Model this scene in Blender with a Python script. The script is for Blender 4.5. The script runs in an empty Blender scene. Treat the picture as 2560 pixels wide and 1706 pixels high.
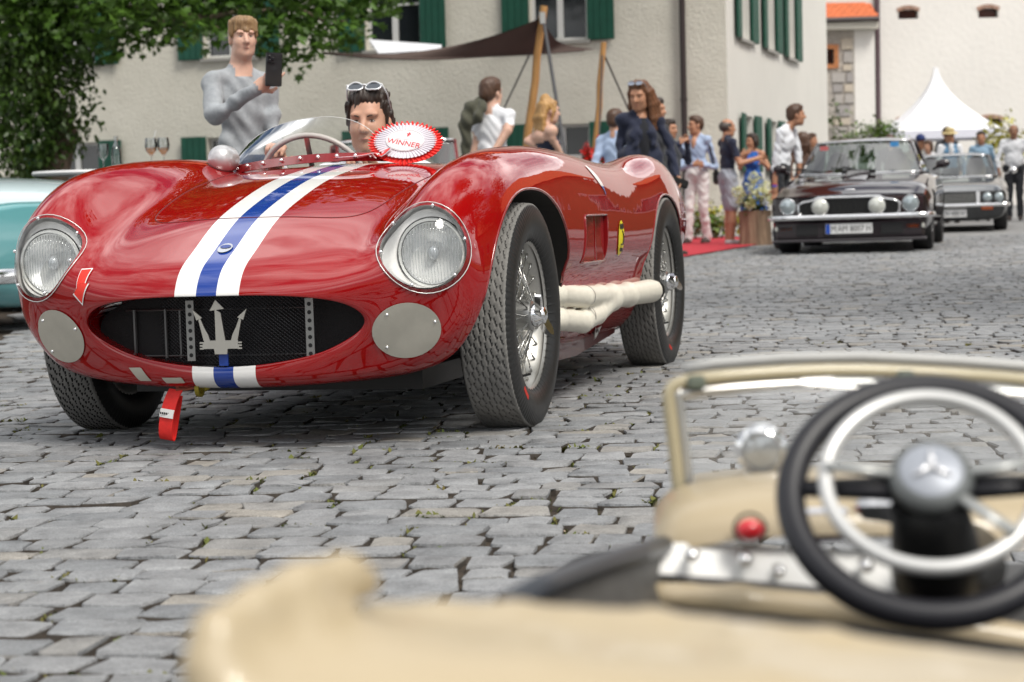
import bpy, bmesh, math, random
import numpy as np
from mathutils import Vector, Matrix, Euler
from mathutils.bvhtree import BVHTree
R = math.radians
SC = bpy.context.scene
COL = SC.collection

# ------------------------------------------------------------------ camera
FPX, CAMH, PITCH, ROLL = 5121.0, 0.64, 0.0623, 0.0316
cam_d = bpy.data.cameras.new('camera'); cam = bpy.data.objects.new('camera', cam_d); COL.objects.link(cam)
cp, sp = math.cos(PITCH), math.sin(PITCH)
rt, up0, fw = Vector((1, 0, 0)), Vector((0, sp, cp)), Vector((0, cp, -sp))
rc = rt * math.cos(ROLL) - up0 * math.sin(ROLL)
uc = rt * math.sin(ROLL) + up0 * math.cos(ROLL)
cam.matrix_world = Matrix(((rc.x, uc.x, -fw.x, 0), (rc.y, uc.y, -fw.y, 0), (rc.z, uc.z, -fw.z, CAMH), (0, 0, 0, 1)))
cam_d.sensor_width = 36; cam_d.lens = FPX / 2560 * 36
cam_d.clip_start = 0.05; cam_d.clip_end = 600
cam_d.dof.use_dof = True; cam_d.dof.focus_distance = 5.75
cam_d.dof.aperture_fstop = cam_d.lens / 11.5
SC.camera = cam

# ------------------------------------------------------------------ sky, sun, exposure
SUN_EL, SUN_AZ = R(54), R(142)
w = bpy.data.worlds.new('World'); SC.world = w; w.use_nodes = True
nt = w.node_tree; nt.nodes.clear()
out = nt.nodes.new('ShaderNodeOutputWorld'); bg = nt.nodes.new('ShaderNodeBackground')
sky = nt.nodes.new('ShaderNodeTexSky'); sky.sky_type = 'NISHITA'; sky.sun_disc = False
sky.sun_elevation = SUN_EL; sky.sun_rotation = SUN_AZ; sky.air_density = 1.0; sky.dust_density = 2.5
tc = nt.nodes.new('ShaderNodeTexCoord')
mp = nt.nodes.new('ShaderNodeMapping'); mp.inputs['Scale'].default_value = (1, 1, 2.2); mp.inputs['Location'].default_value = (3.7, 1.2, 0.5)
nz = nt.nodes.new('ShaderNodeTexNoise'); nz.inputs['Scale'].default_value = 2.6; nz.inputs['Detail'].default_value = 5; nz.inputs['Roughness'].default_value = .58
rp = nt.nodes.new('ShaderNodeValToRGB'); rp.color_ramp.elements[0].position = .36; rp.color_ramp.elements[1].position = .56
nz2 = nt.nodes.new('ShaderNodeTexNoise'); nz2.inputs['Scale'].default_value = 2.4; nz2.inputs['Detail'].default_value = 3
rp2 = nt.nodes.new('ShaderNodeValToRGB'); rp2.color_ramp.elements[0].position = .34; rp2.color_ramp.elements[1].position = .68
rp2.color_ramp.elements[0].color = (6.0, 6.3, 7.0, 1); rp2.color_ramp.elements[1].color = (36.0, 35.7, 34.8, 1)
mx = nt.nodes.new('ShaderNodeMix'); mx.data_type = 'RGBA'
L = nt.links.new
L(tc.outputs['Generated'], mp.inputs['Vector']); L(mp.outputs['Vector'], nz.inputs['Vector']); L(mp.outputs['Vector'], nz2.inputs['Vector'])
L(nz.outputs['Fac'], rp.inputs['Fac']); L(nz2.outputs['Fac'], rp2.inputs['Fac'])
L(rp.outputs['Color'], mx.inputs['Factor']); L(sky.outputs['Color'], mx.inputs['A']); L(rp2.outputs['Color'], mx.inputs['B'])
L(mx.outputs['Result'], bg.inputs['Color']); bg.inputs['Strength'].default_value = .056; L(bg.outputs['Background'], out.inputs['Surface'])
sun_d = bpy.data.lights.new('sun', 'SUN'); sun_d.energy = 2.6; sun_d.angle = R(20); sun_d.color = (1, .955, .88)
sun = bpy.data.objects.new('sun', sun_d); COL.objects.link(sun)
# light comes from azimuth SUN_AZ measured from +Y clockwise seen from above
sdir = Vector((math.sin(SUN_AZ) * math.cos(SUN_EL), math.cos(SUN_AZ) * math.cos(SUN_EL), math.sin(SUN_EL)))
sun.rotation_euler = sdir.to_track_quat('Z', 'Y').to_euler(); sun.location = (0, 0, 40)
SC.view_settings.view_transform = 'Standard'; SC.view_settings.look = 'None'
SC.view_settings.exposure = 0.34; SC.view_settings.gamma = 1.0; SC.view_settings.use_curve_mapping = False
SC.render.engine = 'CYCLES'; SC.cycles.use_denoising = True
SC.cycles.max_bounces = 8; SC.cycles.transparent_max_bounces = 12; SC.cycles.caustics_reflective = False; SC.cycles.caustics_refractive = False

# ------------------------------------------------------------------ helpers
def gz(y):
    """road surface height: level near the camera, rising very gently further off"""
    return .011 * 6 * math.log1p(math.exp((y - 19) / 6.0)) if y < 120 else .011 * (y - 19)
def gzn(y):
    return .011 * 6 * np.log1p(np.exp((np.minimum(y, 150) - 19) / 6.0))
def px(u, v, d):
    """point that shows at photo pixel (u, v), d metres in front of the camera"""
    U, V = (u - 1280) / FPX, -(v - 853) / FPX
    p = rc * U + uc * V + fw
    return Vector((0, 0, CAMH)) + p * (d / p.y)

MATS = {}
def mat(name, col, rough=.5, metal=0.0, coat=0.0, spec=.5, trans=0.0, ior=1.45, vary=0.0, vscale=8.0, col2=None, bump=0.0, bscale=60.0, bdist=.01,
        sheen=0.0, sss=0.0, island=0.0, alpha=1.0, stretch=None, rvary=0.0):
    if name in MATS: return MATS[name]
    m = bpy.data.materials.new(name); m.use_nodes = True; n = m.node_tree.nodes; l = m.node_tree.links.new
    b = n['Principled BSDF']
    b.inputs['Base Color'].default_value = (*col, 1); b.inputs['Roughness'].default_value = rough; b.inputs['Metallic'].default_value = metal
    b.inputs['Coat Weight'].default_value = coat; b.inputs['Coat Roughness'].default_value = .02; b.inputs['Specular IOR Level'].default_value = spec
    b.inputs['Transmission Weight'].default_value = trans; b.inputs['IOR'].default_value = ior; b.inputs['Alpha'].default_value = alpha
    if sheen: b.inputs['Sheen Weight'].default_value = sheen
    if sss:
        b.inputs['Subsurface Weight'].default_value = sss; b.inputs['Subsurface Radius'].default_value = (.02, .008, .004); b.inputs['Subsurface Scale'].default_value = .5
    need = vary or col2 or bump or rvary
    if need:
        t = n.new('ShaderNodeTexCoord'); src = t.outputs['Object']
        if stretch:
            q = n.new('ShaderNodeMapping'); q.inputs['Scale'].default_value = stretch; l(src, q.inputs['Vector']); src = q.outputs['Vector']
    if vary or col2 or island:
        c2 = col2 or tuple(min(1, c * (1 - vary)) for c in col); c1 = col if col2 else tuple(min(1, c * (1 + vary)) for c in col)
        mxx = n.new('ShaderNodeMix'); mxx.data_type = 'RGBA'; mxx.inputs['A'].default_value = (*c1, 1); mxx.inputs['B'].default_value = (*c2, 1)
        if need:
            z = n.new('ShaderNodeTexNoise'); z.inputs['Scale'].default_value = vscale; z.inputs['Detail'].default_value = 6; z.inputs['Roughness'].default_value = .65
            l(src, z.inputs['Vector'])
            rr = n.new('ShaderNodeValToRGB'); rr.color_ramp.elements[0].position = .32; rr.color_ramp.elements[1].position = .68
            l(z.outputs['Fac'], rr.inputs['Fac']); l(rr.outputs['Color'], mxx.inputs['Factor'])
        last = mxx.outputs['Result']
        if island:
            g = n.new('ShaderNodeNewGeometry'); oi = n.new('ShaderNodeObjectInfo'); ad = n.new('ShaderNodeMath'); ad.operation = 'ADD'
            fr = n.new('ShaderNodeMath'); fr.operation = 'FRACT'
            l(g.outputs['Random Per Island'], ad.inputs[0]); l(oi.outputs['Random'], ad.inputs[1]); l(ad.outputs[0], fr.inputs[0])
            mr = n.new('ShaderNodeMapRange'); mr.inputs['To Min'].default_value = 1 - island; mr.inputs['To Max'].default_value = 1 + island
            l(fr.outputs[0], mr.inputs['Value'])
            hs = n.new('ShaderNodeHueSaturation'); l(mr.outputs['Result'], hs.inputs['Value']); l(last, hs.inputs['Color']); last = hs.outputs['Color']
        l(last, b.inputs['Base Color'])
    if rvary:
        z3 = n.new('ShaderNodeTexNoise'); z3.inputs['Scale'].default_value = vscale * 2.3; z3.inputs['Detail'].default_value = 5; l(src, z3.inputs['Vector'])
        m3 = n.new('ShaderNodeMapRange'); m3.inputs['To Min'].default_value = max(0, rough - rvary); m3.inputs['To Max'].default_value = min(1, rough + rvary)
        l(z3.outputs['Fac'], m3.inputs['Value']); l(m3.outputs['Result'], b.inputs['Roughness'])
    if bump:
        z2 = n.new('ShaderNodeTexNoise'); z2.inputs['Scale'].default_value = bscale; z2.inputs['Detail'].default_value = 5; l(src, z2.inputs['Vector'])
        bp = n.new('ShaderNodeBump'); bp.inputs['Strength'].default_value = bump; bp.inputs['Distance'].default_value = bdist
        l(z2.outputs['Fac'], bp.inputs['Height']); l(bp.outputs['Normal'], b.inputs['Normal'])
    MATS[name] = m
    return m

def emptyo(name, loc=(0, 0, 0), rz=0, parent=None):
    o = bpy.data.objects.new(name, None); COL.objects.link(o); o.location = loc; o.rotation_euler = (0, 0, rz); o.empty_display_size = .1
    if parent: o.parent = parent
    return o
def tag(o, label=None, cat=None, group=None, kind=None):
    if label: o['label'] = label
    if cat: o['category'] = cat
    if group: o['group'] = group
    if kind: o['kind'] = kind
    return o
def thing(name, label, cat, loc=(0, 0, 0), rz=0, group=None):
    return tag(emptyo(name, loc, rz), label, cat, group)
def copy_tree(o, parent=None):
    c = o.copy(); COL.objects.link(c)
    c.parent = parent
    for ch in o.children: copy_tree(ch, c)
    return c

def frame(d, upv=(0, 0, 1)):
    d = Vector(d).normalized(); u = Vector(upv)
    if abs(d.dot(u)) > .98: u = Vector((1, 0, 0))
    a = d.cross(u).normalized(); b = a.cross(d).normalized()
    return a, b, d

class MB:
    def __init__(s): s.V = []; s.F = []; s.M = []; s.m = 0
    def add(s, vs, fs, mi=None):
        o = len(s.V); s.V += [tuple(v) for v in vs]; s.F += [tuple(i + o for i in f) for f in fs]; s.M += [s.m if mi is None else mi] * len(fs); return s
    def box(s, c, size, rot=None, bev=0.0):
        x, y, z = (q / 2 for q in size)
        if bev > 0:
            pts = []; q = min(bev, x * .9, y * .9, z * .9)
            for sz, ins in ((-z, q), (-z + q, 0), (z - q, 0), (z, q)):
                X, Y = x - ins, y - ins; k = q
                ring = [(X - k, Y), (-X + k, Y), (-X, Y - k), (-X, -Y + k), (-X + k, -Y), (X - k, -Y), (X, -Y + k), (X, Y - k)]
                pts += [(a, b, sz) for a, b in ring]
            fs = [tuple(range(7, -1, -1)), tuple(range(24, 32))]
            for r in range(3):
                for i in range(8): j = (i + 1) % 8; fs.append((r * 8 + i, r * 8 + j, r * 8 + 8 + j, r * 8 + 8 + i))
        else:
            pts = [(-x, -y, -z), (x, -y, -z), (x, y, -z), (-x, y, -z), (-x, -y, z), (x, -y, z), (x, y, z), (-x, y, z)]
            fs = [(0, 3, 2, 1), (4, 5, 6, 7), (0, 1, 5, 4), (1, 2, 6, 5), (2, 3, 7, 6), (3, 0, 4, 7)]
        M = rot if rot is not None else Matrix.Identity(3)
        if isinstance(M, Euler): M = M.to_matrix()
        c = Vector(c)
        return s.add([c + M @ Vector(p) for p in pts], fs)
    def tube(s, path, r, n=8, closed=False, cap=True, flat=None, upv=(0, 0, 1)):
        P = [Vector(p) for p in path]; k = len(P); rs = r if hasattr(r, '__len__') else [r] * k
        vs = []; fs = []; prev = None
        for i in range(k):
            if closed: d = P[(i + 1) % k] - P[i - 1]
            else: d = P[min(i + 1, k - 1)] - P[max(i - 1, 0)]
            if d.length < 1e-9: d = Vector((0, 0, 1))
            d.normalize()
            if prev is None: a, b, _ = frame(d, upv)
            else:
                a = prev - d * prev.dot(d)
                a = a.normalized() if a.length > 1e-6 else frame(d, upv)[0]
                b = a.cross(d).normalized()
            prev = a
            fa, fb = flat or (1, 1)
            for j in range(n):
                t = 2 * math.pi * j / n; vs.append(P[i] + (a * math.cos(t) * fa + b * math.sin(t) * fb) * rs[i])
        for i in range(k if closed else k - 1):
            for j in range(n):
                i2 = (i + 1) % k; j2 = (j + 1) % n; fs.append((i * n + j, i * n + j2, i2 * n + j2, i2 * n + j))
        if cap and not closed: fs += [tuple(range(n - 1, -1, -1)), tuple((k - 1) * n + j for j in range(n))]
        return s.add(vs, fs)
    def lathe(s, prof, o=(0, 0, 0), d=(0, 0, 1), n=24, upv=(0, 0, 1), closed=False, arc=None):
        """prof: list of (radius, along)"""
        a, b, dd = frame(d, upv); o = Vector(o); vs = []; fs = []; k = len(prof)
        for (r, h) in prof:
            for j in range(n):
                t = 2 * math.pi * j / n; vs.append(o + dd * h + (a * math.cos(t) + b * math.sin(t)) * r)
        for i in range(k if closed else k - 1):
            for j in range(n):
                j2 = (j + 1) % n; i2 = (i + 1) % k; fs.append((i * n + j, i2 * n + j, i2 * n + j2, i * n + j2))
        return s.add(vs, fs)
    def ell(s, c, rad, n=12, m=8, rot=None):
        M = rot if rot is not None else Matrix.Identity(3); c = Vector(c); vs = []; fs = []
        for i in range(m + 1):
            p = math.pi * i / m
            for j in range(n):
                t = 2 * math.pi * j / n
                vs.append(c + M @ Vector((rad[0] * math.sin(p) * math.cos(t), rad[1] * math.sin(p) * math.sin(t), rad[2] * math.cos(p))))
        for i in range(m):
            for j in range(n): j2 = (j + 1) % n; fs.append((i * n + j, i * n + n + j, i * n + n + j2, i * n + j2))
        return s.add(vs, fs)
    def prism(s, poly, o, a, b, d0, d1):
        """polygon (u, v) in the plane o + u a + v b, from d0 to d1 along a x b"""
        o, a, b = Vector(o), Vector(a), Vector(b); c = a.cross(b).normalized(); k = len(poly)
        vs = [o + a * u + b * v + c * d0 for u, v in poly] + [o + a * u + b * v + c * d1 for u, v in poly]
        fs = [tuple(range(k - 1, -1, -1)), tuple(range(k, 2 * k))] + [(i, (i + 1) % k, k + (i + 1) % k, k + i) for i in range(k)]
        return s.add(vs, fs)
    def grid(s, P, wu=False, wv=False):
        P = np.asarray(P); a, b = P.shape[:2]; vs = P.reshape(-1, 3); fs = []
        for i in range(a if wu else a - 1):
            for j in range(b if wv else b - 1):
                i2 = (i + 1) % a; j2 = (j + 1) % b; fs.append((i * b + j, i2 * b + j, i2 * b + j2, i * b + j2))
        return s.add(vs.tolist(), fs)
    def build(s, name, mats, parent=None, smooth=35, kind=None):
        me = bpy.data.meshes.new(name); me.from_pydata(s.V, [], s.F); ms = mats if isinstance(mats, (list, tuple)) else [mats]
        for m in ms: me.materials.append(m)
        if len(ms) > 1: me.polygons.foreach_set('material_index', s.M)
        finish(me, smooth)
        o = bpy.data.objects.new(name, me); COL.objects.link(o)
        if parent: o.parent = parent
        if kind: o['kind'] = kind
        return o
def finish(me, smooth=35):
    me.validate(); me.update()
    if smooth:
        me.polygons.foreach_set('use_smooth', [True] * len(me.polygons))
        if smooth < 180: me.set_sharp_from_angle(angle=R(smooth))
def rawmesh(name, V, F, mats, parent=None, smooth=35, mi=None, kind=None):
    """numpy quads or triangles"""
    V = np.asarray(V, np.float32); F = np.asarray(F, np.int32); k = F.shape[1]
    me = bpy.data.meshes.new(name); me.vertices.add(len(V)); me.vertices.foreach_set('co', V.ravel())
    me.loops.add(F.size); me.loops.foreach_set('vertex_index', F.ravel())
    me.polygons.add(len(F)); me.polygons.foreach_set('loop_start', np.arange(0, F.size, k, dtype=np.int32)); me.polygons.foreach_set('loop_total', np.full(len(F), k, np.int32))
    for m in (mats if isinstance(mats, (list, tuple)) else [mats]): me.materials.append(m)
    if mi is not None: me.polygons.foreach_set('material_index', np.asarray(mi, np.int32))
    me.update(calc_edges=True); finish(me, smooth)
    o = bpy.data.objects.new(name, me); COL.objects.link(o)
    if parent: o.parent = parent
    if kind: o['kind'] = kind
    return o
def text_mesh(name, txt, size, M, material, parent=None, depth=.002, align='CENTER', sx=1.0):
    """flat lettering as a mesh; M places it (text in its xy plane)"""
    c = bpy.data.curves.new(name, 'FONT'); c.body = txt; c.size = size; c.extrude = depth; c.align_x = align; c.align_y = 'CENTER'; c.resolution_u = 3
    o = bpy.data.objects.new(name, c); COL.objects.link(o)
    dg = bpy.context.evaluated_depsgraph_get(); me = bpy.data.meshes.new_from_object(o.evaluated_get(dg))
    bpy.data.objects.remove(o); bpy.data.curves.remove(c)
    me.transform(M @ Matrix.Diagonal((sx, 1, 1, 1))); me.materials.clear(); me.materials.append(material); me.name = name
    n = bpy.data.objects.new(name, me); COL.objects.link(n)
    if parent: n.parent = parent
    return n
def basis(o, a, b):
    """4x4 with x along a, y along b"""
    a = Vector(a).normalized(); b = Vector(b); b = (b - a * b.dot(a)).normalized(); c = a.cross(b); o = Vector(o)
    return Matrix(((a.x, b.x, c.x, o.x), (a.y, b.y, c.y, o.y), (a.z, b.z, c.z, o.z), (0, 0, 0, 1)))

# cubic B-spline interpolation
def _solve_open(P):
    n = len(P); A = np.zeros((n, n)); A[0, 0] = A[-1, -1] = 1
    for i in range(1, n - 1): A[i, i - 1:i + 2] = (1 / 6, 4 / 6, 1 / 6)
    return np.linalg.solve(A, P.reshape(n, -1)).reshape(P.shape)
def _solve_closed(P):
    n = len(P); A = np.zeros((n, n))
    for i in range(n): A[i, i] = 4 / 6; A[i, i - 1] = A[i, (i + 1) % n] = 1 / 6
    return np.linalg.solve(A, P.reshape(n, -1)).reshape(P.shape)
def _eval(C, closed, sub):
    n = len(C); C = np.concatenate([C[-1:], C, C[:2]]) if closed else np.concatenate([2 * C[:1] - C[1:2], C, 2 * C[-1:] - C[-2:-1]])
    out = []
    for i in range(n if closed else n - 1):
        for k in range(sub):
            t = k / sub
            out.append(((1 - t) ** 3 * C[i] + (3 * t ** 3 - 6 * t * t + 4) * C[i + 1] + (-3 * t ** 3 + 3 * t * t + 3 * t + 1) * C[i + 2] + t ** 3 * C[i + 3]) / 6)
    if not closed: out.append((C[-3] + 4 * C[-2] + C[-1]) / 6)
    return np.array(out)
def spline(pts, sub=8, closed=False):
    P = np.array(pts, float); return _eval((_solve_closed if closed else _solve_open)(P), closed, sub)
def half_to_ring(H):
    """half section j = 0 (top centre) .. n (bottom centre) -> closed ring mirrored in y"""
    H = np.asarray(H, float); m = H[1:-1][::-1].copy(); m[:, 1] *= -1
    return np.concatenate([H, m])
def loft(rings, si=8, sj=6, soft=0.0):
    """rings: list of half sections (equal length); C2 surface, closed in j"""
    P = np.array([half_to_ring(r) for r in rings])
    C = _solve_open(P); C = C * (1 - soft) + P * soft
    C = np.swapaxes(C, 0, 1); C2 = _solve_closed(C); C = C2 * (1 - soft) + C * soft
    S = np.swapaxes(C, 0, 1)
    S = _eval(S, False, si); S = np.swapaxes(_eval(np.swapaxes(S, 0, 1), True, sj), 0, 1)
    return S

# ------------------------------------------------------------------ implicit surfaces (surface nets)
class SDF:
    """smooth union of tagged primitives, turned into one continuous mesh"""
    def __init__(s, k=.03): s.P = []; s.k = k
    def cone(s, a, b, ra, rb, t=0, k=None, fl=None):
        """round cone a-b; fl=(axis vector, factor) squeezes it along an axis"""
        s.P.append(('c', Vector(a), Vector(b), ra, rb, t, s.k if k is None else k, fl)); return s
    def ell(s, c, r, t=0, k=None, rot=None):
        s.P.append(('e', Vector(c), Vector(r), rot, None, t, s.k if k is None else k, None)); return s
    def cut(s, c, r, k=.01, rot=None):
        s.P.append(('x', Vector(c), Vector(r), rot, None, -1, k, None)); return s
    def chain(s, pts, rs, t=0, k=None, fl=None):
        for i in range(len(pts) - 1): s.cone(pts[i], pts[i + 1], rs[i], rs[i + 1], t, k, fl)
        return s
    @staticmethod
    def dist(p, X, Y, Z):
        ty = p[0]
        if ty == 'c':
            a, b, ra, rb, fl = p[1], p[2], p[3], p[4], p[7]
            if fl is not None:
                ax, fc = Vector(fl[0]).normalized(), fl[1]
                def sq(x, y, z):
                    d = (x * ax.x + y * ax.y + z * ax.z) * (1 / fc - 1); return x + d * ax.x, y + d * ax.y, z + d * ax.z
                x, y, z = sq(X - a.x, Y - a.y, Z - a.z); bb = Vector(sq(*(b - a)))
            else: x, y, z = X - a.x, Y - a.y, Z - a.z; bb = b - a
            L2 = max(bb.length_squared, 1e-9); h = np.clip((x * bb.x + y * bb.y + z * bb.z) / L2, 0, 1)
            d = np.sqrt((x - bb.x * h) ** 2 + (y - bb.y * h) ** 2 + (z - bb.z * h) ** 2) - (ra + (rb - ra) * h)
            return d * (fl[1] ** .5 if fl is not None and fl[1] < 1 else 1)
        c, r, rot = p[1], p[2], p[3]; x, y, z = X - c.x, Y - c.y, Z - c.z
        if rot is not None:
            m = rot.transposed(); x, y, z = (m[i][0] * x + m[i][1] * y + m[i][2] * z for i in range(3))
        k0 = np.sqrt((x / r.x) ** 2 + (y / r.y) ** 2 + (z / r.z) ** 2); k1 = np.sqrt((x / r.x ** 2) ** 2 + (y / r.y ** 2) ** 2 + (z / r.z ** 2) ** 2)
        return k0 * (k0 - 1) / np.maximum(k1, 1e-6)
    def bounds(s):
        lo = np.full(3, 1e9); hi = -lo
        for p in s.P:
            if p[0] == 'c': b = [(p[1], p[3]), (p[2], p[4])]
            elif p[0] == 'e': b = [(p[1], max(p[2]))]
            else: continue
            for c, r in b: lo = np.minimum(lo, np.array(c) - r); hi = np.maximum(hi, np.array(c) + r)
        return lo, hi
    def mesh(s, h, disp=None):
        lo, hi = s.bounds(); lo -= 3 * h; hi += 3 * h; n = np.ceil((hi - lo) / h).astype(int) + 1
        ax = [lo[i] + h * np.arange(n[i]) for i in range(3)]
        f = np.full(n, 1.0, np.float32); best = np.full(n, 9.0, np.float32); tg = np.zeros(n, np.int16)
        for p in s.P:
            m = p[6] * 1.2 + 3 * h
            if p[0] == 'c':
                rr = max(p[3], p[4]); b0 = np.minimum(np.array(p[1]), np.array(p[2])) - rr - m; b1 = np.maximum(np.array(p[1]), np.array(p[2])) + rr + m
            else: rr = max(p[2]); b0 = np.array(p[1]) - rr - m; b1 = np.array(p[1]) + rr + m
            i0 = np.clip(np.floor((b0 - lo) / h).astype(int), 0, n); i1 = np.clip(np.ceil((b1 - lo) / h).astype(int) + 1, 0, n)
            if (i1 <= i0).any(): continue
            sl = tuple(slice(a, b) for a, b in zip(i0, i1))
            X, Y, Z = np.meshgrid(*(ax[i][sl[i]] for i in range(3)), indexing='ij', sparse=True)
            d = s.dist(p, X, Y, Z).astype(np.float32); k = max(p[6], 1e-5); g = f[sl]
            if p[0] == 'x':
                d = -d; hh = np.clip(.5 - .5 * (g - d) / k, 0, 1); f[sl] = g + (d - g) * hh + k * hh * (1 - hh)
            else:
                hh = np.clip(.5 + .5 * (g - d) / k, 0, 1); f[sl] = g + (d - g) * hh - k * hh * (1 - hh)
                bb = best[sl]; w_ = d < bb; bb[w_] = d[w_]; tg[sl][w_] = p[5]
        if disp is not None:
            X, Y, Z = np.meshgrid(*ax, indexing='ij', sparse=True); f += disp(X, Y, Z, tg).astype(np.float32)
        return nets(f, lo, h, tg)
def nets(f, lo, h, tg):
    ins = f < 0; n = np.array(f.shape); c = n - 1
    cnt = np.zeros(c, np.int8); acc = np.zeros((*c, 3), np.float32); ne = np.zeros(c, np.float32)
    for dx in (0, 1):
        for dy in (0, 1):
            for dz in (0, 1): cnt += ins[dx:dx + c[0], dy:dy + c[1], dz:dz + c[2]]
    act = (cnt > 0) & (cnt < 8)
    I = np.argwhere(act); vid = np.full(c, -1, np.int32); vid[act] = np.arange(len(I))
    P = np.zeros((len(I), 3)); N = np.zeros(len(I))
    for a in range(3):
        e = np.eye(3, dtype=int)[a]; o1, o2 = [np.eye(3, dtype=int)[q] for q in range(3) if q != a]
        for s1 in (0, 1):
            for s2 in (0, 1):
                A = I + o1 * s1 + o2 * s2; B = A + e; fa = f[tuple(A.T)]; fb = f[tuple(B.T)]; m = (fa < 0) != (fb < 0)
                t = np.where(m, fa / np.where(m, fa - fb, 1), 0); q = (o1 * s1 + o2 * s2)[None] + e[None] * t[:, None]
                P[m] += q[m]; N[m] += 1
    V = lo + (I + P / N[:, None]) * h
    quads = []
    for a in range(3):
        e = [np.eye(3, dtype=int)[(a + q) % 3] for q in range(3)]
        sl0 = [slice(1, n[q] - 1) for q in range(3)]; sl0[a] = slice(0, n[a] - 1); sl1 = list(sl0); sl1[a] = slice(1, n[a])
        A, B = ins[tuple(sl0)], ins[tuple(sl1)]
        off = np.array([1, 1, 1]); off[a] = 0
        for flip, msk in ((False, A & ~B), (True, ~A & B)):
            Q = np.argwhere(msk) + off
            if not len(Q): continue
            u, v = e[1], e[2]
            q4 = np.stack([vid[tuple((Q - u - v).T)], vid[tuple((Q - v).T)], vid[tuple(Q.T)], vid[tuple((Q - u).T)]], 1)
            quads.append(q4[:, ::-1] if flip else q4)
    F = np.concatenate(quads); F = F[(F >= 0).all(1)]
    T = tg[tuple(I[F].mean(1).round().astype(int).T)]
    return V, F, T
# ------------------------------------------------------------------ materials shared by the cars
CHROME = mat('chrome', (.86, .86, .87), .08, 1.0)
ALU = mat('aluminium', (.62, .61, .58), .34, 1.0, rvary=.1, vscale=14)
BRUSH = mat('brushed_plate', (.60, .575, .50), .42, .85, vary=.08, vscale=9, rvary=.1)
BLACK = mat('black_rubber', (.012, .012, .013), .55)
BLACKM = mat('black_metal', (.012, .012, .012), .4, .2)
GLASS = mat('clear_glass', (1, 1, 1), .0, trans=1.0, ior=1.45)
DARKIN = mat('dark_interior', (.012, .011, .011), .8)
WHITEP = mat('white_paint', (.90, .89, .87), .3, coat=.4)
LEATHER = mat('red_leather', (.16, .02, .015), .55, bump=.2, bscale=120)
def thin_glass(name, tint=(1, 1, 1), refl=.10, rough=.0, ior=1.5, milky=0.0):
    """clear sheet: mostly see-through with a Fresnel reflection"""
    if name in MATS: return MATS[name]
    m = bpy.data.materials.new(name); m.use_nodes = True; n = m.node_tree.nodes; l = m.node_tree.links.new; n.clear()
    o = n.new('ShaderNodeOutputMaterial'); t = n.new('ShaderNodeBsdfTransparent'); t.inputs['Color'].default_value = (*tint, 1)
    g = n.new('ShaderNodeBsdfGlossy'); g.inputs['Roughness'].default_value = rough
    f = n.new('ShaderNodeFresnel'); f.inputs['IOR'].default_value = ior
    ad = n.new('ShaderNodeMath'); ad.operation = 'ADD'; ad.use_clamp = True; ad.inputs[1].default_value = refl
    x = n.new('ShaderNodeMixShader'); l(f.outputs[0], ad.inputs[0]); l(ad.outputs[0], x.inputs[0]); l(t.outputs[0], x.inputs[1]); l(g.outputs[0], x.inputs[2]); last = x.outputs[0]
    if milky:
        df = n.new('ShaderNodeBsdfDiffuse'); df.inputs['Color'].default_value = (.8, .8, .8, 1); x2 = n.new('ShaderNodeMixShader'); x2.inputs[0].default_value = milky; l(last, x2.inputs[1]); l(df.outputs[0], x2.inputs[2]); last = x2.outputs[0]
    l(last, o.inputs['Surface'])
    MATS[name] = m; return m
PERSPEX = thin_glass('perspex', (.97, .98, .97), .008, 0, 1.085)
COVERG = thin_glass('headlight_cover_glass', (.99, .995, .995), .02, 0, 1.2)
SCREENG = thin_glass('windscreen_glass', (.62, .70, .68), .10)

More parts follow.
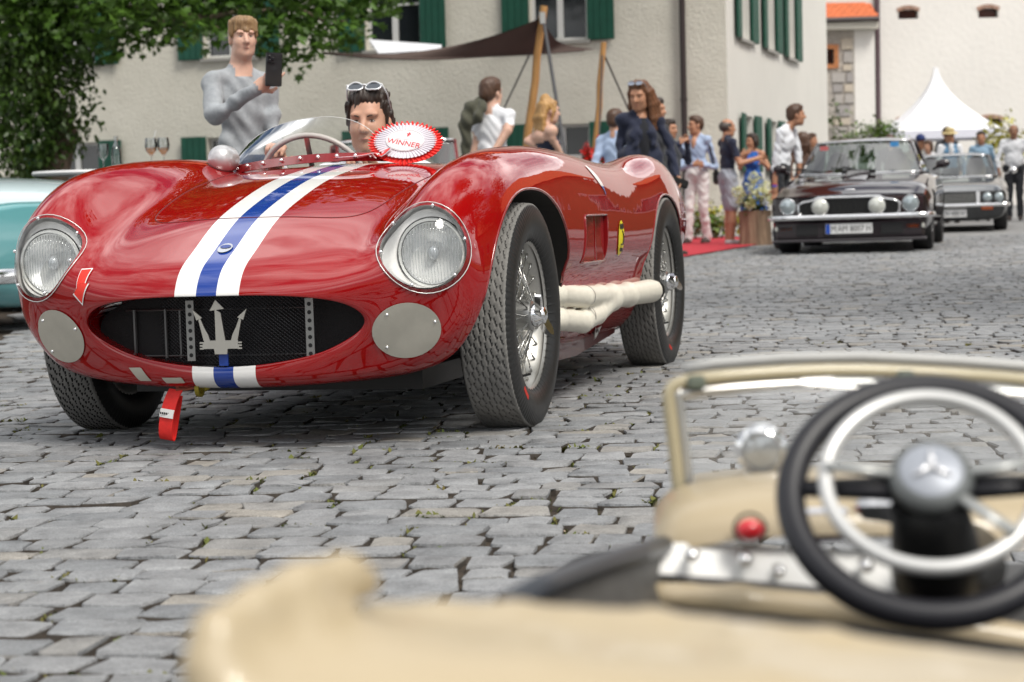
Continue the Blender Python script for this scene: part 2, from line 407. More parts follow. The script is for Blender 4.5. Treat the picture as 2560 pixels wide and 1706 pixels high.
def paint(name, col, stripe=False, dark=None, flake=0.0):
    """glossy car paint; the racing stripe is flat paint on the bonnet, laid out in the car's own coordinates"""
    if name in MATS: return MATS[name]
    m = bpy.data.materials.new(name); m.use_nodes = True; n = m.node_tree.nodes; l = m.node_tree.links.new; b = n['Principled BSDF']
    b.inputs['Base Color'].default_value = (*col, 1); b.inputs['Specular IOR Level'].default_value = 0.0; b.inputs['Roughness'].default_value = .28; b.inputs['Coat Weight'].default_value = 1.0
    b.inputs['Coat Roughness'].default_value = .012; b.inputs['Coat IOR'].default_value = 1.68; b.inputs['Metallic'].default_value = flake
    t = n.new('ShaderNodeTexCoord'); z = n.new('ShaderNodeTexNoise'); z.inputs['Scale'].default_value = 3; z.inputs['Detail'].default_value = 8
    l(t.outputs['Object'], z.inputs['Vector'])
    mr = n.new('ShaderNodeMapRange'); mr.inputs['To Min'].default_value = .006; mr.inputs['To Max'].default_value = .035; l(z.outputs['Fac'], mr.inputs['Value']); l(mr.outputs['Result'], b.inputs['Coat Roughness'])
    zb = n.new('ShaderNodeTexNoise'); zb.inputs['Scale'].default_value = 7; zb.inputs['Detail'].default_value = 2; l(t.outputs['Object'], zb.inputs['Vector'])
    bp = n.new('ShaderNodeBump'); bp.inputs['Strength'].default_value = .06; bp.inputs['Distance'].default_value = .01; l(zb.outputs['Fac'], bp.inputs['Height'])
    l(bp.outputs['Normal'], b.inputs['Coat Normal'])
    if stripe:
        s = n.new('ShaderNodeSeparateXYZ'); l(t.outputs['Object'], s.inputs[0])
        a = n.new('ShaderNodeMath'); a.operation = 'ABSOLUTE'; l(s.outputs['Y'], a.inputs[0])
        lt = n.new('ShaderNodeMath'); lt.operation = 'LESS_THAN'; lt.inputs[1].default_value = .094; l(a.outputs[0], lt.inputs[0])
        l2 = n.new('ShaderNodeMath'); l2.operation = 'LESS_THAN'; l2.inputs[1].default_value = .0295; l(a.outputs[0], l2.inputs[0])
        gx = n.new('ShaderNodeMath'); gx.operation = 'GREATER_THAN'; gx.inputs[1].default_value = -.47; l(s.outputs['X'], gx.inputs[0])
        mu = n.new('ShaderNodeMath'); mu.operation = 'MULTIPLY'; l(lt.outputs[0], mu.inputs[0]); l(gx.outputs[0], mu.inputs[1])
        m1 = n.new('ShaderNodeMix'); m1.data_type = 'RGBA'; m1.inputs['A'].default_value = (.80, .79, .77, 1); m1.inputs['B'].default_value = (.012, .045, .27, 1); l(l2.outputs[0], m1.inputs['Factor'])
        m2 = n.new('ShaderNodeMix'); m2.data_type = 'RGBA'; m2.inputs['A'].default_value = (*col, 1); l(mu.outputs[0], m2.inputs['Factor']); l(m1.outputs['Result'], m2.inputs['B'])
        l(m2.outputs['Result'], b.inputs['Base Color'])
    MATS[name] = m; return m
REDP = paint('red_car_paint', (.29, .003, .004), stripe=True)
REDP2 = mat('red_trim_paint', (.22, .005, .007), .25, coat=1.0)

def boolean(obj, cutters):
    """cut the openings one by one; a cut that comes out broken is retried with the cutter moved a hair, then left out"""
    for c in cutters:
        n0 = len(obj.data.polygons); z0 = max(obj.bound_box[i][0] for i in range(8)) - min(obj.bound_box[i][0] for i in range(8)); done = False
        for solver, off in (('EXACT', 0), ('EXACT', .0007), ('EXACT', -.0011), ('FAST', .0004), ('FAST', -.0009)):
            c.location = (off, off * .7, off * .5)
            md = obj.modifiers.new('b', 'BOOLEAN'); md.operation = 'DIFFERENCE'; md.solver = solver; md.object = c
            if solver == 'EXACT': md.material_mode = 'TRANSFER'
            dg = bpy.context.evaluated_depsgraph_get(); dg.update(); me = bpy.data.meshes.new_from_object(obj.evaluated_get(dg)); obj.modifiers.clear()
            xs = [v.co.x for v in me.vertices]
            if len(me.polygons) > .6 * n0 and xs and max(xs) - min(xs) > .93 * z0:
                old = obj.data; nm = old.name; obj.data = me; bpy.data.meshes.remove(old); me.name = nm; done = True; break
            bpy.data.meshes.remove(me)
        if not done: print('boolean left out one cut on', obj.name)
        bpy.data.objects.remove(c); bpy.context.view_layer.update()
    me = obj.data; me.polygons.foreach_set('use_smooth', [True] * len(me.polygons)); me.set_sharp_from_angle(angle=R(38))

# ------------------------------------------------------------------ the red racing car
CAR_YAW = .2569
red = thing('racing_car', 'dark red open racing car with white and blue bonnet stripes and trident grille emblem', 'car',
            (-.6339, 6.2734, 0), math.atan2(-math.cos(CAR_YAW), -math.sin(CAR_YAW)))
def sec(x, pts): return [(x, y, z) for y, z in pts]
rim = [(.752, 0, .443), (.748, .10, .443), (.735, .20, .440), (.712, .29, .432), (.683, .36, .417), (.657, .402, .393), (.641, .417, .365), (.632, .400, .335), (.630, .350, .303), (.634, .275, .272), (.642, .18, .252), (.648, .09, .241), (.651, 0, .238)]
def inner(k, back): return [(x - back, y * k, .345 + (z - .345) * k) for x, y, z in rim]
rings = [inner(1.02, .24), inner(1.02, .11), inner(1.0, .035), inner(.985, .008), rim,
 [(.742, 0, .468), (.738, .105, .468), (.724, .21, .467), (.702, .31, .463), (.678, .388, .45), (.654, .436, .42), (.633, .462, .375), (.621, .447, .325), (.621, .392, .28), (.628, .305, .245), (.640, .20, .222), (.648, .10, .210), (.65, 0, .206)],
 [(.700, 0, .516), (.695, .12, .516), (.682, .24, .513), (.662, .34, .507), (.650, .43, .505), (.638, .51, .487), (.606, .566, .428), (.577, .574, .36), (.567, .547, .29), (.580, .46, .235), (.598, .34, .202), (.61, .18, .185), (.61, 0, .18)],
 [(.600, 0, .567), (.597, .14, .566), (.590, .27, .560), (.583, .365, .555), (.585, .44, .568), (.602, .545, .612), (.588, .642, .575), (.536, .680, .47), (.505, .675, .37), (.505, .622, .285), (.515, .52, .217), (.54, .30, .185), (.55, 0, .175)],
 [(.45, 0, .640), (.448, .145, .637), (.445, .28, .624), (.445, .375, .613), (.450, .45, .640), (.458, .552, .730), (.440, .662, .695), (.40, .716, .58), (.385, .722, .47), (.39, .695, .365), (.40, .60, .25), (.43, .38, .185), (.45, 0, .172)],
 sec(.25, [(0, .702), (.14, .699), (.28, .686), (.38, .676), (.455, .705), (.560, .798), (.672, .762), (.724, .66), (.732, .55), (.706, .445), (.64, .33), (.50, .20), (0, .17)]),
 sec(0, [(0, .761), (.14, .757), (.28, .745), (.38, .738), (.46, .765), (.562, .832), (.670, .797), (.724, .70), (.735, .575), (.714, .46), (.66, .35), (.52, .19), (0, .165)]),
 sec(-.25, [(0, .797), (.14, .793), (.28, .783), (.385, .776), (.465, .797), (.566, .848), (.670, .812), (.720, .715), (.734, .59), (.716, .475), (.67, .385), (.54, .19), (0, .16)]),
 sec(-.5, [(0, .820), (.15, .817), (.30, .808), (.405, .802), (.485, .818), (.575, .855), (.670, .820), (.717, .73), (.733, .605), (.721, .49), (.690, .408), (.57, .19), (0, .155)]),
 sec(-.85, [(0, .815), (.15, .813), (.30, .808), (.42, .808), (.50, .823), (.575, .850), (.664, .815), (.713, .73), (.732, .61), (.723, .49), (.694, .404), (.58, .18), (0, .15)]),
 sec(-1.2, [(0, .805), (.15, .805), (.30, .803), (.42, .803), (.50, .815), (.575, .834), (.660, .800), (.710, .722), (.729, .605), (.721, .49), (.690, .398), (.58, .17), (0, .148)]),
 sec(-1.6, [(0, .80), (.15, .80), (.30, .80), (.42, .797), (.50, .803), (.575, .818), (.655, .788), (.703, .71), (.724, .60), (.716, .485), (.684, .392), (.57, .165), (0, .146)]),
 sec(-1.95, [(0, .80), (.14, .80), (.29, .79), (.41, .785), (.49, .800), (.57, .830), (.654, .795), (.702, .71), (.721, .60), (.712, .485), (.680, .387), (.56, .165), (0, .148)]),
 sec(-2.3, [(0, .80), (.14, .795), (.28, .78), (.40, .775), (.48, .812), (.57, .862), (.657, .818), (.704, .72), (.72, .60), (.708, .485), (.672, .385), (.55, .18), (0, .16)]),
 sec(-2.65, [(0, .79), (.14, .785), (.28, .77), (.39, .768), (.47, .805), (.56, .862), (.648, .82), (.695, .715), (.71, .60), (.695, .485), (.655, .385), (.53, .21), (0, .19)]),
 sec(-3.0, [(0, .775), (.14, .768), (.28, .75), (.38, .748), (.46, .775), (.54, .815), (.615, .775), (.662, .69), (.676, .59), (.66, .49), (.62, .395), (.50, .27), (0, .25)]),
 [(-3.27, 0, .69), (-3.27, .13, .69), (-3.26, .26, .69), (-3.25, .35, .70), (-3.24, .42, .71), (-3.23, .49, .72), (-3.22, .555, .69), (-3.22, .59, .63), (-3.22, .60, .56), (-3.23, .58, .48), (-3.24, .53, .41), (-3.26, .42, .35), (-3.27, 0, .33)],
 [(-3.40, 0, .58), (-3.40, .08, .58), (-3.39, .16, .58), (-3.385, .22, .58), (-3.38, .27, .58), (-3.37, .31, .575), (-3.37, .34, .565), (-3.37, .36, .545), (-3.37, .36, .52), (-3.375, .34, .49), (-3.38, .29, .465), (-3.39, .18, .45), (-3.40, 0, .45)],
]
S = loft(rings, 7, 6, soft=.12)
ni, nj = S.shape[:2]
mb = MB(); mb.grid(S, wv=True); mb.add(S[0], [tuple(range(nj))], 0); mb.add(S[-1], [tuple(range(nj - 1, -1, -1))], 0)
# weld caps
V = np.array(mb.V); F = []
o0, o1 = ni * nj, ni * nj + nj
for f_ in mb.F: F.append(tuple((i if i < o0 else (i - o0 if i < o1 else (ni - 1) * nj + i - o1)) for i in f_))
me = bpy.data.meshes.new('body'); me.from_pydata(V[:o0].tolist(), [], F)
bm = bmesh.new(); bm.from_mesh(me); bmesh.ops.recalc_face_normals(bm, faces=bm.faces); bm.to_mesh(me); bm.free()
me.materials.append(REDP); me.polygons.foreach_set('use_smooth', [True] * len(me.polygons))
body = bpy.data.objects.new('body', me); COL.objects.link(body)
BODY_BVH = BVHTree.FromPolygons([tuple(v) for v in V[:o0]], F)
def onbody(p, d):
    """first body point met from p travelling along -d (starting well outside)"""
    d = Vector(d).normalized(); h = BODY_BVH.ray_cast(Vector(p) + d * .6, -d)
    return h
def patch(c, d, poly_r, nr=8, lift=.002, upv=(0, 0, 1), n=40):
    """disc of points on the body: poly_r(theta) -> (u, v) outline, around c seen along d"""
    a, b, dd = frame(d, upv); a = -a; c = Vector(c); G = []
    for i in range(nr + 1):
        row = []
        for j in range(n):
            u, v = poly_r(2 * math.pi * j / n); s_ = max(i / nr, .001); p = c + a * u * s_ + b * v * s_; h = onbody(p, dd)
            q, nn = (h[0], h[1]) if h[0] is not None else (p, dd)
            if nn.dot(dd) < 0: nn = -nn
            row.append(q + nn * lift)
        G.append(row)
    return np.array(G)
def cutter_prism(poly, c, d, d0, d1, material, upv=(0, 0, 1)):
    a, b, dd = frame(d, upv); a = -a; c = Vector(c); k = len(poly)
    vs = [c + a * u + b * v + dd * d0 for u, v in poly] + [c + a * u + b * v + dd * d1 for u, v in poly]
    m = bpy.data.meshes.new('cutter'); m.from_pydata(vs, [], [tuple(range(k - 1, -1, -1)), tuple(range(k, 2 * k))] + [(i, (i + 1) % k, k + (i + 1) % k, k + i) for i in range(k)])
    bm = bmesh.new(); bm.from_mesh(m); bmesh.ops.recalc_face_normals(bm, faces=bm.faces); bm.to_mesh(m); bm.free()
    m.materials.append(material); o = bpy.data.objects.new('cutter', m); COL.objects.link(o); return o
def ellipse(a, b, n=40, rot=0, pw=2.0):
    o = []
    for i in range(n):
        t = 2 * math.pi * i / n; c, s = math.cos(t), math.sin(t)
        u = a * math.copysign(abs(c) ** (2 / pw), c); v = b * math.copysign(abs(s) ** (2 / pw), s)
        o.append((u * math.cos(rot) - v * math.sin(rot), u * math.sin(rot) + v * math.cos(rot)))
    return o
HL_D = {1: Vector((.92, .12, .38)), -1: Vector((.92, -.12, .38))}
def hl_c(s): return Vector((.570, .564 * s, .553))
HL_A, HL_B = .117, .117
cut = []
for s in (1, -1):
    cut.append(cutter_prism(ellipse(.50, .405, 48, pw=2.35), (-.035, s * .40, .305), (0, s, 0), 0, .6, DARKIN))
    cut.append(cutter_prism(ellipse(.43, .375, 48, pw=2.2), (-2.33, s * .40, .32), (0, s, 0), 0, .6, DARKIN))
    cut.append(cutter_prism([(q[0], q[1]) for q in ellipse(HL_A, HL_B, 40, rot=-.25 * s)], hl_c(s), HL_D[s], -.085, .3, WHITEP))
    cut.append(cutter_prism([(-.175 * s, -.079), (.175 * s, -.079), (.175 * s, .079), (-.175 * s, .079)], (-.885, s * .70, .548), (0, s, 0), -.005, .2, REDP2))
cut.append(cutter_prism(ellipse(.52, .47, 48, pw=4), (-1.25, 0, .27), (0, 0, 1), 0, .9, DARKIN, upv=(0, 1, 0)))
boolean(body, cut); body.parent = red

# rolled edges of the wheel openings
def arch_lip(cx, cz, ra, rb, pw, t0, t1, s, name):
    pts = []
    for i in range(41):
        t = t0 + (t1 - t0) * i / 40; c, sn = math.cos(t), math.sin(t)
        x = cx + (ra + .001) * math.copysign(abs(c) ** (2 / pw), c); z = cz + (rb + .001) * math.copysign(abs(sn) ** (2 / pw), sn)
        h = onbody((x, s * .7, z), (0, s, 0))
        if h[0] is not None: pts.append(Vector((x, h[0].y - s * .002, z)))
    return MB().tube(pts, .005, 6).build(name, REDP2, red, 180)
for s in (1, -1):
    arch_lip(-.035, .305, .50, .405, 2.35, R(10), R(168), s, 'arch_lip'); arch_lip(-2.33, .32, .43, .375, 2.2, R(8), R(172), s, 'arch_lip')

# headlights: bucket, black seat, lens, clear cover with screws
for s in (1, -1):
    hl = emptyo('headlight', parent=red); c = Vector((.520, .574 * s, .538)); d = Vector((1, .02 * s, -.02)).normalized()
    MB().lathe([(.101, -.050), (.101, -.008), (.098, .0), (.094, .0), (.094, -.05)], c, d, 40).build('black_seat', BLACKM, hl)
    MB().lathe([(.100, -.003), (.110, -.007), (.119, -.016)], c, d, 40).build('white_dish', WHITEP, hl, 180)
    MB().lathe([(.0, -.055), (.035, -.05), (.065, -.03), (.086, .003)], c, d, 32).build('reflector', mat('reflector', (.92, .92, .92), .38, .75), hl, 180)
    m_ = MB(); m_.lathe([(.094, -.004), (.097, .004), (.094, .010), (.088, .010), (.087, .002)], c, d, 40); m_.build('lens_ring', mat('lens_ring', (.75, .76, .74), .2, .6), hl)
    lens = MB()
    G = []
    for i in range(11):
        r_ = .0885 * i / 10; G.append([(r_, .008 + .013 * (1 - (i / 10) ** 2))])
    lens.lathe([g[0] for g in G], c, d, 40)
    lm = thin_glass('lens_glass', (.97, .98, .98), .04, 0, 1.25)
    lens.build('lens', lm, hl, 180)
    # moulded flutes of the lens
    fl = MB(); a_, b_, dd_ = frame(d)
    for q in range(-9, 10):
        u = q * .0088; hv = math.sqrt(max(0, .083 ** 2 - u * u)); pts = []
        for e in range(7):
            v = -hv * .98 + 2 * hv * .98 * e / 6; rr = (u * u + v * v) / .0885 ** 2
            pts.append(c + a_ * u + b_ * v + dd_ * (.006 + .013 * (1 - rr)))
        fl.tube(pts, .0013, 5)
    fl.build('lens_flutes', thin_glass('flute_glass', (.90, .92, .92), .10, .05), hl, 180)
    MB().ell(c + dd_ * -.012, (.016, .016, .020), 10, 8).build('bulb', mat('bulb', (.7, .72, .75), .15, .3), hl, 180)
    G = patch(hl_c(s), HL_D[s], lambda t: ellipse(HL_A + .008, HL_B + .008, 40, rot=-.25 * s)[int(round(t / (2 * math.pi) * 40)) % 40], 8, .0035)
    MB().grid(G, wv=True).build('glass_cover', COVERG, hl, 180)
    MB().tube([tuple(p) for p in G[-1]], .0013, 6, closed=True).build('cover_rim', mat('cover_rim', (.75, .75, .73), .25, .3), hl, 180)
    m_ = MB(); E_ = patch(hl_c(s), HL_D[s], lambda t: ellipse(HL_A - .006, HL_B - .006, 40, rot=-.25 * s)[int(round(t / (2 * math.pi) * 40)) % 40], 2, .006)
    for q in (3, 10, 17, 23, 30, 37): MB().ell(E_[-1][q], (.0055, .0055, .0055), 8, 6).build('cover_screw', CHROME, hl, 180)
    # white surround between the lamp and the clear cover
    O_ = patch(hl_c(s), HL_D[s], lambda t: ellipse(HL_A + .001, HL_B + .001, 40, rot=-.25 * s)[int(round(t / (2 * math.pi) * 40)) % 40], 1, -.016)[-1]; fa_, fb_, fd_ = frame(d); I_ = []
    for j in range(40): t = 2 * math.pi * j / 40 - .25 * s; I_.append(c + (-fa_ * math.cos(t) + fb_ * math.sin(t)) * .1005 + fd_ * .002)
    I_ = np.array(I_); MB().grid(np.array([O_, O_ * .6 + I_ * .4 + np.array(fd_) * -.004, I_]), wv=True).build('white_surround', WHITEP, hl, 180)
    # round blanking plate below
    dp = Vector((.90, .42 * s, -.12)); G = patch((.60, .519 * s, .331), dp, lambda t: (.094 * math.cos(t), .079 * math.sin(t)), 6, .004)
    pl = MB().grid(G, wv=True).build('duct_cover', BRUSH, red, 180)
    m_ = MB()
    for t in (.35, 2.3, 4.0): h = onbody(Vector((.60, .519 * s, .331)) + frame(dp)[0] * -.082 * math.cos(t) + frame(dp)[1] * .062 * math.sin(t), dp); MB().ell(h[0] + dp.normalized() * .005, (.005, .005, .005), 8, 6).build('rivet', CHROME, pl, 180)

# grille: dark mesh, wires, perforated straps, trident
gm = MB(); xg = .585
gm.prism([(y, z) for y, z in ellipse(.412, .108, 40, pw=2.4)], (xg - .035, 0, .345), (0, 1, 0), (0, 0, 1), 0, .004)
gr = gm.build('radiator', mat('radiator_black', (.008, .008, .009), .7, bump=.6, bscale=220, bdist=.004), red)
gw = MB(); random.seed(4)
WIRE = mat('mesh_wire', (.075, .075, .08), .45, .6)
def in_mouth(y, z): return (abs(y) / .375) ** 2.4 + (abs(z - .342) / .098) ** 2.4 < 1
for sgn in (1, -1):
    for q in range(-44, 45):
        seg = []
        for e in range(41):
            z = .245 + .195 * e / 40; y = q * .0125 + sgn * (z - .342) * 1.2
            if in_mouth(y, z): seg.append((xg + .004 * sgn * .3 - .10 * (y / .4) ** 2, y, z))
        if len(seg) > 2: gw.tube([seg[0], seg[len(seg) // 2], seg[-1]], .0011, 3)
gw.build('grille_mesh', WIRE, red, 0)
GREY = mat('grey_strap', (.30, .30, .29), .4, .7)
for yy in (-.112, .242):
    st = MB(); hN = 7; z0, z1 = .256, .425
    st.box((xg + .022, yy, (z0 + z1) / 2), (.003, .024, z1 - z0)); so = st.build('grille_strap', GREY, red)
    st = MB()
    for q in range(hN): st.lathe([(0, .0025), (.006, .0022)], (xg + .022, yy, z0 + .016 + q * (z1 - z0 - .032) / (hN - 1)), (1, 0, 0), 10)
    st.build('hole', BLACK, so)
fr = MB()
for z in (.268, .398): fr.tube([(xg - .03, -.33, z), (xg - .005, 0, z), (xg - .03, .24, z)], .0028, 6)
for yy in (-.30, -.205, -.16): fr.tube([(xg - .02, yy, .262), (xg - .02, yy, .40)], .005, 6)
fr.build('radiator_frame', mat('dim_steel', (.13, .13, .13), .4, .8), red)
TX = .668
def tri(pts): return [(y, z) for y, z in pts]
TM = mat('trident_steel', (.52, .50, .45), .38, .9, rvary=.1, vscale=20)
t_ = MB()
def plate(poly): t_.prism(poly, (TX, 0, 0), (0, 1, 0), (0, 0, 1), -.0025, .0025)
cy = .003
plate(tri([(cy - .052, .293), (cy + .053, .293), (cy + .054, .302), (cy + .050, .308), (cy + .052, .316), (cy - .048, .316), (cy - .051, .308), (cy - .056, .302)]))
plate(tri([(cy - .018, .278), (cy + .018, .278), (cy + .020, .293), (cy - .020, .293)]))
plate(tri([(cy - .014, .316), (cy + .014, .316), (cy + .003, .392), (cy - .012, .404), (cy - .014, .398)][:3] + [(cy - .014, .402)]))
plate(tri([(cy - .029, .398), (cy + .014, .403), (cy - .011, .428)]))
for s in (-1, 1):
    o_ = 0
    plate(tri([(cy + s * .050, .316), (cy + s * .031, .316), (cy + s * .036, .332), (cy + s * .047, .352), (cy + s * .058, .378), (cy + s * .063, .372)][::s]))
    plate(tri([(cy + s * .052, .379), (cy + s * .069, .372), (cy + s * .080, .402)][::s]))
trd = t_.build('trident_emblem', TM, red, 0)
tb = MB()
for q in range(6): MB().box((TX, cy - .056 + .112 * (q % 2), .294 + .008 * (q // 2)), (.0048, .012, .0045)).build('emblem_tooth', TM, trd, 0)
MB().box((.652, cy, .262), (.006, .026, .034)).build('emblem_bracket', mat('stripe_blue', (.012, .05, .30), .4), trd)

# bonnet badge, seams, arrow sticker, side stickers
def decal(name, c, d, outline, material, lift=.0022, parent=red, n=40, nr=3, upv=(0, 0, 1)):
    G = patch(c, d, outline, nr, lift, upv, n); return MB().grid(G, wv=True).build(name, material, parent, 180)
def polyf(pts, n):
    """closed polygon resampled by angle index"""
    P = [Vector((*p, 0)) for p in pts]; L_ = [(P[(i + 1) % len(P)] - P[i]).length for i in range(len(P))]; T = sum(L_)
    def f(t):
        q = (t / (2 * math.pi) % 1) * T
        for i, l_ in enumerate(L_):
            if q <= l_ + 1e-9: v = P[i].lerp(P[(i + 1) % len(P)], q / l_); return v.x, v.y
            q -= l_
        return P[0].x, P[0].y
    return f
bd = decal('bonnet_badge', (.605, 0, .57), (.5, 0, .86), lambda t: (.021 * math.cos(t), .027 * math.sin(t)), mat('badge_silver', (.55, .57, .62), .25, .8), .004, upv=(1, 0, 0))
decal('badge_blue', (.598, 0, .57), (.5, 0, .86), lambda t: (.016 * math.cos(t), .010 * math.sin(t)), mat('badge_dark', (.03, .06, .25), .3), .0055, parent=bd, upv=(1, 0, 0))
ar = [(-.013, .042), (.017, .046), (.014, -.004), (.026, -.002), (.002, -.046), (-.026, -.022), (-.014, -.018)]
ab = decal('tow_arrow', (.66, -.408, .478), (.80, -.15, .55), polyf([(a * 1.18, b * 1.10) for a, b in ar], 60), WHITEP, .003, n=60)
decal('tow_arrow_red', (.66, -.408, .478), (.80, -.15, .55), polyf(ar, 60), mat('signal_red', (.75, .03, .015), .4), .0042, n=60, parent=ab)
SEAM = mat('panel_gap', (.10, .004, .005), .5)
sp_ = [(-.50, .40), (-.25, .385), (0, .37), (.20, .355), (.33, .33), (.395, .27), (.415, .16), (.42, 0)]
sp_ = sp_ + [(x, -y) for x, y in sp_[-2::-1]]
sc = spline([(x, y, 0) for x, y in sp_], 6)
pts = []
for x, y, _ in sc:
    h = onbody((x, y, .7), (0, 0, 1))
    if h[0] is not None: pts.append(h[0] + Vector((0, 0, .0002)))
MB().tube(pts, .0017, 5).build('bonnet_seam', SEAM, red, 180)
ys = decal('oval_sticker', (-1.305, .72, .540), (0, 1, 0), lambda t: (.052 * math.cos(t), .062 * math.sin(t)), mat('sticker_yellow', (.80, .68, .01), .4), .003)
m_ = MB(); YK = mat('sticker_black', (.02, .02, .02), .5)
for k_ in range(5): m_.box((-1.335 + k_ * .014, .7315, .580), (.009, .0015, .016 + .006 * (k_ % 2)))
for k_ in range(3): m_.box((-1.32 + k_ * .016, .7285, .497), (.010, .0015, .013))
arc = [(-1.305 + .030 * math.cos(t), .732, .540 + .026 * math.sin(t)) for t in np.linspace(1.9, 5.2, 12)]; m_.tube(arc, .0025, 5)
m_.build('sticker_print', YK, ys)
sst = [(-.98, .80), (-1.03, .765), (-1.085, .72), (-1.105, .69)]
G = []; 
for i, (x, z) in enumerate(spline([(x, 0, z) for x, z in sst], 6)[:, [0, 2]]):
    wd = .026 * math.sin(min(1, (i + 1.2) / 16) * math.pi) + .006; row = []
    for e in (-1, 0, 1):
        h = onbody((x + e * wd, .70, z), (0, 1, .25)); row.append(h[0] + h[1] * (.0025 if h[1].y > 0 else -.0025))
    G.append(row)
s1 = MB().grid(np.array(G)[:13]).build('side_flash', WHITEP, red, 180); MB().grid(np.array(G)[12:]).build('side_flash_tip', mat('flash_blue', (.05, .12, .35), .4), s1, 180)
# lower lip silver patches
decal('tape_patch', (.63, -.262, .222), (.75, -.15, -.4), polyf([(-.03, .02), (.01, .02), (.035, -.02), (-.005, -.02)], 24), BRUSH, .003, n=24)
decal('tape_patch', (.64, -.155, .206), (.75, -.1, -.5), polyf([(-.035, .008), (.03, .008), (.035, -.01), (-.025, -.01)], 24), BRUSH, .003, n=24)
# side vent slats and frame
for s in (1, -1):
    ve = MB(); ve.box((-.90, s * .708, .548), (.006, .03, .150)); ve.box((-.80, s * .708, .548), (.17, .004, .15), Euler((0, 0, s * -.14))); ve.box((-.97, s * .705, .548), (.17, .004, .15), Euler((0, 0, s * -.14)))
    vp = ve.build('side_vent', REDP2, red)
    fp = []
    for q in range(32):
        t = q / 8; e = int(t); f_ = t - e; cs = [(-1.063, .625), (-.707, .625), (-.707, .469), (-1.063, .469), (-1.063, .625)]
        x = cs[e][0] + (cs[e + 1][0] - cs[e][0]) * f_; z = cs[e][1] + (cs[e + 1][1] - cs[e][1]) * f_; h = onbody((x, s * .7, z), (0, s, 0)); fp.append(h[0] + Vector((0, s * .001, 0)))
    MB().tube(fp, .0035, 5, closed=True).build('vent_frame', REDP2, vp, 180)

# ---- wheels
def tyre_mesh(Rr, wdt, name, parent):
    n = 640; hw = wdt / 2
    prof = [(.222, -hw * .72), (.232, -hw * .86), (.262, -hw * 1.0), (.292, -hw * 1.0), (Rr - .018, -hw * .90), (Rr - .008, -hw * .84)]
    tread = [(Rr - .004 * (abs(v) ** 2.2), v * hw * .80) for v in np.linspace(-1, 1, 41)]
    side = prof + tread + [(r_, -y) for r_, y in prof[::-1]]
    P = np.array(side); k = len(P); th = np.arange(n) * 2 * math.pi / n
    Rg = np.repeat(P[:, 0][:, None], n, 1); Yg = np.repeat(P[:, 1][:, None], n, 1)
    v = Yg / (hw * .80); ph = th[None, :] * 58 / (2 * math.pi)
    tri_ = 2 * np.abs(2 * (ph % 1) - 1) - 1
    g = np.zeros_like(Rg)
    for q in range(8):
        c = -0.84 + q * 1.68 / 7; t2 = 2 * np.abs(2 * ((ph + .5 * (q % 2)) % 1) - 1) - 1
        gate = (((ph + .5 * (q % 2) + .12) % 1) < .80)
        g = np.maximum(g, np.where(gate, np.clip(1.5 - np.abs(v - c - .048 * t2) / .020, 0, 1), 0))
    g[np.abs(v) > 1.001] = 0
    # shoulder ribs
    sh = (np.abs(Yg) > hw * .83) & (np.abs(Yg) < hw * .93) & (Rg > Rr - .03)
    rib = np.where(sh & ((th[None, :] * 110 / (2 * math.pi)) % 1 < .35), .004, 0)
    Rg = Rg - .0065 * g - rib
    X = Rg * np.cos(th); Z = Rg * np.sin(th); Vv = np.stack([X, Yg, Z], -1).reshape(-1, 3)
    i, j = np.meshgrid(np.arange(k - 1), np.arange(n), indexing='ij'); j2 = (j + 1) % n
    F = np.stack([i * n + j, i * n + j2, (i + 1) * n + j2, (i + 1) * n + j], -1).reshape(-1, 4)
    mi = np.where((i >= 5) & (i <= 46), 1, 0); gg = (g[:-1] > .45) & (i >= 5) & (i <= 46); mi = np.where(gg, 2, mi).reshape(-1)
    return rawmesh(name, Vv, F, [mat('tyre_sidewall', (.014, .014, .014), .42, rvary=.1, vscale=6), mat('tyre_tread', (.185, .18, .17), .85, vary=.18, vscale=18), mat('tyre_groove', (.02, .02, .02), .9)], parent, 60, mi)
RIM = mat('wheel_silver', (.50, .49, .46), .36, .85, rvary=.08, vscale=10)
SPOKE = mat('spoke_steel', (.60, .60, .58), .25, .95)
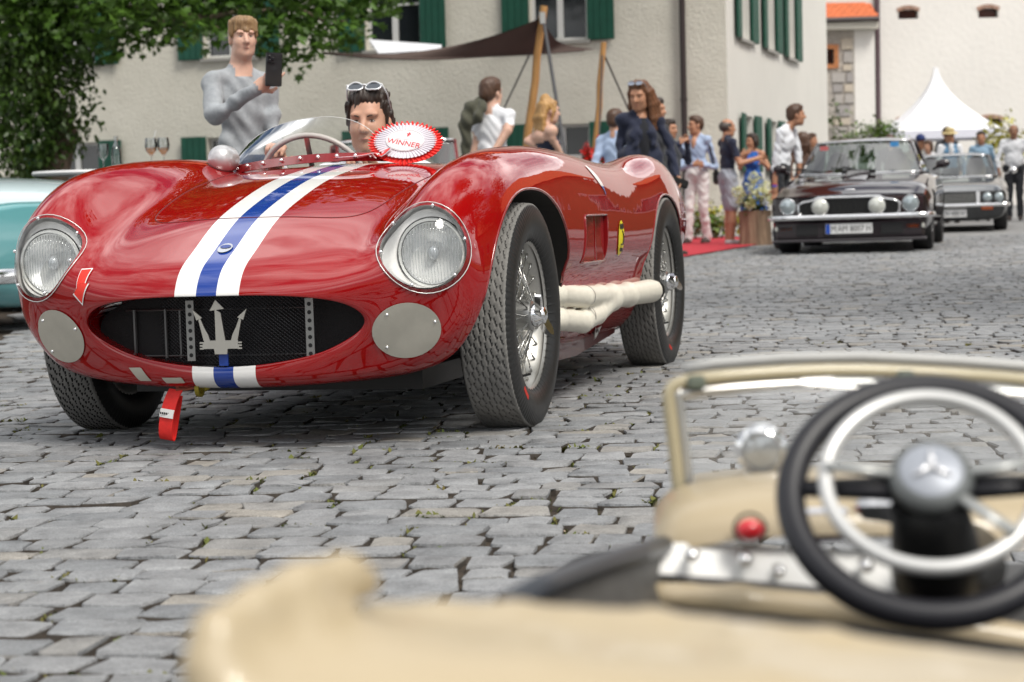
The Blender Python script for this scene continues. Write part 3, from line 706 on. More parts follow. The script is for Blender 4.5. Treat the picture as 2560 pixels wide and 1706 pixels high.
def make_wheel(Rr, wdt, parent, label=None):
    wh = emptyo('wheel', parent=parent); hw = wdt / 2
    tyre_mesh(Rr, wdt, 'tyre', wh)
    m_ = MB(); m_.lathe([(.214, .050), (.226, .060), (.232, .062), (.232, .056), (.222, .050), (.208, .030), (.196, .010), (.190, -.01), (.190, -.045), (.215, -.062), (.228, -.064)], (0, 0, 0), (0, 1, 0), 64)
    m_.build('rim', RIM, wh, 50)
    m_ = MB()
    for q in range(72):
        t = 2 * math.pi * q / 72; lay = q % 3; off = (.28 if q % 2 else -.28) * (1 if lay else .7)
        hy = (.062, .012, -.02)[lay]; ry = (.004, .030, -.03)[lay]; rr_ = .195 if lay != 1 else .207
        a = Vector((.047 * math.cos(t + off), hy, .047 * math.sin(t + off))); b = Vector((rr_ * math.cos(t), ry, rr_ * math.sin(t))); m_.tube([a, b], .0021, 5)
        m_.tube([b + (a - b).normalized() * .018, b], .0036, 5)
    m_.build('spokes', SPOKE, wh, 180)
    m_ = MB(); m_.lathe([(.0, -.05), (.052, -.05), (.050, .0), (.047, .050), (.044, .066), (.030, .072)], (0, 0, 0), (0, 1, 0), 24); m_.build('hub', mat('hub_steel', (.45, .45, .44), .3, .9), wh, 40)
    m_ = MB(); m_.lathe([(.036, .060), (.036, .082), (.026, .094), (.024, .104), (.012, .110), (0, .110)], (0, 0, 0), (0, 1, 0), 20)
    for s in (1, -1):
        pr = [(.012, -.018), (.045, -.020), (.075, -.016), (.098, -.006), (.100, .004), (.085, .014), (.055, .016), (.012, .018)]
        aa, bb = Vector((0, .15, s)).normalized(), Vector((s, 0, 0)); m_.prism(pr, (0, .088, 0), aa, bb, -.009, .009)
    m_.build('knock_off_nut', CHROME, wh, 40)
    m_ = MB(); m_.tube([(.150, .02, -.105), (.143, .058, -.10)], .004, 6); m_.build('valve', BLACK, wh)
    for q in (0,): 
        m_ = MB()
        for e in range(6):
            t = -.10 + e * .034; m_.box((.275 * math.cos(t), hw * 1.002, .275 * math.sin(t)), (.014, .002, .006), Euler((0, -t, 0)))
        m_.build('tyre_marking', mat('tyre_red', (.45, .03, .02), .6), wh)
    return wh
TR = .338
w0 = make_wheel(TR, .165, red); w0.location = (-.012, .652, TR - .004); w0.rotation_euler = (0, .9, 0)
w1 = copy_tree(w0, red); w1.location = (-.012, -.652, TR - .004); w1.rotation_euler = (0, .4, math.pi)
w2 = make_wheel(.345, .175, red); w2.location = (-2.325, .640, .341); w2.rotation_euler = (0, 1.25, 0)
w3 = copy_tree(w2, red); w3.location = (-2.325, -.640, .341); w3.rotation_euler = (0, 2.0, math.pi)
m_ = MB(); m_.tube([(0, -.62, .33), (0, .62, .33)], .03, 8); m_.tube([(-2.31, -.6, .34), (-2.31, .6, .34)], .04, 8); m_.box((-1.2, 0, .17), (2.9, .9, .06)); m_.build('axle', BLACKM, red)

# ---- exhaust on the left flank
ex = SDF(.03)
EY = .665
ex.chain([(-.38, .56, .375), (-.55, EY, .372), (-.80, EY + .03, .352), (-1.05, EY + .03, .345), (-1.25, EY + .03, .335)], [.037] * 5, 0, .012)
ex.chain([(-.38, .56, .295), (-.55, EY, .292), (-.78, EY + .03, .270), (-1.0, EY + .03, .284), (-1.25, EY + .03, .320)], [.037] * 5, 0, .012)
ex.cone((-1.25, EY + .03, .33), (-1.55, EY + .03, .325), .044, .041, 0); ex.cone((-1.55, EY + .03, .325), (-2.02, EY + .03, .318), .041, .047, 0)
Vx, Fx, Tx = ex.mesh(.009)
CREAM = mat('exhaust_cream', (.70, .665, .57), .48, vary=.06, vscale=12)
exo = rawmesh('exhaust_pipe', Vx, Fx, CREAM, red, 180)
MB().lathe([(.047, 0), (.047, .004), (.040, .004), (.040, -.1), (0, -.1)], (-2.065, EY + .03, .317), (-1, 0, -.01), 24).build('pipe_mouth', BLACKM, exo)
m_ = MB()
for x, z in ((-.83, .352), (-.83, .278)): m_.lathe([(.0372, -.004), (.0388, -.004), (.0388, .004), (.0372, .004)], (x, EY + .03, z + (.006 if z < .3 else 0)), (1, 0, 0), 24)
m_.build('pipe_joint', ALU, exo)
br = MB()
for q in (0, 1):
    a_ = Vector((-1.22 - .17 * q, EY - .01, .285)); b_ = Vector((-1.33, EY - .05, .185)); dd_ = (b_ - a_).normalized(); br.tube([a_, b_], .020, 4, flat=(1, .12), upv=(0, 1, 0))
bro = br.build('exhaust_bracket', ALU, red, 0)
hm = MB()
for q in (0, 1):
    for e in range(3):
        a_ = Vector((-1.22 - .17 * q, EY - .01, .285)).lerp(Vector((-1.33, EY - .05, .185)), .2 + e * .3); hm.lathe([(0, .004), (.007, .004)], a_, (0, 1, 0), 8)
hm.build('bracket_hole', BLACK, bro)
UNDER = mat('undertray_red', (.10, .006, .008), .35, coat=.5)
m_ = MB()
m_.grid(np.array([[(-.55, .60, .36), (-1.2, .60, .36), (-1.95, .59, .355)], [(-.55, .585, .14), (-1.2, .575, .125), (-1.95, .56, .16)]])); m_.build('undertray', UNDER, red)

# ---- windscreen, mirror, cockpit
bs = [(-.70, -.505, .800), (-.63, -.47, .812), (-.55, -.36, .824), (-.47, -.20, .834), (-.435, -.06, .838), (-.45, .06, .836), (-.48, .13, .833)]
B_ = spline(bs, 8); top = []
for i, (x, y, z) in enumerate(B_):
    q = min(1, abs((y + .205) / .31)); hgt = .142 * (1 - q ** 2.6) ** (1 / 2.0) + .004
    top.append((x - hgt * 1.05, y * (1 - .25 * hgt), z + hgt))
G = [np.array(B_) * (1 - e) + np.array(top) * e + np.array([(.02 * math.sin(e * math.pi), 0, .0)]) for e in np.linspace(0, 1, 7)]
ws = MB().grid(np.array(G)).build('windscreen', PERSPEX, red, 180)
Gn = np.array(G); sp_n = MB().grid(Gn[1:6, 2:5] + np.array((.003, 0, .001))).build('screen_sticker', mat('sticker_tint_red', (.60, .06, .04), .5), ws, 180); MB().grid(Gn[1:6, 4:6] + np.array((.0034, 0, .0012))).build('sticker_white', mat('sticker_tint_white', (.7, .7, .7), .5), sp_n, 180)
MB().tube(top, .0010, 5).build('screen_edge', mat('perspex_edge', (.75, .80, .78), .2), ws, 180)
strip = [np.array(B_) + np.array([(.012, 0, -.012)]), np.array(B_) + np.array([(-.004, 0, .016)]), np.array(B_) + np.array([(-.008, 0, .016)]), np.array(B_) + np.array([(-.012, 0, -.012)])]
st_ = MB().grid(np.array(strip)).build('screen_strip', REDP2, red, 60)
for q in range(2, len(B_), 4): MB().ell(tuple(B_[q] + np.array((.006, 0, .006))), (.007, .007, .007), 8, 6).build('strip_rivet', CHROME, st_, 180)
mi_ = SDF(.01); mi_.ell((-.55, -.478, .852), (.052, .046, .048), 0); mi_.cone((-.55, -.478, .852), (-.585, -.478, .852), .044, .046, 0)
Vx, Fx, Tx = mi_.mesh(.006); mo = rawmesh('mirror', Vx, Fx, mat('mirror_silver', (.55, .55, .56), .32, .55), red, 180)
MB().lathe([(.030, 0), (.024, .012), (.016, .03)], (-.55, -.478, .790), (0, 0, 1), 16).build('mirror_foot', BLACKM, mo)
ss = MB(); ss.lathe([(.196, -.011), (.207, 0), (.196, .011), (.185, 0)], (-.93, -.285, .755), (-.90, 0, .42), 48, closed=True)
sw = ss.build('steering_wheel', mat('wheel_rim_pale', (.45, .42, .40), .35), red, 180)
ss = MB(); 
for t in (math.pi / 2, math.pi * 7 / 6, math.pi * 11 / 6):
    a_, b_, d_ = frame((-.90, 0, .42)); c_ = Vector((-.93, -.285, .755)); ss.tube([c_, c_ + (a_ * math.cos(t) + b_ * math.sin(t)) * .19], .010, 4, flat=(1, .25))
ss.lathe([(0, .01), (.03, .008), (.03, -.05), (.02, -.3)], (-.93, -.285, .755), (-.90, 0, .42), 16); ss.build('spoke', ALU, sw, 40)
se = SDF(.05)
for yy in (-.29, .29): se.cone((-1.66, yy, .40), (-1.74, yy, .66), .13, .11, 0); se.ell((-1.42, yy, .34), (.25, .19, .07), 0)
Vx, Fx, Tx = se.mesh(.02); rawmesh('seat', Vx, Fx, LEATHER, red, 180)
# small filler on the scuttle
MB().lathe([(.022, 0), (.022, .012), (.014, .016), (0, .016)], (-.52, .36, .806), (.1, 0, 1), 16).build('filler_cap', CHROME, red)

# ---- red towing strap and hook under the nose
ts = thing('tow_strap', 'red looped towing strap hanging under the nose of the red racing car', 'strap', (0, 0, 0)); ts.matrix_world = Matrix.Translation(red.location) @ Matrix.Rotation(red.rotation_euler.z, 4, 'Z')
STRAP = mat('strap_red', (.72, .02, .015), .6, vary=.1, vscale=60, bump=.3, bscale=300, bdist=.002)
def ribbon(path, wd, wv, th=.003):
    P = [Vector(p) for p in path]; wv = Vector(wv).normalized(); G = []
    for i, p in enumerate(P):
        d = (P[min(i + 1, len(P) - 1)] - P[max(i - 1, 0)]).normalized(); nn = d.cross(wv).normalized()
        G.append([p - wv * wd / 2 - nn * th / 2, p + wv * wd / 2 - nn * th / 2, p + wv * wd / 2 + nn * th / 2, p - wv * wd / 2 + nn * th / 2])
    return MB().grid(np.array([[tuple(v) for v in r_] for r_ in G]), wv=True)
loop = spline([(.600, -.166, .176), (.607, -.178, .150), (.612, -.190, .110), (.614, -.197, .070), (.606, -.200, .040), (.590, -.199, .038), (.580, -.194, .075), (.585, -.182, .120), (.594, -.170, .160)], 5)
ribbon(loop, .046, (.25, 1, -.12)).build('strap', STRAP, ts, 60)
ribbon([(.6165, -.187, .122), (.6185, -.190, .110), (.6195, -.192, .098)], .047, (.25, 1, -.12), .002).build('strap_label', mat('label_white', (.75, .74, .72), .6), ts)
m_ = MB()
for k_ in range(6): m_.box((.6205, -.207 + k_ * .006, .112 - .0008 * k_), (.001, .004, .006))
m_.build('label_print', YK, ts)
m_ = MB(); m_.tube([(.60, -.165, .176), (.603, -.13, .178), (.60, -.095, .186)], .006, 6)
for yy in (-.160, -.130): m_.ell((.603, yy, .186), (.007, .007, .006), 8, 6)
m_.build('shackle', mat('shackle_steel', (.35, .12, .08), .4, .8), ts)
m_ = MB(); m_.lathe([(.016, -.006), (.024, -.006), (.024, .006), (.016, .006)], (.60, -.095, .178), (0, 1, 0), 16, closed=True); m_.tube([(.60, -.085, .18), (.58, -.06, .20)], .014, 8); m_.build('tow_eye', mat('eye_yellow', (.25, .20, .02), .5, .4), ts)
# ------------------------------------------------------------------ cobbled yard
rng = np.random.default_rng(7)
STONE_FAR = 29.0
def cobble_material():
    m = bpy.data.materials.new('granite_cobble'); m.use_nodes = True; n = m.node_tree.nodes; l = m.node_tree.links.new; b = n['Principled BSDF']
    t = n.new('ShaderNodeTexCoord'); g = n.new('ShaderNodeNewGeometry'); oi = n.new('ShaderNodeObjectInfo')
    ad = n.new('ShaderNodeMath'); ad.operation = 'ADD'; fr = n.new('ShaderNodeMath'); fr.operation = 'FRACT'
    l(g.outputs['Random Per Island'], ad.inputs[0]); l(oi.outputs['Random'], ad.inputs[1]); l(ad.outputs[0], fr.inputs[0])
    rp = n.new('ShaderNodeValToRGB'); e = rp.color_ramp.elements; e[0].position = 0; e[0].color = (.195, .203, .212, 1); e[1].position = 1; e[1].color = (.29, .27, .24, 1)
    for p_, c_ in ((.3, (.235, .242, .25, 1)), (.6, (.268, .272, .278, 1)), (.82, (.222, .227, .234, 1)), (.95, (.262, .252, .236, 1))): q = e.new(p_); q.color = c_
    l(fr.outputs[0], rp.inputs['Fac'])
    z = n.new('ShaderNodeTexNoise'); z.inputs['Scale'].default_value = 9; z.inputs['Detail'].default_value = 9; z.inputs['Roughness'].default_value = .72; l(g.outputs['Position'], z.inputs['Vector'])
    z2 = n.new('ShaderNodeTexNoise'); z2.inputs['Scale'].default_value = 260; z2.inputs['Detail'].default_value = 3; l(g.outputs['Position'], z2.inputs['Vector'])
    z4 = n.new('ShaderNodeTexNoise'); z4.inputs['Scale'].default_value = .55; z4.inputs['Detail'].default_value = 4; l(g.outputs['Position'], z4.inputs['Vector'])
    mr = n.new('ShaderNodeMapRange'); mr.inputs['From Min'].default_value = .3; mr.inputs['From Max'].default_value = .7; mr.inputs['To Min'].default_value = .62; mr.inputs['To Max'].default_value = 1.28; l(z.outputs['Fac'], mr.inputs['Value'])
    mr2 = n.new('ShaderNodeMapRange'); mr2.inputs['From Min'].default_value = .3; mr2.inputs['From Max'].default_value = .7; mr2.inputs['To Min'].default_value = .68; mr2.inputs['To Max'].default_value = 1.25; l(z2.outputs['Fac'], mr2.inputs['Value'])
    mr4 = n.new('ShaderNodeMapRange'); mr4.inputs['From Min'].default_value = .35; mr4.inputs['From Max'].default_value = .65; mr4.inputs['To Min'].default_value = .88; mr4.inputs['To Max'].default_value = 1.1; l(z4.outputs['Fac'], mr4.inputs['Value'])
    mu = n.new('ShaderNodeMath'); mu.operation = 'MULTIPLY'; l(mr.outputs['Result'], mu.inputs[0]); l(mr2.outputs['Result'], mu.inputs[1])
    mu2 = n.new('ShaderNodeMath'); mu2.operation = 'MULTIPLY'; l(mu.outputs[0], mu2.inputs[0]); l(mr4.outputs['Result'], mu2.inputs[1])
    hs = n.new('ShaderNodeHueSaturation'); l(mu2.outputs[0], hs.inputs['Value']); l(rp.outputs['Color'], hs.inputs['Color'])
    z5 = n.new('ShaderNodeTexNoise'); z5.inputs['Scale'].default_value = 3.1; z5.inputs['Detail'].default_value = 8; z5.inputs['Roughness'].default_value = .7; l(g.outputs['Position'], z5.inputs['Vector'])
    r5 = n.new('ShaderNodeValToRGB'); r5.color_ramp.elements[0].position = .62; r5.color_ramp.elements[1].position = .74; r5.color_ramp.elements[1].color = (.55, .55, .55, 1); l(z5.outputs['Fac'], r5.inputs['Fac'])
    st = n.new('ShaderNodeMix'); st.data_type = 'RGBA'; st.inputs['B'].default_value = (.24, .20, .155, 1); l(r5.outputs['Color'], st.inputs['Factor']); l(hs.outputs['Color'], st.inputs['A'])
    l(st.outputs['Result'], b.inputs['Base Color'])
    b.inputs['Roughness'].default_value = .62; b.inputs['Specular IOR Level'].default_value = .4
    z3 = n.new('ShaderNodeTexNoise'); z3.inputs['Scale'].default_value = 55; z3.inputs['Detail'].default_value = 6; l(g.outputs['Position'], z3.inputs['Vector'])
    bp = n.new('ShaderNodeBump'); bp.inputs['Strength'].default_value = .8; bp.inputs['Distance'].default_value = .008; l(z3.outputs['Fac'], bp.inputs['Height']); l(bp.outputs['Normal'], b.inputs['Normal'])
    MATS['granite_cobble'] = m; return m
COB = cobble_material()
SOIL = mat('joint_soil', (.022, .016, .011), .95, col2=(.06, .044, .03), vscale=40, bump=.8, bscale=90, bdist=.01)
DIRT = mat('joint_dirt', (.055, .046, .038), .95, vary=.4, vscale=30)
def far_paving():
    m = bpy.data.materials.new('far_paving'); m.use_nodes = True; n = m.node_tree.nodes; l = m.node_tree.links.new; b = n['Principled BSDF']
    g = n.new('ShaderNodeNewGeometry'); mp = n.new('ShaderNodeMapping'); mp.inputs['Rotation'].default_value = (0, 0, R(8)); l(g.outputs['Position'], mp.inputs['Vector'])
    v = n.new('ShaderNodeTexBrick'); v.inputs['Scale'].default_value = 1; v.inputs['Brick Width'].default_value = .17; v.inputs['Row Height'].default_value = .145; v.inputs['Mortar Size'].default_value = .008
    v.inputs['Color1'].default_value = (.235, .237, .24, 1); v.inputs['Color2'].default_value = (.275, .275, .272, 1); v.inputs['Mortar'].default_value = (.06, .05, .04, 1); v.offset = .43
    z = n.new('ShaderNodeTexNoise'); z.inputs['Scale'].default_value = 5; l(mp.outputs['Vector'], z.inputs['Vector'])
    l(mp.outputs['Vector'], v.inputs['Vector']); l(v.outputs['Color'], b.inputs['Base Color']); b.inputs['Roughness'].default_value = .7
    return m
FARP = far_paving()
th = R(8); cu, su = math.cos(th), math.sin(th)
def build_paving():
    # base sheet: soil under the stones, plain paving where single stones can no longer be told apart
    xs = np.concatenate([np.linspace(-120, -16, 8), np.linspace(-14, 14, 29), np.linspace(16, 120, 8)]); ys = np.concatenate([np.linspace(-60, -4, 8), np.linspace(-2, 60, 63), np.linspace(64, 300, 12)])
    X, Y = np.meshgrid(xs, ys); near = (Y < STONE_FAR) & (Y > -1) & (np.abs(X) < np.maximum(5, .35 * Y))
    Z = gzn(Y) - .0135 + 0 * X; P = np.stack([X, Y, Z], -1); a, bb = X.shape
    i, j = np.meshgrid(np.arange(a - 1), np.arange(bb - 1), indexing='ij'); F = np.stack([i * bb + j, i * bb + j + 1, (i + 1) * bb + j + 1, (i + 1) * bb + j], -1).reshape(-1, 4)
    g = rawmesh('ground', P.reshape(-1, 3), F, SOIL, None, 180); tag(g, 'earth and gravel showing between the cobbles', 'ground', kind='structure')
    # far paving
    far = rawmesh('cobbled_yard', *_far_sheet(), FARP, None, 180); tag(far, 'grey granite cobbles of the yard running back to the buildings', 'paving', kind='structure')
    # stones
    st = []
    v = -1.0; row = 0
    while v < STONE_FAR + 2:
        d = .120 * (1 + .10 * rng.standard_normal()) if v < 16 else .135
        d = min(max(d, .095), .15); um = max(3.0, .36 * v) + .4; u0 = -um - .2 + rng.uniform(0, .2); sft = rng.uniform(-.1, .1)
        u = u0
        while u < um:
            L_ = rng.uniform(.085, .150) if rng.random() < .85 else rng.uniform(.15, .19)
            st.append((u + L_ / 2, v + d / 2 + .012 * math.sin(u * 1.7 + row), L_, d)); u += L_
        v += d; row += 1
    st = np.array(st)
    cx = st[:, 0] * cu + st[:, 1] * su; cy = -st[:, 0] * su + st[:, 1] * cu
    keep = (cy > .2) & (cy < STONE_FAR) & (np.abs(cx) < np.maximum(3.0, .285 * cy + .5)); st, cx, cy = st[keep], cx[keep], cy[keep]; n = len(st)
    k = 10; t = np.linspace(0, 2 * np.pi, k, endpoint=False) + .31
    c, s = np.cos(t), np.sin(t); pw = 2 / 6.5
    bu, bv = np.sign(c) * np.abs(c) ** pw, np.sign(s) * np.abs(s) ** pw
    gap = rng.uniform(.002, .0085, (n, 1)); jit = lambda a_: rng.normal(0, a_, (n, k))
    shear = rng.normal(0, .10, (n, 1)); tap = rng.normal(0, .09, (n, 1))
    U = (st[:, 2:3] / 2 - gap * .8) * bu * (1 + tap * bv) + jit(.0045); Vv = (st[:, 3:4] / 2 - gap * .6) * bv + shear * U * .3 + jit(.004)
    hz = rng.normal(0, .0018, (n, 1)); tx, ty = rng.normal(0, .010, (n, 1)), rng.normal(0, .014, (n, 1))
    def ring(sc_, z, jz):
        u_, v_ = U * sc_, Vv * sc_; zz = z + hz + tx * u_ + ty * v_ + rng.normal(0, jz, (n, k)); return u_, v_, zz
    rings_ = [ring(1.02, -.05, 0), ring(1.0, -.0035, .0012), ring(.968, .0008, .0012)]
    ctr = (np.zeros((n, 1)), np.zeros((n, 1)), .0025 + hz + rng.normal(0, .0015, (n, 1)))
    A = [np.concatenate([r_[q] for r_ in rings_] + [ctr[q]], 1) for q in range(3)]
    X = cx[:, None] + A[0] * cu + A[1] * su; Y = cy[:, None] - A[0] * su + A[1] * cu; Z = A[2] + gzn(Y)
    P = np.stack([X, Y, Z], -1)          # n, 3k+1, 3
    tr = []
    for r_ in range(2):
        for q in range(k): q2 = (q + 1) % k; tr += [(r_ * k + q, r_ * k + q2, (r_ + 1) * k + q2), (r_ * k + q, (r_ + 1) * k + q2, (r_ + 1) * k + q)]
    tr += [(2 * k + q, 2 * k + (q + 1) % k, 3 * k) for q in range(k)]
    tr = np.array(tr); tmi = np.where(np.arange(len(tr)) < 2 * k, 1, 0).astype(np.int32)
    # which stones show largest: nearest ones inside the picture and not under the small cream car
    dpt = cy; uu = 1280 + FPX * cx / np.maximum(cy, .1); vv = 533.6 - .0316 * (uu - 1280) + FPX * (CAMH) / np.maximum(cy, .1)
    vis = (uu > -60) & (uu < 2620) & (vv < 1760) & ~((vv > 1400 + .0 * uu) & (uu > 470)) & ~((uu > 1650) & (vv > 930))
    order = np.argsort(np.where(vis, cy, 1e6))[:300]; single = np.zeros(n, bool); single[order] = True
    for i in order:
        me = bpy.data.meshes.new('cobblestone'); o_ = np.array([cx[i], cy[i], 0]); me.from_pydata((P[i] - o_).tolist(), [], tr.tolist()); me.materials.append(COB); me.materials.append(DIRT); me.polygons.foreach_set('material_index', tmi)
        me.polygons.foreach_set('use_smooth', [True] * len(me.polygons)); me.set_sharp_from_angle(angle=R(50))
        o = bpy.data.objects.new('cobblestone', me); COL.objects.link(o); o.location = o_; o.parent = far
    Pm = P[~single]; nm = len(Pm); F = (tr[None] + (np.arange(nm) * (3 * k + 1))[:, None, None]).reshape(-1, 3)
    rawmesh('cobblestones', Pm.reshape(-1, 3), F, [COB, DIRT], far, 50, np.tile(tmi, nm), kind='stuff')
    # moss and small weeds in the joints
    mv, mf = [], []
    idx = np.where((cy < 11) & vis)[0]; pick = rng.choice(idx, min(len(idx), 900), replace=False); q0 = 0
    for i in pick:
        n_ = int(rng.integers(8, 34)); along = rng.random() < .6; big = .9 + 1.3 * rng.random() ** 2
        for _ in range(n_):
            if along: du, dv = rng.normal(0, .035), st[i, 3] / 2 + rng.normal(0, .006)
            else: du, dv = st[i, 2] / 2 + rng.normal(0, .006), rng.normal(0, .03)
            x, y = cx[i] + du * cu + dv * su, cy[i] - du * su + dv * cu; a = rng.uniform(0, 6.28); L_ = rng.uniform(.004, .011) * big; h_ = rng.uniform(.002, .012) * big; z0 = -.0125 + rng.uniform(0, .008)
            dx, dy = math.cos(a) * L_, math.sin(a) * L_; sx, sy = -dy * .38, dx * .38
            mv += [(x, y, z0), (x + dx * .5 + sx, y + dy * .5 + sy, z0 + h_ * .7), (x + dx, y + dy, z0 + h_), (x + dx * .5 - sx, y + dy * .5 - sy, z0 + h_ * .7)]
            mf.append((q0, q0 + 1, q0 + 2, q0 + 3)); q0 += 4
    mo = rawmesh('moss', mv, mf, mat('moss_green', (.085, .13, .018), .8, vary=.45, vscale=9, col2=(.14, .10, .03)), None, 0, kind='stuff'); tag(mo, 'green moss and tiny weeds growing in the joints between cobbles', 'moss')
    # grit and dead leaf crumbs
    mv, mf, q0 = [], [], 0
    pick = rng.choice(idx, min(len(idx), 1000), replace=False)
    for i in pick:
        for _ in range(int(rng.integers(2, 7))):
            if rng.random() < .5: du, dv = rng.normal(0, .05), st[i, 3] / 2 + rng.normal(0, .005)
            else: du, dv = st[i, 2] / 2 + rng.normal(0, .005), rng.normal(0, .05)
            x, y = cx[i] + du * cu + dv * su, cy[i] - du * su + dv * cu; r_ = rng.uniform(.0015, .0055); z0 = -.0135 + rng.uniform(0, .006)
            o6 = [(x + r_, y, z0), (x, y + r_ * .8, z0), (x - r_, y, z0), (x, y - r_ * .8, z0), (x, y, z0 + r_ * .7)]
            mv += o6; mf += [(q0, q0 + 1, q0 + 4), (q0 + 1, q0 + 2, q0 + 4), (q0 + 2, q0 + 3, q0 + 4), (q0 + 3, q0, q0 + 4)]; q0 += 5
    gr = rawmesh('gravel', mv, mf, mat('grit', (.42, .36, .28), .8, island=.6, col2=(.14, .08, .04), vscale=30), None, 0, kind='stuff'); tag(gr, 'pale grit and leaf crumbs lying in the joints between cobbles', 'grit')
def _far_sheet():
    ys = np.concatenate([np.linspace(STONE_FAR - .3, 75, 48), np.linspace(80, 250, 8)]); xs = np.linspace(-70, 70, 29); X, Y = np.meshgrid(xs, ys); P = np.stack([X, Y, gzn(Y) - .002], -1); a, bb = X.shape
    i, j = np.meshgrid(np.arange(a - 1), np.arange(bb - 1), indexing='ij')
    V1 = P.reshape(-1, 3); F1 = np.stack([i * bb + j, i * bb + j + 1, (i + 1) * bb + j + 1, (i + 1) * bb + j], -1).reshape(-1, 4)
    # outside the strip in view, left and right and behind the camera
    V2, F2 = [], []
    for sg in (-1, 1):
        yy = np.linspace(-40, STONE_FAR - .3, 36); inn = sg * np.maximum(3.2, .30 * yy + .6); out_ = np.full_like(yy, sg * 70.0); b0 = len(V1) + len(V2)
        for q in range(36): V2 += [(inn[q], yy[q], gz(yy[q]) - .004), (out_[q], yy[q], gz(yy[q]) - .004)]
        F2 += [((b0 + 2 * q, b0 + 2 * q + 1, b0 + 2 * q + 3, b0 + 2 * q + 2)[::sg]) for q in range(35)]
    b0 = len(V1) + len(V2); V2 += [(-3.2, -40, -.004), (3.2, -40, -.004), (3.2, .15, -.004), (-3.2, .15, -.004)]; F2.append((b0, b0 + 1, b0 + 2, b0 + 3))
    return np.concatenate([V1, np.array(V2)]), np.concatenate([F1, np.array(F2)])
build_paving()

# ------------------------------------------------------------------ plaster house with green shutters
PLASTER = mat('cream_render', (.68, .655, .575), .9, col2=(.585, .56, .485), vscale=.9, bump=.55, bscale=26, bdist=.03)
PLAST2 = mat('pale_render', (.66, .645, .60), .9, vary=.05, vscale=.4, bump=.35, bscale=20, bdist=.02)
GREEN = mat('shutter_green', (.006, .070, .043), .55, vary=.15, vscale=6)
FRAMEW = mat('window_white', (.62, .62, .61), .5)
PANE = mat('window_pane', (.015, .018, .022), .06, spec=.8)
SILL = mat('stone_sill', (.30, .29, .27), .8)
PIPE = mat('downpipe_brown', (.035, .024, .024), .45)
BYAW = R(17); CORN = px(1824, 560, 34.0); CORN.z = 0
ex_, ey_ = Vector((math.cos(BYAW), -math.sin(BYAW), 0)), Vector((math.sin(BYAW), math.cos(BYAW), 0))   # along the front (to the right, nearer) and back along the flank
house = thing('house', 'cream rendered house with dark green window shutters behind the sail', 'house', CORN, 0)
house.rotation_euler = (0, R(.35), 0)
hz0 = gz(34) - .25
def front_s(u):   # metres left of the corner along the front for photo column u
    a = (u - 1280) / FPX; return (CORN.x - a * CORN.y) / (ex_.x - a * ex_.y)
def flank_s(u):
    a = (u - 1280) / FPX; return (a * CORN.y - CORN.x) / (ey_.x - a * ey_.y)
BASE = Matrix(((ex_.x, ey_.x, 0, 0), (ex_.y, ey_.y, 0, 0), (0, 0, 1, 0), (0, 0, 0, 1)))
def hb(p): return BASE @ Vector(p)
R3 = BASE.to_3x3()
def wall_with_holes(x0, x1, z0, z1, holes, front, depth=.22):
    """wall sheet in local (a, z) with window reveals; front(a, d, z) -> point (d = depth into the wall)"""
    xs = sorted({x0, x1, *[h[0] for h in holes], *[h[1] for h in holes]}); zs = sorted({z0, z1, *[h[2] for h in holes], *[h[3] for h in holes]}); m_ = MB()
    for i in range(len(xs) - 1):
        for j in range(len(zs) - 1):
            cx_, cz_ = (xs[i] + xs[i + 1]) / 2, (zs[j] + zs[j + 1]) / 2
            if any(h[0] < cx_ < h[1] and h[2] < cz_ < h[3] for h in holes): continue
            m_.add([front(xs[i], 0, zs[j]), front(xs[i + 1], 0, zs[j]), front(xs[i + 1], 0, zs[j + 1]), front(xs[i], 0, zs[j + 1])], [(0, 1, 2, 3)])
    for h in holes:
        c = [(h[0], h[2]), (h[1], h[2]), (h[1], h[3]), (h[0], h[3])]
        for q in range(4): a, b = c[q], c[(q + 1) % 4]; m_.add([front(a[0], 0, a[1]), front(b[0], 0, b[1]), front(b[0], depth, b[1]), front(a[0], depth, a[1])], [(0, 1, 2, 3)])
    return m_
ff = lambda a, d, z: hb((a, d, z))
fl_ = lambda a, d, z: hb((-d, a, z))
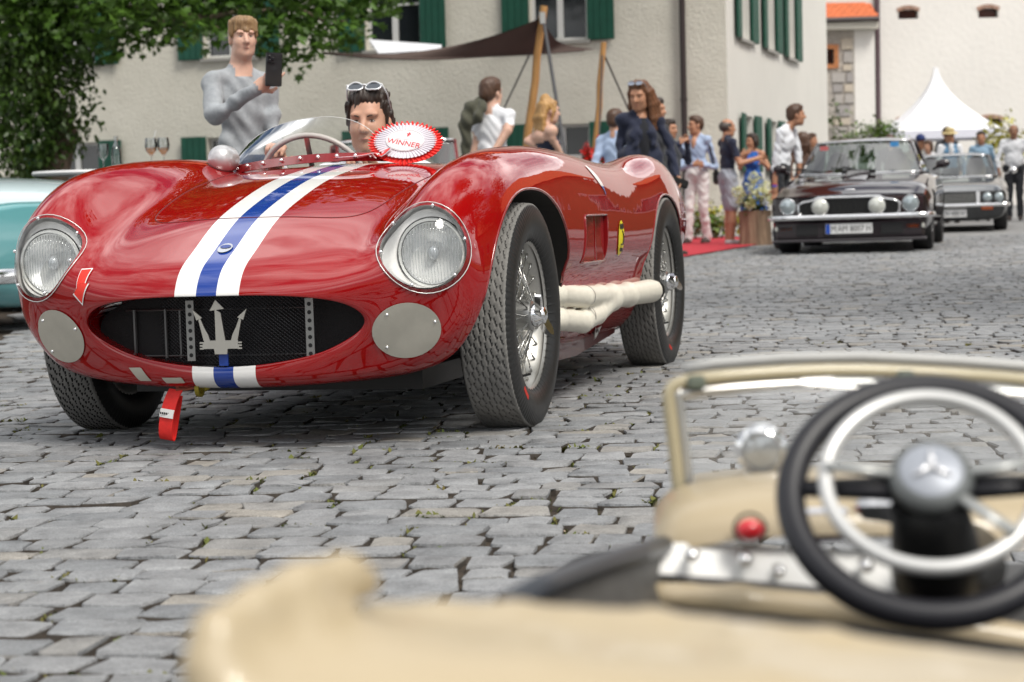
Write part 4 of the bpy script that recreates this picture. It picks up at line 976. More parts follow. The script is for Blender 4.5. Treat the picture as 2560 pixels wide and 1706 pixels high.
def window(front, a0, a1, z0, z1, shut=(1, 1), sw=.47, bars=1, ang=(.06, .06)):
    wn = emptyo('window', parent=house); m_ = MB(); t = .055; d = .12; am = (a0 + a1) / 2
    def bar(x0, x1, zz0, zz1, dd=d, th_=.05):
        vs = [front(x, q, z) for q in (dd, dd + th_) for x, z in ((x0, zz0), (x1, zz0), (x1, zz1), (x0, zz1))]; m_.add(vs, [(0, 1, 2, 3), (7, 6, 5, 4), (0, 4, 5, 1), (1, 5, 6, 2), (2, 6, 7, 3), (3, 7, 4, 0)])
    bar(a0, a0 + t, z0, z1); bar(a1 - t, a1, z0, z1); bar(a0 + t, a1 - t, z0, z0 + t); bar(a0 + t, a1 - t, z1 - t, z1); bar(am - .05, am + .05, z0 + t, z1 - t, d - .012)
    for q in range(bars): zz = z0 + (z1 - z0) * (q + 1) / (bars + 1); bar(a0 + t, am - .05, zz - .02, zz + .02, d + .005); bar(am + .05, a1 - t, zz - .02, zz + .02, d + .005)
    m_.build('frame', FRAMEW, wn, 0)
    for (x0, x1) in ((a0 + t, am - .05), (am + .05, a1 - t)):
        for q in range(bars + 1):
            za, zb = z0 + t + (z1 - z0 - 2 * t) * q / (bars + 1), z0 + t + (z1 - z0 - 2 * t) * (q + 1) / (bars + 1)
            vs = [front(x0, d + .03, za), front(x1, d + .03, za), front(x1, d + .03, zb), front(x0, d + .03, zb)] + [front(x0, d + .036, za), front(x1, d + .036, za), front(x1, d + .036, zb), front(x0, d + .036, zb)]
            MB().add(vs, [(0, 1, 2, 3), (7, 6, 5, 4)]).build('pane', PANE, wn, 0)
    m_ = MB(); vs = [front(x, q, z) for q in (-.07, d) for x, z in ((a0 - .06, z0 - .06), (a1 + .06, z0 - .06), (a1 + .06, z0 - .003), (a0 - .06, z0 - .003))]; m_.add(vs, [(0, 1, 2, 3), (7, 6, 5, 4), (0, 4, 5, 1), (1, 5, 6, 2), (2, 6, 7, 3), (3, 7, 4, 0)]); m_.build('sill', SILL, wn, 0)
    for sd in (0, 1):
        if not shut[sd]: continue
        hx = a0 - .01 if sd == 0 else a1 + .01; dr = -1 if sd == 0 else 1; an = ang[sd]
        def sp(q, e, z): return front(hx + dr * q * math.cos(an), -.03 - q * math.sin(an) - e, z)
        m_ = MB()
        def slab(q0, q1, za, zb, e0, e1): vs = [sp(q, e, z) for e in (e0, e1) for q, z in ((q0, za), (q1, za), (q1, zb), (q0, zb))]; m_.add(vs, [(0, 1, 2, 3), (7, 6, 5, 4), (0, 4, 5, 1), (1, 5, 6, 2), (2, 6, 7, 3), (3, 7, 4, 0)])
        slab(0, sw, z0 - .02, z1 + .02, 0, .03); s_ = m_.build('shutter', GREEN, house, 0)
        for q in range(4):
            m_ = MB(); w_ = sw / 4; slab(q * w_ + .006, (q + 1) * w_ - .006, z0, z1, .031, .040); m_.build('board', GREEN, s_, 0)
    return wn
ZU, ZL = 3.50, 1.02
holes = []; wins = []
for uc_ in (1417, 1006, 600, 205, -190):
    a = -front_s(uc_); a = -abs(a)
    holes += [(a - .5, a + .5, ZU, ZU + 1.55), (a - .5, a + .5, ZL, ZL + 1.08)]; wins.append(a)
wall_with_holes(-24, 0, hz0 - .4, 9.5, holes, ff).build('wall', PLASTER, house, 0)
for a in wins:
    window(ff, a - .5, a + .5, ZU, ZU + 1.55, bars=1); window(ff, a - .5, a + .5, ZL, ZL + 1.08, bars=1)
fh = []; fw_ = [flank_s(u) for u in (1877, 1940, 1991)]
for i, a in enumerate(fw_): fh.append((a - .5, a + .5, ZU, ZU + 1.7))
for i, a in enumerate((fw_[0] + .2, fw_[1] + .15)): fh.append((a - .45, a + .45, 1.25, 2.2))
wall_with_holes(0, 11.6, hz0 - .4, 9.5, fh, fl_).build('wall', PLAST2, house, 0)
for h in fh: window(fl_, *h, sw=.46)
MB().add([hb(p) for p in ((-24, 0, 9.5), (.0, 0, 9.5), (0, 11.6, 9.5), (-24, 11.6, 9.5), (-24, 11.6, hz0 - .4), (0, 11.6, hz0 - .4), (-24, 0, hz0 - .4))], [(5, 4, 3, 2), (4, 6, 0, 3)]).build('back_wall', PLAST2, house, 0)
TILE = mat('roof_tile', (.52, .13, .045), .8, vary=.25, vscale=7, bump=.6, bscale=14, bdist=.04)
rf = MB(); rf.add([hb(p) for p in ((-24.5, -.7, 9.3), (.7, -.7, 9.3), (.7, 12.3, 9.3), (-24.5, 12.3, 9.3), (-21, 5.8, 13.5), (-3, 5.8, 13.5))], [(0, 1, 5, 4), (1, 2, 5), (2, 3, 4, 5), (3, 0, 4), (3, 2, 1, 0)]); rf.build('roof', TILE, house, 0)
a = -abs(front_s(1727)); m_ = MB(); m_.tube([hb((a, -.10, hz0)), hb((a, -.10, 9.3))], .052, 12)
for z in (2.4, 5.0): m_.tube([hb((a, -.10, z)), hb((a, -.10, z + .05))], .062, 12)
m_.build('downpipe', PIPE, house, 40)

# ------------------------------------------------------------------ white outbuilding at the far end, stone turret with tiled lean-to roof
FD = 58.0
def fpx(u, v, d=FD): return px(u, v, d)
farb = thing('barn', 'tall white rendered barn with small arched openings behind the white tent', 'building', (0, 0, 0)); farb.rotation_euler = (0, R(.6), 0)
FW = mat('white_render', (.74, .72, .68), .9, vary=.05, vscale=.35, bump=.4, bscale=7, bdist=.03)
x0 = fpx(2137, 300).x; x1 = x0 + 22; wn_px = [(2265, 25, 50, 24), (2465, 20, 50, 24), (2285, 303, 84, 34), (2472, 300, 60, 34)]
hl_ = []
for (u, v, w_, h_) in wn_px:
    p = fpx(u, v); s_ = FD / FPX; hl_.append((p.x - w_ * s_ / 2, p.x + w_ * s_ / 2, p.z - h_ * s_ / 2, p.z + h_ * s_ / 2))
wall_with_holes(x0, x1, gz(FD) - 1, 12, hl_, lambda a, d, z: Vector((a, FD + d, z)), .25).build('wall', FW, farb, 0)
MB().add([(x0, FD, gz(FD) - 1), (x0, FD + 12, gz(FD) - 1), (x0, FD + 12, 12), (x0, FD, 12), (x1, FD, 12), (x1, FD + 12, 12)], [(0, 1, 2, 3), (3, 2, 5, 4)]).build('end_wall', FW, farb, 0)
for h in hl_:
    op = emptyo('opening', parent=farb); MB().box(((h[0] + h[1]) / 2, FD + .2, (h[2] + h[3]) / 2), (h[1] - h[0], .02, h[3] - h[2])).build('dark_pane', PANE, op)
    m_ = MB(); am = (h[0] + h[1]) / 2
    for q in range(9):
        t = -1 + q / 4; x = am + t * (h[1] - h[0]) / 2; m_.box((x, FD - .012, h[3] + .05 - .06 * t * t), ((h[1] - h[0]) / 9 * .9, .03, .11), Euler((0, t * .25, 0)))
    m_.build('brick_arch', mat('arch_brick', (.36, .22, .16), .85, island=.2), op, 0, kind='stuff')
m_ = MB(); p = fpx(2190, 250); m_.tube([(p.x, FD - .12, gz(FD)), (p.x, FD - .12, 12)], .075, 12); m_.build('downpipe', mat('pipe_plum', (.10, .065, .075), .5), farb, 40)
m_ = MB()
for u in range(2200, 2560, 29): p = fpx(u, 216 - (u - 2200) * .018); m_.lathe([(.0, .05), (.05, .05), (.055, 0)], (p.x, FD - .001, p.z), (0, 1, 0), 10)
m_.build('vent_hole', mat('vent_dark', (.45, .43, .41), .9), farb, 0, kind='stuff')
tur = thing('turret', 'rubble stone stair turret with an orange tiled lean-to roof beside the barn', 'building', (0, 0, 0)); tur.rotation_euler = (0, R(.6), 0)
TD = 56.5
xa, xb, xc = fpx(1985, 300, TD).x, fpx(2135, 300, TD).x, fpx(2186, 300, TD).x; zt = fpx(2080, 68, TD).z
STONEW = mat('rubble_stone', (.36, .33, .30), .95, col2=(.46, .42, .37), vscale=2.2, bump=.9, bscale=6, bdist=.08)
wx = [fpx(u, 125, TD) for u in (2050, 2072)]; wh_ = (fpx(2048, 0, TD).x, fpx(2077, 0, TD).x, fpx(2060, 153, TD).z, fpx(2060, 115, TD).z)
wall_with_holes(xa, xb, gz(TD) - 1, zt, [wh_], lambda a, d, z: Vector((a, TD + d, z)), .2).build('stone_wall', STONEW, tur, 0)
# rubble stones laid in the wall face
rs = MB(); random.seed(11); zz = gz(TD) + 1.8; sid = []
proto = []
for q in range(6):
    sm = MB(); sm.box((0, 0, 0), (1, .06, 1), None, .03); me_ = bpy.data.meshes.new('rubble_stone'); me_.from_pydata(sm.V, [], sm.F); me_.materials.append([mat('rubble_a', (.40, .375, .35), .95, vary=.15, vscale=3), mat('rubble_b', (.33, .31, .30), .95, vary=.15, vscale=3), mat('rubble_c', (.50, .44, .36), .95, vary=.15, vscale=3)][q % 3]); proto.append(me_)
while zz < zt - .2:
    hh_ = random.uniform(.22, .36); x = xa + .9 + random.uniform(0, .2)
    while x < xb - .15:
        L_ = random.uniform(.25, .55); L_ = min(L_, xb - .02 - x)
        if L_ > .12 and not (x + L_ > wh_[0] - .12 and x < wh_[1] + .12 and zz + hh_ > wh_[2] - .12 and zz < wh_[3] + .15):
            o = bpy.data.objects.new('rubble_stone', random.choice(proto)); COL.objects.link(o); o.location = (x + L_ / 2, TD - .01, zz + hh_ / 2); o.scale = (L_ - .05, 1, hh_ - .05); o.rotation_euler = (0, random.uniform(-.05, .05), 0); o.parent = tur
        x += L_
    zz += hh_
MB().box((wh_[0] + (wh_[1] - wh_[0]) / 2, TD + .15, (wh_[2] + wh_[3]) / 2), (wh_[1] - wh_[0], .02, wh_[3] - wh_[2])).build('pane', PANE, tur)
BRK = mat('surround_brick', (.42, .17, .07), .85, vary=.2, vscale=9); m_ = MB(); w2_ = (wh_[1] - wh_[0]); cx_ = (wh_[0] + wh_[1]) / 2; cz_ = (wh_[2] + wh_[3]) / 2
m_.box((wh_[0] - .06, TD - .02, cz_), (.12, .08, wh_[3] - wh_[2] + .22)); m_.box((wh_[1] + .06, TD - .02, cz_), (.12, .08, wh_[3] - wh_[2] + .22)); m_.box((cx_, TD - .024, wh_[3] + .06), (w2_, .08, .12)); m_.box((cx_, TD - .024, wh_[2] - .06), (w2_, .08, .12)); m_.build('window_surround', BRK, tur, 0)
m_ = MB(); m_.box(((xb + xc) / 2, TD + .4, (zt + gz(TD) - 1) / 2), (xc - xb - .004, .8, zt - gz(TD) + 1)); m_.build('corner_pier', FW, tur, 0)
m_ = MB(); m_.box(((xa + xc) / 2, TD - .1, zt + .10), (xc - xa + .1, .5, .18)); m_.build('eaves_band', PLASTER, tur, 0)
m_ = MB(); m_.tube([(xa, TD - .42, zt + .24), (xc + .05, TD - .42, zt + .26)], .07, 8); m_.build('gutter', PIPE, tur)
z_r = fpx(2080, 12, TD).z; m_ = MB(); m_.add([(xa - .2, TD - .40, zt + .28), (xc + .02, TD - .40, zt + .28), (xc + .15, TD + 1.4, z_r + .25), (xa - .2, TD + 1.4, z_r + .25), (xa - .2, TD - .40, zt + .20), (xc + .02, TD - .40, zt + .20)], [(0, 1, 2, 3), (4, 5, 1, 0)]); ro = m_.build('lean_to_roof', TILE, tur, 0)
m_ = MB(); nrow = 7
for q in range(nrow):
    t = (q + .5) / nrow; yy = TD - .40 + 1.8 * t; zz = zt + .28 + (z_r + .25 - zt - .28) * t
    for e in range(int((xc - xa) / .2)): m_.box((xa + .1 + e * .2 + (q % 2) * .1, yy, zz + .015), (.185, .27, .02), Euler((math.atan2(z_r - zt, 1.8) + .04, 0, 0)))
m_.build('roof_tile', TILE, ro, 0, kind='stuff')
MB().add([(xa - .3, TD + 1.45, z_r - 1), (xc + .3, TD + 1.45, z_r - 1), (xc + .3, TD + 1.45, 12), (xa - .3, TD + 1.45, 12)], [(0, 1, 2, 3)]).build('upper_wall', FW, tur, 0)

# ------------------------------------------------------------------ trees and plants
def leaf_template(kind):
    if kind == 'maple':
        p = [(0, 0), (.16, .12), (.52, .05), (.36, .28), (.50, .62), (.20, .56), (0, 1.0)]; p = p + [(-x, y) for x, y in p[-2:0:-1]]
        z = [.0 + .10 * abs(x) - .12 * y * y for x, y in p]; V = np.array([(x, y, zz) for (x, y), zz in zip(p, z)] + [(0, .45, .06)]); k = len(p); F = np.array([(i, (i + 1) % k, k) for i in range(k)])
    else:
        V = np.array([(0, 0, 0), (.30, .35, .05), (.22, .75, .02), (0, 1, -.06), (-.22, .75, .02), (-.30, .35, .05)]); F = np.array([(0, 1, 2), (0, 2, 3), (0, 3, 4), (0, 4, 5)])
    return V, F
def leaves(pos, size, kind, seed, droop=.5):
    g = np.random.default_rng(seed); n = len(pos); T, F = leaf_template(kind); sz = size * g.uniform(.65, 1.25, n)
    az = g.uniform(0, 2 * np.pi, n); tilt = g.normal(-droop, .55, n); rl = g.normal(0, .5, n)
    ca, sa, ct, st_, cr, sr = np.cos(az), np.sin(az), np.cos(tilt), np.sin(tilt), np.cos(rl), np.sin(rl)
    x = T[None, :, 0] * cr[:, None] + T[None, :, 2] * sr[:, None]; z = -T[None, :, 0] * sr[:, None] + T[None, :, 2] * cr[:, None]; y = np.repeat(T[None, :, 1], n, 0)
    y2 = y * ct[:, None] - z * st_[:, None]; z2 = y * st_[:, None] + z * ct[:, None]
    X = x * ca[:, None] - y2 * sa[:, None]; Y = x * sa[:, None] + y2 * ca[:, None]
    P = np.stack([X, Y, z2], -1) * sz[:, None, None] + pos[:, None]
    k = T.shape[0]; Fa = (F[None] + (np.arange(n) * k)[:, None, None]).reshape(-1, 3)
    return P.reshape(-1, 3), Fa
def clump_points(clumps, per_m3, seed):
    g = np.random.default_rng(seed); out_ = []
    for (c, r_) in clumps:
        r3 = np.array(r_ if hasattr(r_, '__len__') else (r_, r_, r_)); n = max(12, int(per_m3 * r3.prod() * 4.2)); d = g.normal(size=(n, 3)); d /= np.linalg.norm(d, axis=1)[:, None]
        rad = g.random(n) ** .45; out_.append(np.array(c) + d * rad[:, None] * r3 * g.uniform(.8, 1.1, (n, 1)))
    return np.concatenate(out_)
LEAFM = mat('maple_leaf', (.085, .165, .022), .45, island=.5, vary=.3, vscale=1.2, col2=(.045, .10, .014))
LEAFD = mat('ivy_leaf', (.032, .075, .014), .4, island=.5, vary=.3, vscale=1.5, col2=(.07, .12, .02))
for m_ in (LEAFM, LEAFD):
    n_ = m_.node_tree.nodes; b_ = n_['Principled BSDF']; tl = n_.new('ShaderNodeBsdfTranslucent'); ms = n_.new('ShaderNodeMixShader'); ms.inputs[0].default_value = .4
    src_ = b_.inputs['Base Color'].links[0].from_socket; m_.node_tree.links.new(src_, tl.inputs['Color']); m_.node_tree.links.new(b_.outputs[0], ms.inputs[1]); m_.node_tree.links.new(tl.outputs[0], ms.inputs[2]); m_.node_tree.links.new(ms.outputs[0], n_['Material Output'].inputs['Surface'])
BARK = mat('bark', (.14, .105, .075), .95, vary=.35, vscale=9, bump=1.0, bscale=18, bdist=.05, stretch=(1, 1, .3))
def branchy(m_, a, b, r0, r1, seed, n=6, wob=.12):
    g = np.random.default_rng(seed); a, b = Vector(a), Vector(b); pts = []
    for i in range(n + 1): t = i / n; q = a.lerp(b, t); s_ = math.sin(t * math.pi) * wob * (b - a).length * .3; pts.append(q + Vector(g.normal(size=3)) * s_)
    m_.tube(pts, [r0 + (r1 - r0) * i / n for i in range(n + 1)], 8); return pts
def tree(name, label, base, trunk_top, r0, limbs, clumps, leafsize, per, seed, group=None, leafm=LEAFM, kind='maple', extra=None):
    t = thing(name, label, 'tree', base, 0, group); b = Vector(base); m_ = MB()
    branchy(m_, Vector((0, 0, -.15)), Vector(trunk_top) - b, r0 * 1.15, r0 * .7, seed, 8, .08); m_.build('trunk', BARK, t, 180)
    m_ = MB()
    for i, (p, q, ra) in enumerate(limbs): branchy(m_, Vector(p) - b, Vector(q) - b, ra, ra * .3, seed + i + 1, 6, .16)
    m_.build('limbs', BARK, t, 180)
    pos = clump_points([(Vector(c) - b, r_) for c, r_ in clumps], per, seed); Vl, Fl = leaves(pos, leafsize, kind, seed + 5)
    rawmesh('crown', Vl, Fl, leafm, t, 0)
    return t
k_ = 1.088
D2 = lambda u, v, d: px(u * k_, v * k_, d)
tb0 = D2(135, 400, 26); tb0.z = gz(26)
cl = []
for (u, v, d, r_) in [(310, 40, 25.2, .62), (400, 25, 25.6, .6), (470, 60, 25.0, .42), (540, 20, 25.5, .6), (620, 55, 25.2, .55), (690, 95, 25.0, .38), (690, 150, 25.1, .20), (730, 40, 25.6, .6), (775, 90, 25.3, .32), (825, 20, 25.8, .45), (890, 0, 26, .32), (230, 70, 25.4, .55), (130, 60, 26, .8), (40, 40, 26.2, .9),
                       (350, -60, 26, .8), (500, -70, 26, .9), (650, -60, 26, .9), (790, -60, 26.3, .75), (900, -60, 26.5, .5), (200, -60, 26, .9), (60, -70, 26.3, 1.0), (820, 80, 25.2, .16), (560, 95, 25.3, .16), (370, 85, 25.4, .22), (640, 120, 25.1, .22)]:
    cl.append((D2(u, v, d), (r_, r_ * 1.2, r_ * .78)))
for (x, y, z, r_) in [(-6, 26, 6.5, 1.8), (-8, 27, 6.0, 2.0), (-4.2, 25.5, 6.2, 1.5), (-7, 28, 8.5, 2.2), (-5, 27, 8.2, 1.9), (-2.9, 26, 5.9, 1.1), (-9.5, 25, 5, 1.6)]: cl.append((Vector((x, y, z)), r_ * .9))
mt = tree('maple_tree', 'large maple with an ivy covered trunk and a leafy limb over the onlookers', tb0, (tb0.x - .1, 26.2, 4.8), .19,
          [(D2(150, 40, 26), D2(420, 40, 25.3), .085), (D2(400, 40, 25.4), D2(560, 75, 25.2), .05), (D2(420, 38, 25.4), D2(800, 50, 25.5), .045), ((tb0.x, 26.2, 4.4), (-7.5, 26.5, 7), .12), ((tb0.x, 26.2, 4.6), (-4.5, 26.5, 7.5), .12)], cl, .125, 300, 21)
ic = [(D2(u, v, d) - tb0, r_) for (u, v, d, r_) in [(60, 120, 25.8, .62), (140, 130, 25.9, .5), (190, 160, 25.7, .28), (70, 190, 25.6, .60), (150, 200, 25.8, .42), (200, 225, 25.7, .24), (60, 260, 25.6, .60), (140, 265, 25.8, .42), (195, 285, 25.8, .26), (40, 320, 25.7, .55), (120, 320, 25.8, .42), (175, 320, 25.9, .22), (10, 250, 26, .6), (80, 370, 25.8, .38), (30, 375, 25.7, .45), (10, 180, 26, .6)]]
Vl, Fl = leaves(clump_points(ic, 700, 33), .085, 'ivy', 34, .9); rawmesh('ivy', Vl, Fl, LEAFD, mt, 0)

hp = clump_points([(Vector(c) - tb0, r_) for c, r_ in [((-9, 27, 9), 2.2), ((-6, 28, 10.5), 2.4), ((-3, 28, 9.5), 2.2), ((-.5, 28, 9.2), 2.0), ((1.8, 28.5, 10), 1.9), ((-1.5, 28, 12), 2.2), ((-5, 27, 13), 2.2), ((4.0, 29, 11), 1.7)]], 22, 77); Vl, Fl = leaves(hp, .34, 'maple', 78); rawmesh('added_upper_crown', Vl, Fl, LEAFM, mt, 0)  # unseen leaf clumps added above the frame to darken the reflection in the bonnet

def bush(name, label, base, clumps, leafsize, per, seed, leafm, kind='ivy', group=None, cat='bush'):
    t = thing(name, label, cat, base, 0, group); b = Vector(base); m_ = MB()
    for i, (c, r_) in enumerate(clumps): branchy(m_, Vector((.03 * i, 0, -.05)), Vector(c) - b, .022, .006, seed + i, 4, .15)
    m_.build('stem', BARK, t, 180); Vl, Fl = leaves(clump_points([(Vector(c) - b, r_) for c, r_ in clumps], per, seed), leafsize, kind, seed + 1, .1); rawmesh('foliage', Vl, Fl, leafm, t, 0); return t
def gp(u, v, d): p = px(u, v, d); return Vector((p.x, d, gz(d)))
BUSHM = mat('shrub_leaf', (.08, .16, .025), .5, island=.4, vary=.3, vscale=2, col2=(.11, .15, .02)); YELM = mat('yellow_leaf', (.34, .32, .03), .5, island=.4, vary=.3, vscale=2)
g0 = gp(2040, 480, 49); bush('climbing_shrub', 'loose leafy climber trained against the stone turret', g0, [(px(2035, 300, 49), (.55, .4, .55)), (px(2070, 340, 49), (.6, .4, .5)), (px(2015, 360, 49), (.5, .4, .5)), (px(2090, 285, 49), .35), (px(2030, 255, 49), .3), (px(2110, 370, 49), .5)], .13, 150, 51, mat('dull_leaf', (.075, .11, .03), .6, island=.4, vary=.3, vscale=2))
g0 = gp(2190, 480, 47); bush('round_bush', 'round green bush left of the white tent', g0, [(px(2180, 350, 47), (.75, .5, .5)), (px(2215, 335, 47), (.5, .4, .35)), (px(2150, 372, 47), (.5, .4, .4))], .10, 900, 53, BUSHM)
g0 = gp(2480, 470, 50); bush('yellow_bush', 'yellow green bush right of the white tent', g0, [(px(2500, 340, 50), (.6, .4, .6)), (px(2540, 370, 50), (.7, .4, .5)), (px(2470, 380, 50), .4)], .11, 500, 55, YELM)
for i, (u, v, d) in enumerate([(1725, 560, 31.5), (1765, 545, 31.8), (1790, 570, 31.5), (1865, 560, 31.5)]):
    bush('border_plant', ['low green border plant under the brown downpipe', 'yellow green border plant behind the white trousers', 'bushy border plant between the man in white trousers and the man in shorts', 'border plant beside the tree stump planter'][i], gp(u, v, d), [(px(u + q * 18 - 18, v - (q % 2) * 16, d), (.22, .2, .2)) for q in range(3)], .085, 2200, 57 + i, [BUSHM, YELM][i % 2], cat='plant', group='plants along the foot of the house')
# ------------------------------------------------------------------ other parked and following cars
def ground_at(u, v):
    """point of the road surface seen at photo pixel (u, v)"""
    d = 20.0
    for _ in range(40):
        p = px(u, v, d); d *= 1 + .5 * (p.z - gz(d)) / max(.2, CAMH - gz(d) + .001) if p.z > gz(d) else 1 - .5 * (gz(d) - p.z) / (CAMH - p.z)
    return px(u, v, d)
def heading(yaw): return math.atan2(-math.cos(yaw), -math.sin(yaw))
TY = mat('car_tyre', (.016, .016, .017), .7); HUBM = mat('alloy_hub', (.42, .42, .43), .3, .9)
AMBER = mat('amber_lens', (.55, .10, .01), .25, coat=.6); LAMP = mat('lamp_glass', (.42, .48, .50), .08, .55, coat=.6); PALELAMP = mat('fog_lamp_glass', (.62, .63, .58), .15, .3, coat=.5)
def car_wheel(parent, x, y, r, w_, hub=HUBM, name='wheel'):
    s = 1 if y > 0 else -1; wh = emptyo(name, (x, y, r), parent=parent); hw = w_ / 2
    MB().lathe([(r * .62, hw * .8), (r * .80, hw), (r * .95, hw * .92), (r, hw * .72), (r, -hw * .72), (r * .95, -hw * .92), (r * .62, -hw)], (0, 0, 0), (0, s, 0), 32).build('tyre', TY, wh, 40)
    m_ = MB(); m_.lathe([(r * .64, hw * .78), (r * .60, hw * .86), (r * .54, hw * .55), (r * .40, hw * .50), (r * .18, hw * .72), (0, hw * .75)], (0, 0, 0), (0, s, 0), 32)
    for q in range(5): t = 2 * math.pi * q / 5; m_.box((r * .38 * math.cos(t), s * hw * .66, r * .38 * math.sin(t)), (r * .34, .02, r * .12), Euler((0, -t, 0)))
    m_.build('rim', hub, wh, 40); return wh
def closed_loft(rings, name, material, parent, si=5, sj=4, soft=.25, cutters=None):
    S = loft(rings, si, sj, soft); a, b = S.shape[:2]; V = S.reshape(-1, 3).tolist(); F = [(i * b + j, i * b + (j + 1) % b, (i + 1) * b + (j + 1) % b, (i + 1) * b + j) for i in range(a - 1) for j in range(b)] + [tuple(range(b - 1, -1, -1)), tuple((a - 1) * b + j for j in range(b))]
    me = bpy.data.meshes.new(name); me.from_pydata(V, [], F); bm = bmesh.new(); bm.from_mesh(me); bmesh.ops.recalc_face_normals(bm, faces=bm.faces); bm.to_mesh(me); bm.free(); me.materials.append(material)
    me.polygons.foreach_set('use_smooth', [True] * len(me.polygons)); me.set_sharp_from_angle(angle=R(40)); o = bpy.data.objects.new(name, me); COL.objects.link(o)
    if cutters: boolean(o, cutters)
    o.parent = parent; return o
def sedan(name, label, loc, rz, paintm, wb=2.61, hw=.90, zn=.64, zh=.90, zb=.93, zroof=1.32, nose=.86, tail=-3.55, r=.325, roof=None, xw=(-.74, -1.40, -2.25, -2.95), hwr=.56, tyre_w=.21, glass=SCREENG, ztail=.84, rnd=0.0, lower=.20, cabin=True, hub=HUBM):
    c = thing(name, label, 'car', loc, rz)
    def rs(x, zt, h, zl=lower, sh=.05, k=1.0):
        return [(x, 0, zt), (x, h * .38, zt - .004), (x, h * .70, zt - .012 - rnd * .02), (x, h * .90, zt - sh), (x, h * .985, zt - sh - .10), (x, h, zl + .36 * k), (x, h * .985, zl + .16), (x, h * .92, zl + .02), (x, h * .7, zl - .03), (x, 0, zl - .04)]
    rg = [rs(nose, zn - .03, hw * .93, lower + .06, .03), rs(nose - .05, zn, hw * .965), rs(nose - .25, zn + .05, hw * .985), rs(min(.30, nose - .42), zn + .13, hw), rs(-.25, zh - .05, hw), rs(-.72, zh, hw), rs(-1.3, zb - .01, hw), rs(-2.0, zb, hw), rs(-2.6, zb, hw), rs(tail + .45, ztail + .03, hw * .98), rs(tail + .08, ztail - .02, hw * .95), rs(tail, ztail - .06, hw * .90, lower + .1)]
    cut = []
    for s in (1, -1):
        for x in (0, -wb): cut.append(cutter_prism(ellipse(r * 1.16, r * 1.14, 32), (x, s * (hw - tyre_w - .05), r), (0, s, 0), 0, .6, DARKIN))
    closed_loft(rg, 'body', paintm, c, cutters=cut)
    for x in (0, -wb):
        for y in (hw - tyre_w / 2 - .02, -hw + tyre_w / 2 + .02): car_wheel(c, x, y, r, tyre_w, hub)
    if cabin:
        a, b, d, e = xw; zr = zroof; hb_ = hw * .80
        def gridp(f, nu=8, nv=8): return np.array([[f(i / nu, j / nv) for j in range(nv + 1)] for i in range(nu + 1)])
        # windscreen: u across, v up
        MB().grid(gridp(lambda u, v: ((a + (b - a) * v) - .10 * (2 * u - 1) ** 2 * (1 - .4 * v), (2 * u - 1) * (hb_ + (hwr - hb_) * v), zh - .01 + (zr - .045 - zh) * v + .018 * v * (1 - (2 * u - 1) ** 2)))).build('windscreen', glass, c, 180)
        MB().grid(gridp(lambda u, v: ((e + (d - e) * v) + .08 * (2 * u - 1) ** 2, (2 * u - 1) * (hb_ * .95 + (hwr - hb_ * .95) * v), zb - .03 + (zr - .05 - zb + .03) * v))).build('rear_window', glass, c, 180)
        MB().grid(gridp(lambda u, v: (b - .06 + (d - b + .12) * u, (2 * v - 1) * (hwr + .02), zr - .045 + .045 * (1 - (2 * v - 1) ** 4) + .02 * math.sin(u * math.pi) - .012 * (u < .01)), 12, 12)).build('roof', roof or paintm, c, 180)
        for s in (1, -1):
            m_ = MB(); up = [(b - .08, s * (hwr + .01), zr - .05), (d + .06, s * (hwr + .01), zr - .05)]; lo = [(a - .16, s * hb_ * 1.02, zh), (e + .14, s * hb_ * .99, zb)]
            m_.grid(np.array([[lo[0], lo[1]], [up[0], up[1]]])); m_.build('side_window', glass, c)
            m_ = MB(); m_.tube([(a - .11, s * hb_, zh - .02), (b - .11, s * (hwr + .005), zr - .045)], .024, 8); m_.tube([(e + .09, s * hb_ * .95, zb - .04), (d + .08, s * (hwr + .005), zr - .05)], .045, 8); m_.tube([(b - .11, s * (hwr + .012), zr - .05), (d + .08, s * (hwr + .012), zr - .05)], .022, 8)
            m_.build('pillar', roof or paintm, c, 180)
        m_ = MB(); m_.tube([(a + .005 - .10 * (2 * u - 1) ** 2, (2 * u - 1) * hb_, zh + .002) for u in np.linspace(0, 1, 13)], .012, 6); m_.tube([(b + .005 - .06 * (2 * u - 1) ** 2, (2 * u - 1) * hwr, zr - .04 + .018 * (1 - (2 * u - 1) ** 2)) for u in np.linspace(0, 1, 13)], .014, 6); m_.build('screen_trim', CHROME, c, 180)
        for yy in (-.36, .36):
            sx_ = SDF(.04); sx_.cone((-1.85, yy, .75), (-1.95, yy, 1.0), .17, .15, 0); sx_.ell((-1.97, yy, 1.12), (.05, .12, .08), 0); v_, f_, _ = sx_.mesh(.03); rawmesh('seat', v_, f_, mat('tan_seat', (.20, .15, .10), .6), c, 180)
    return c

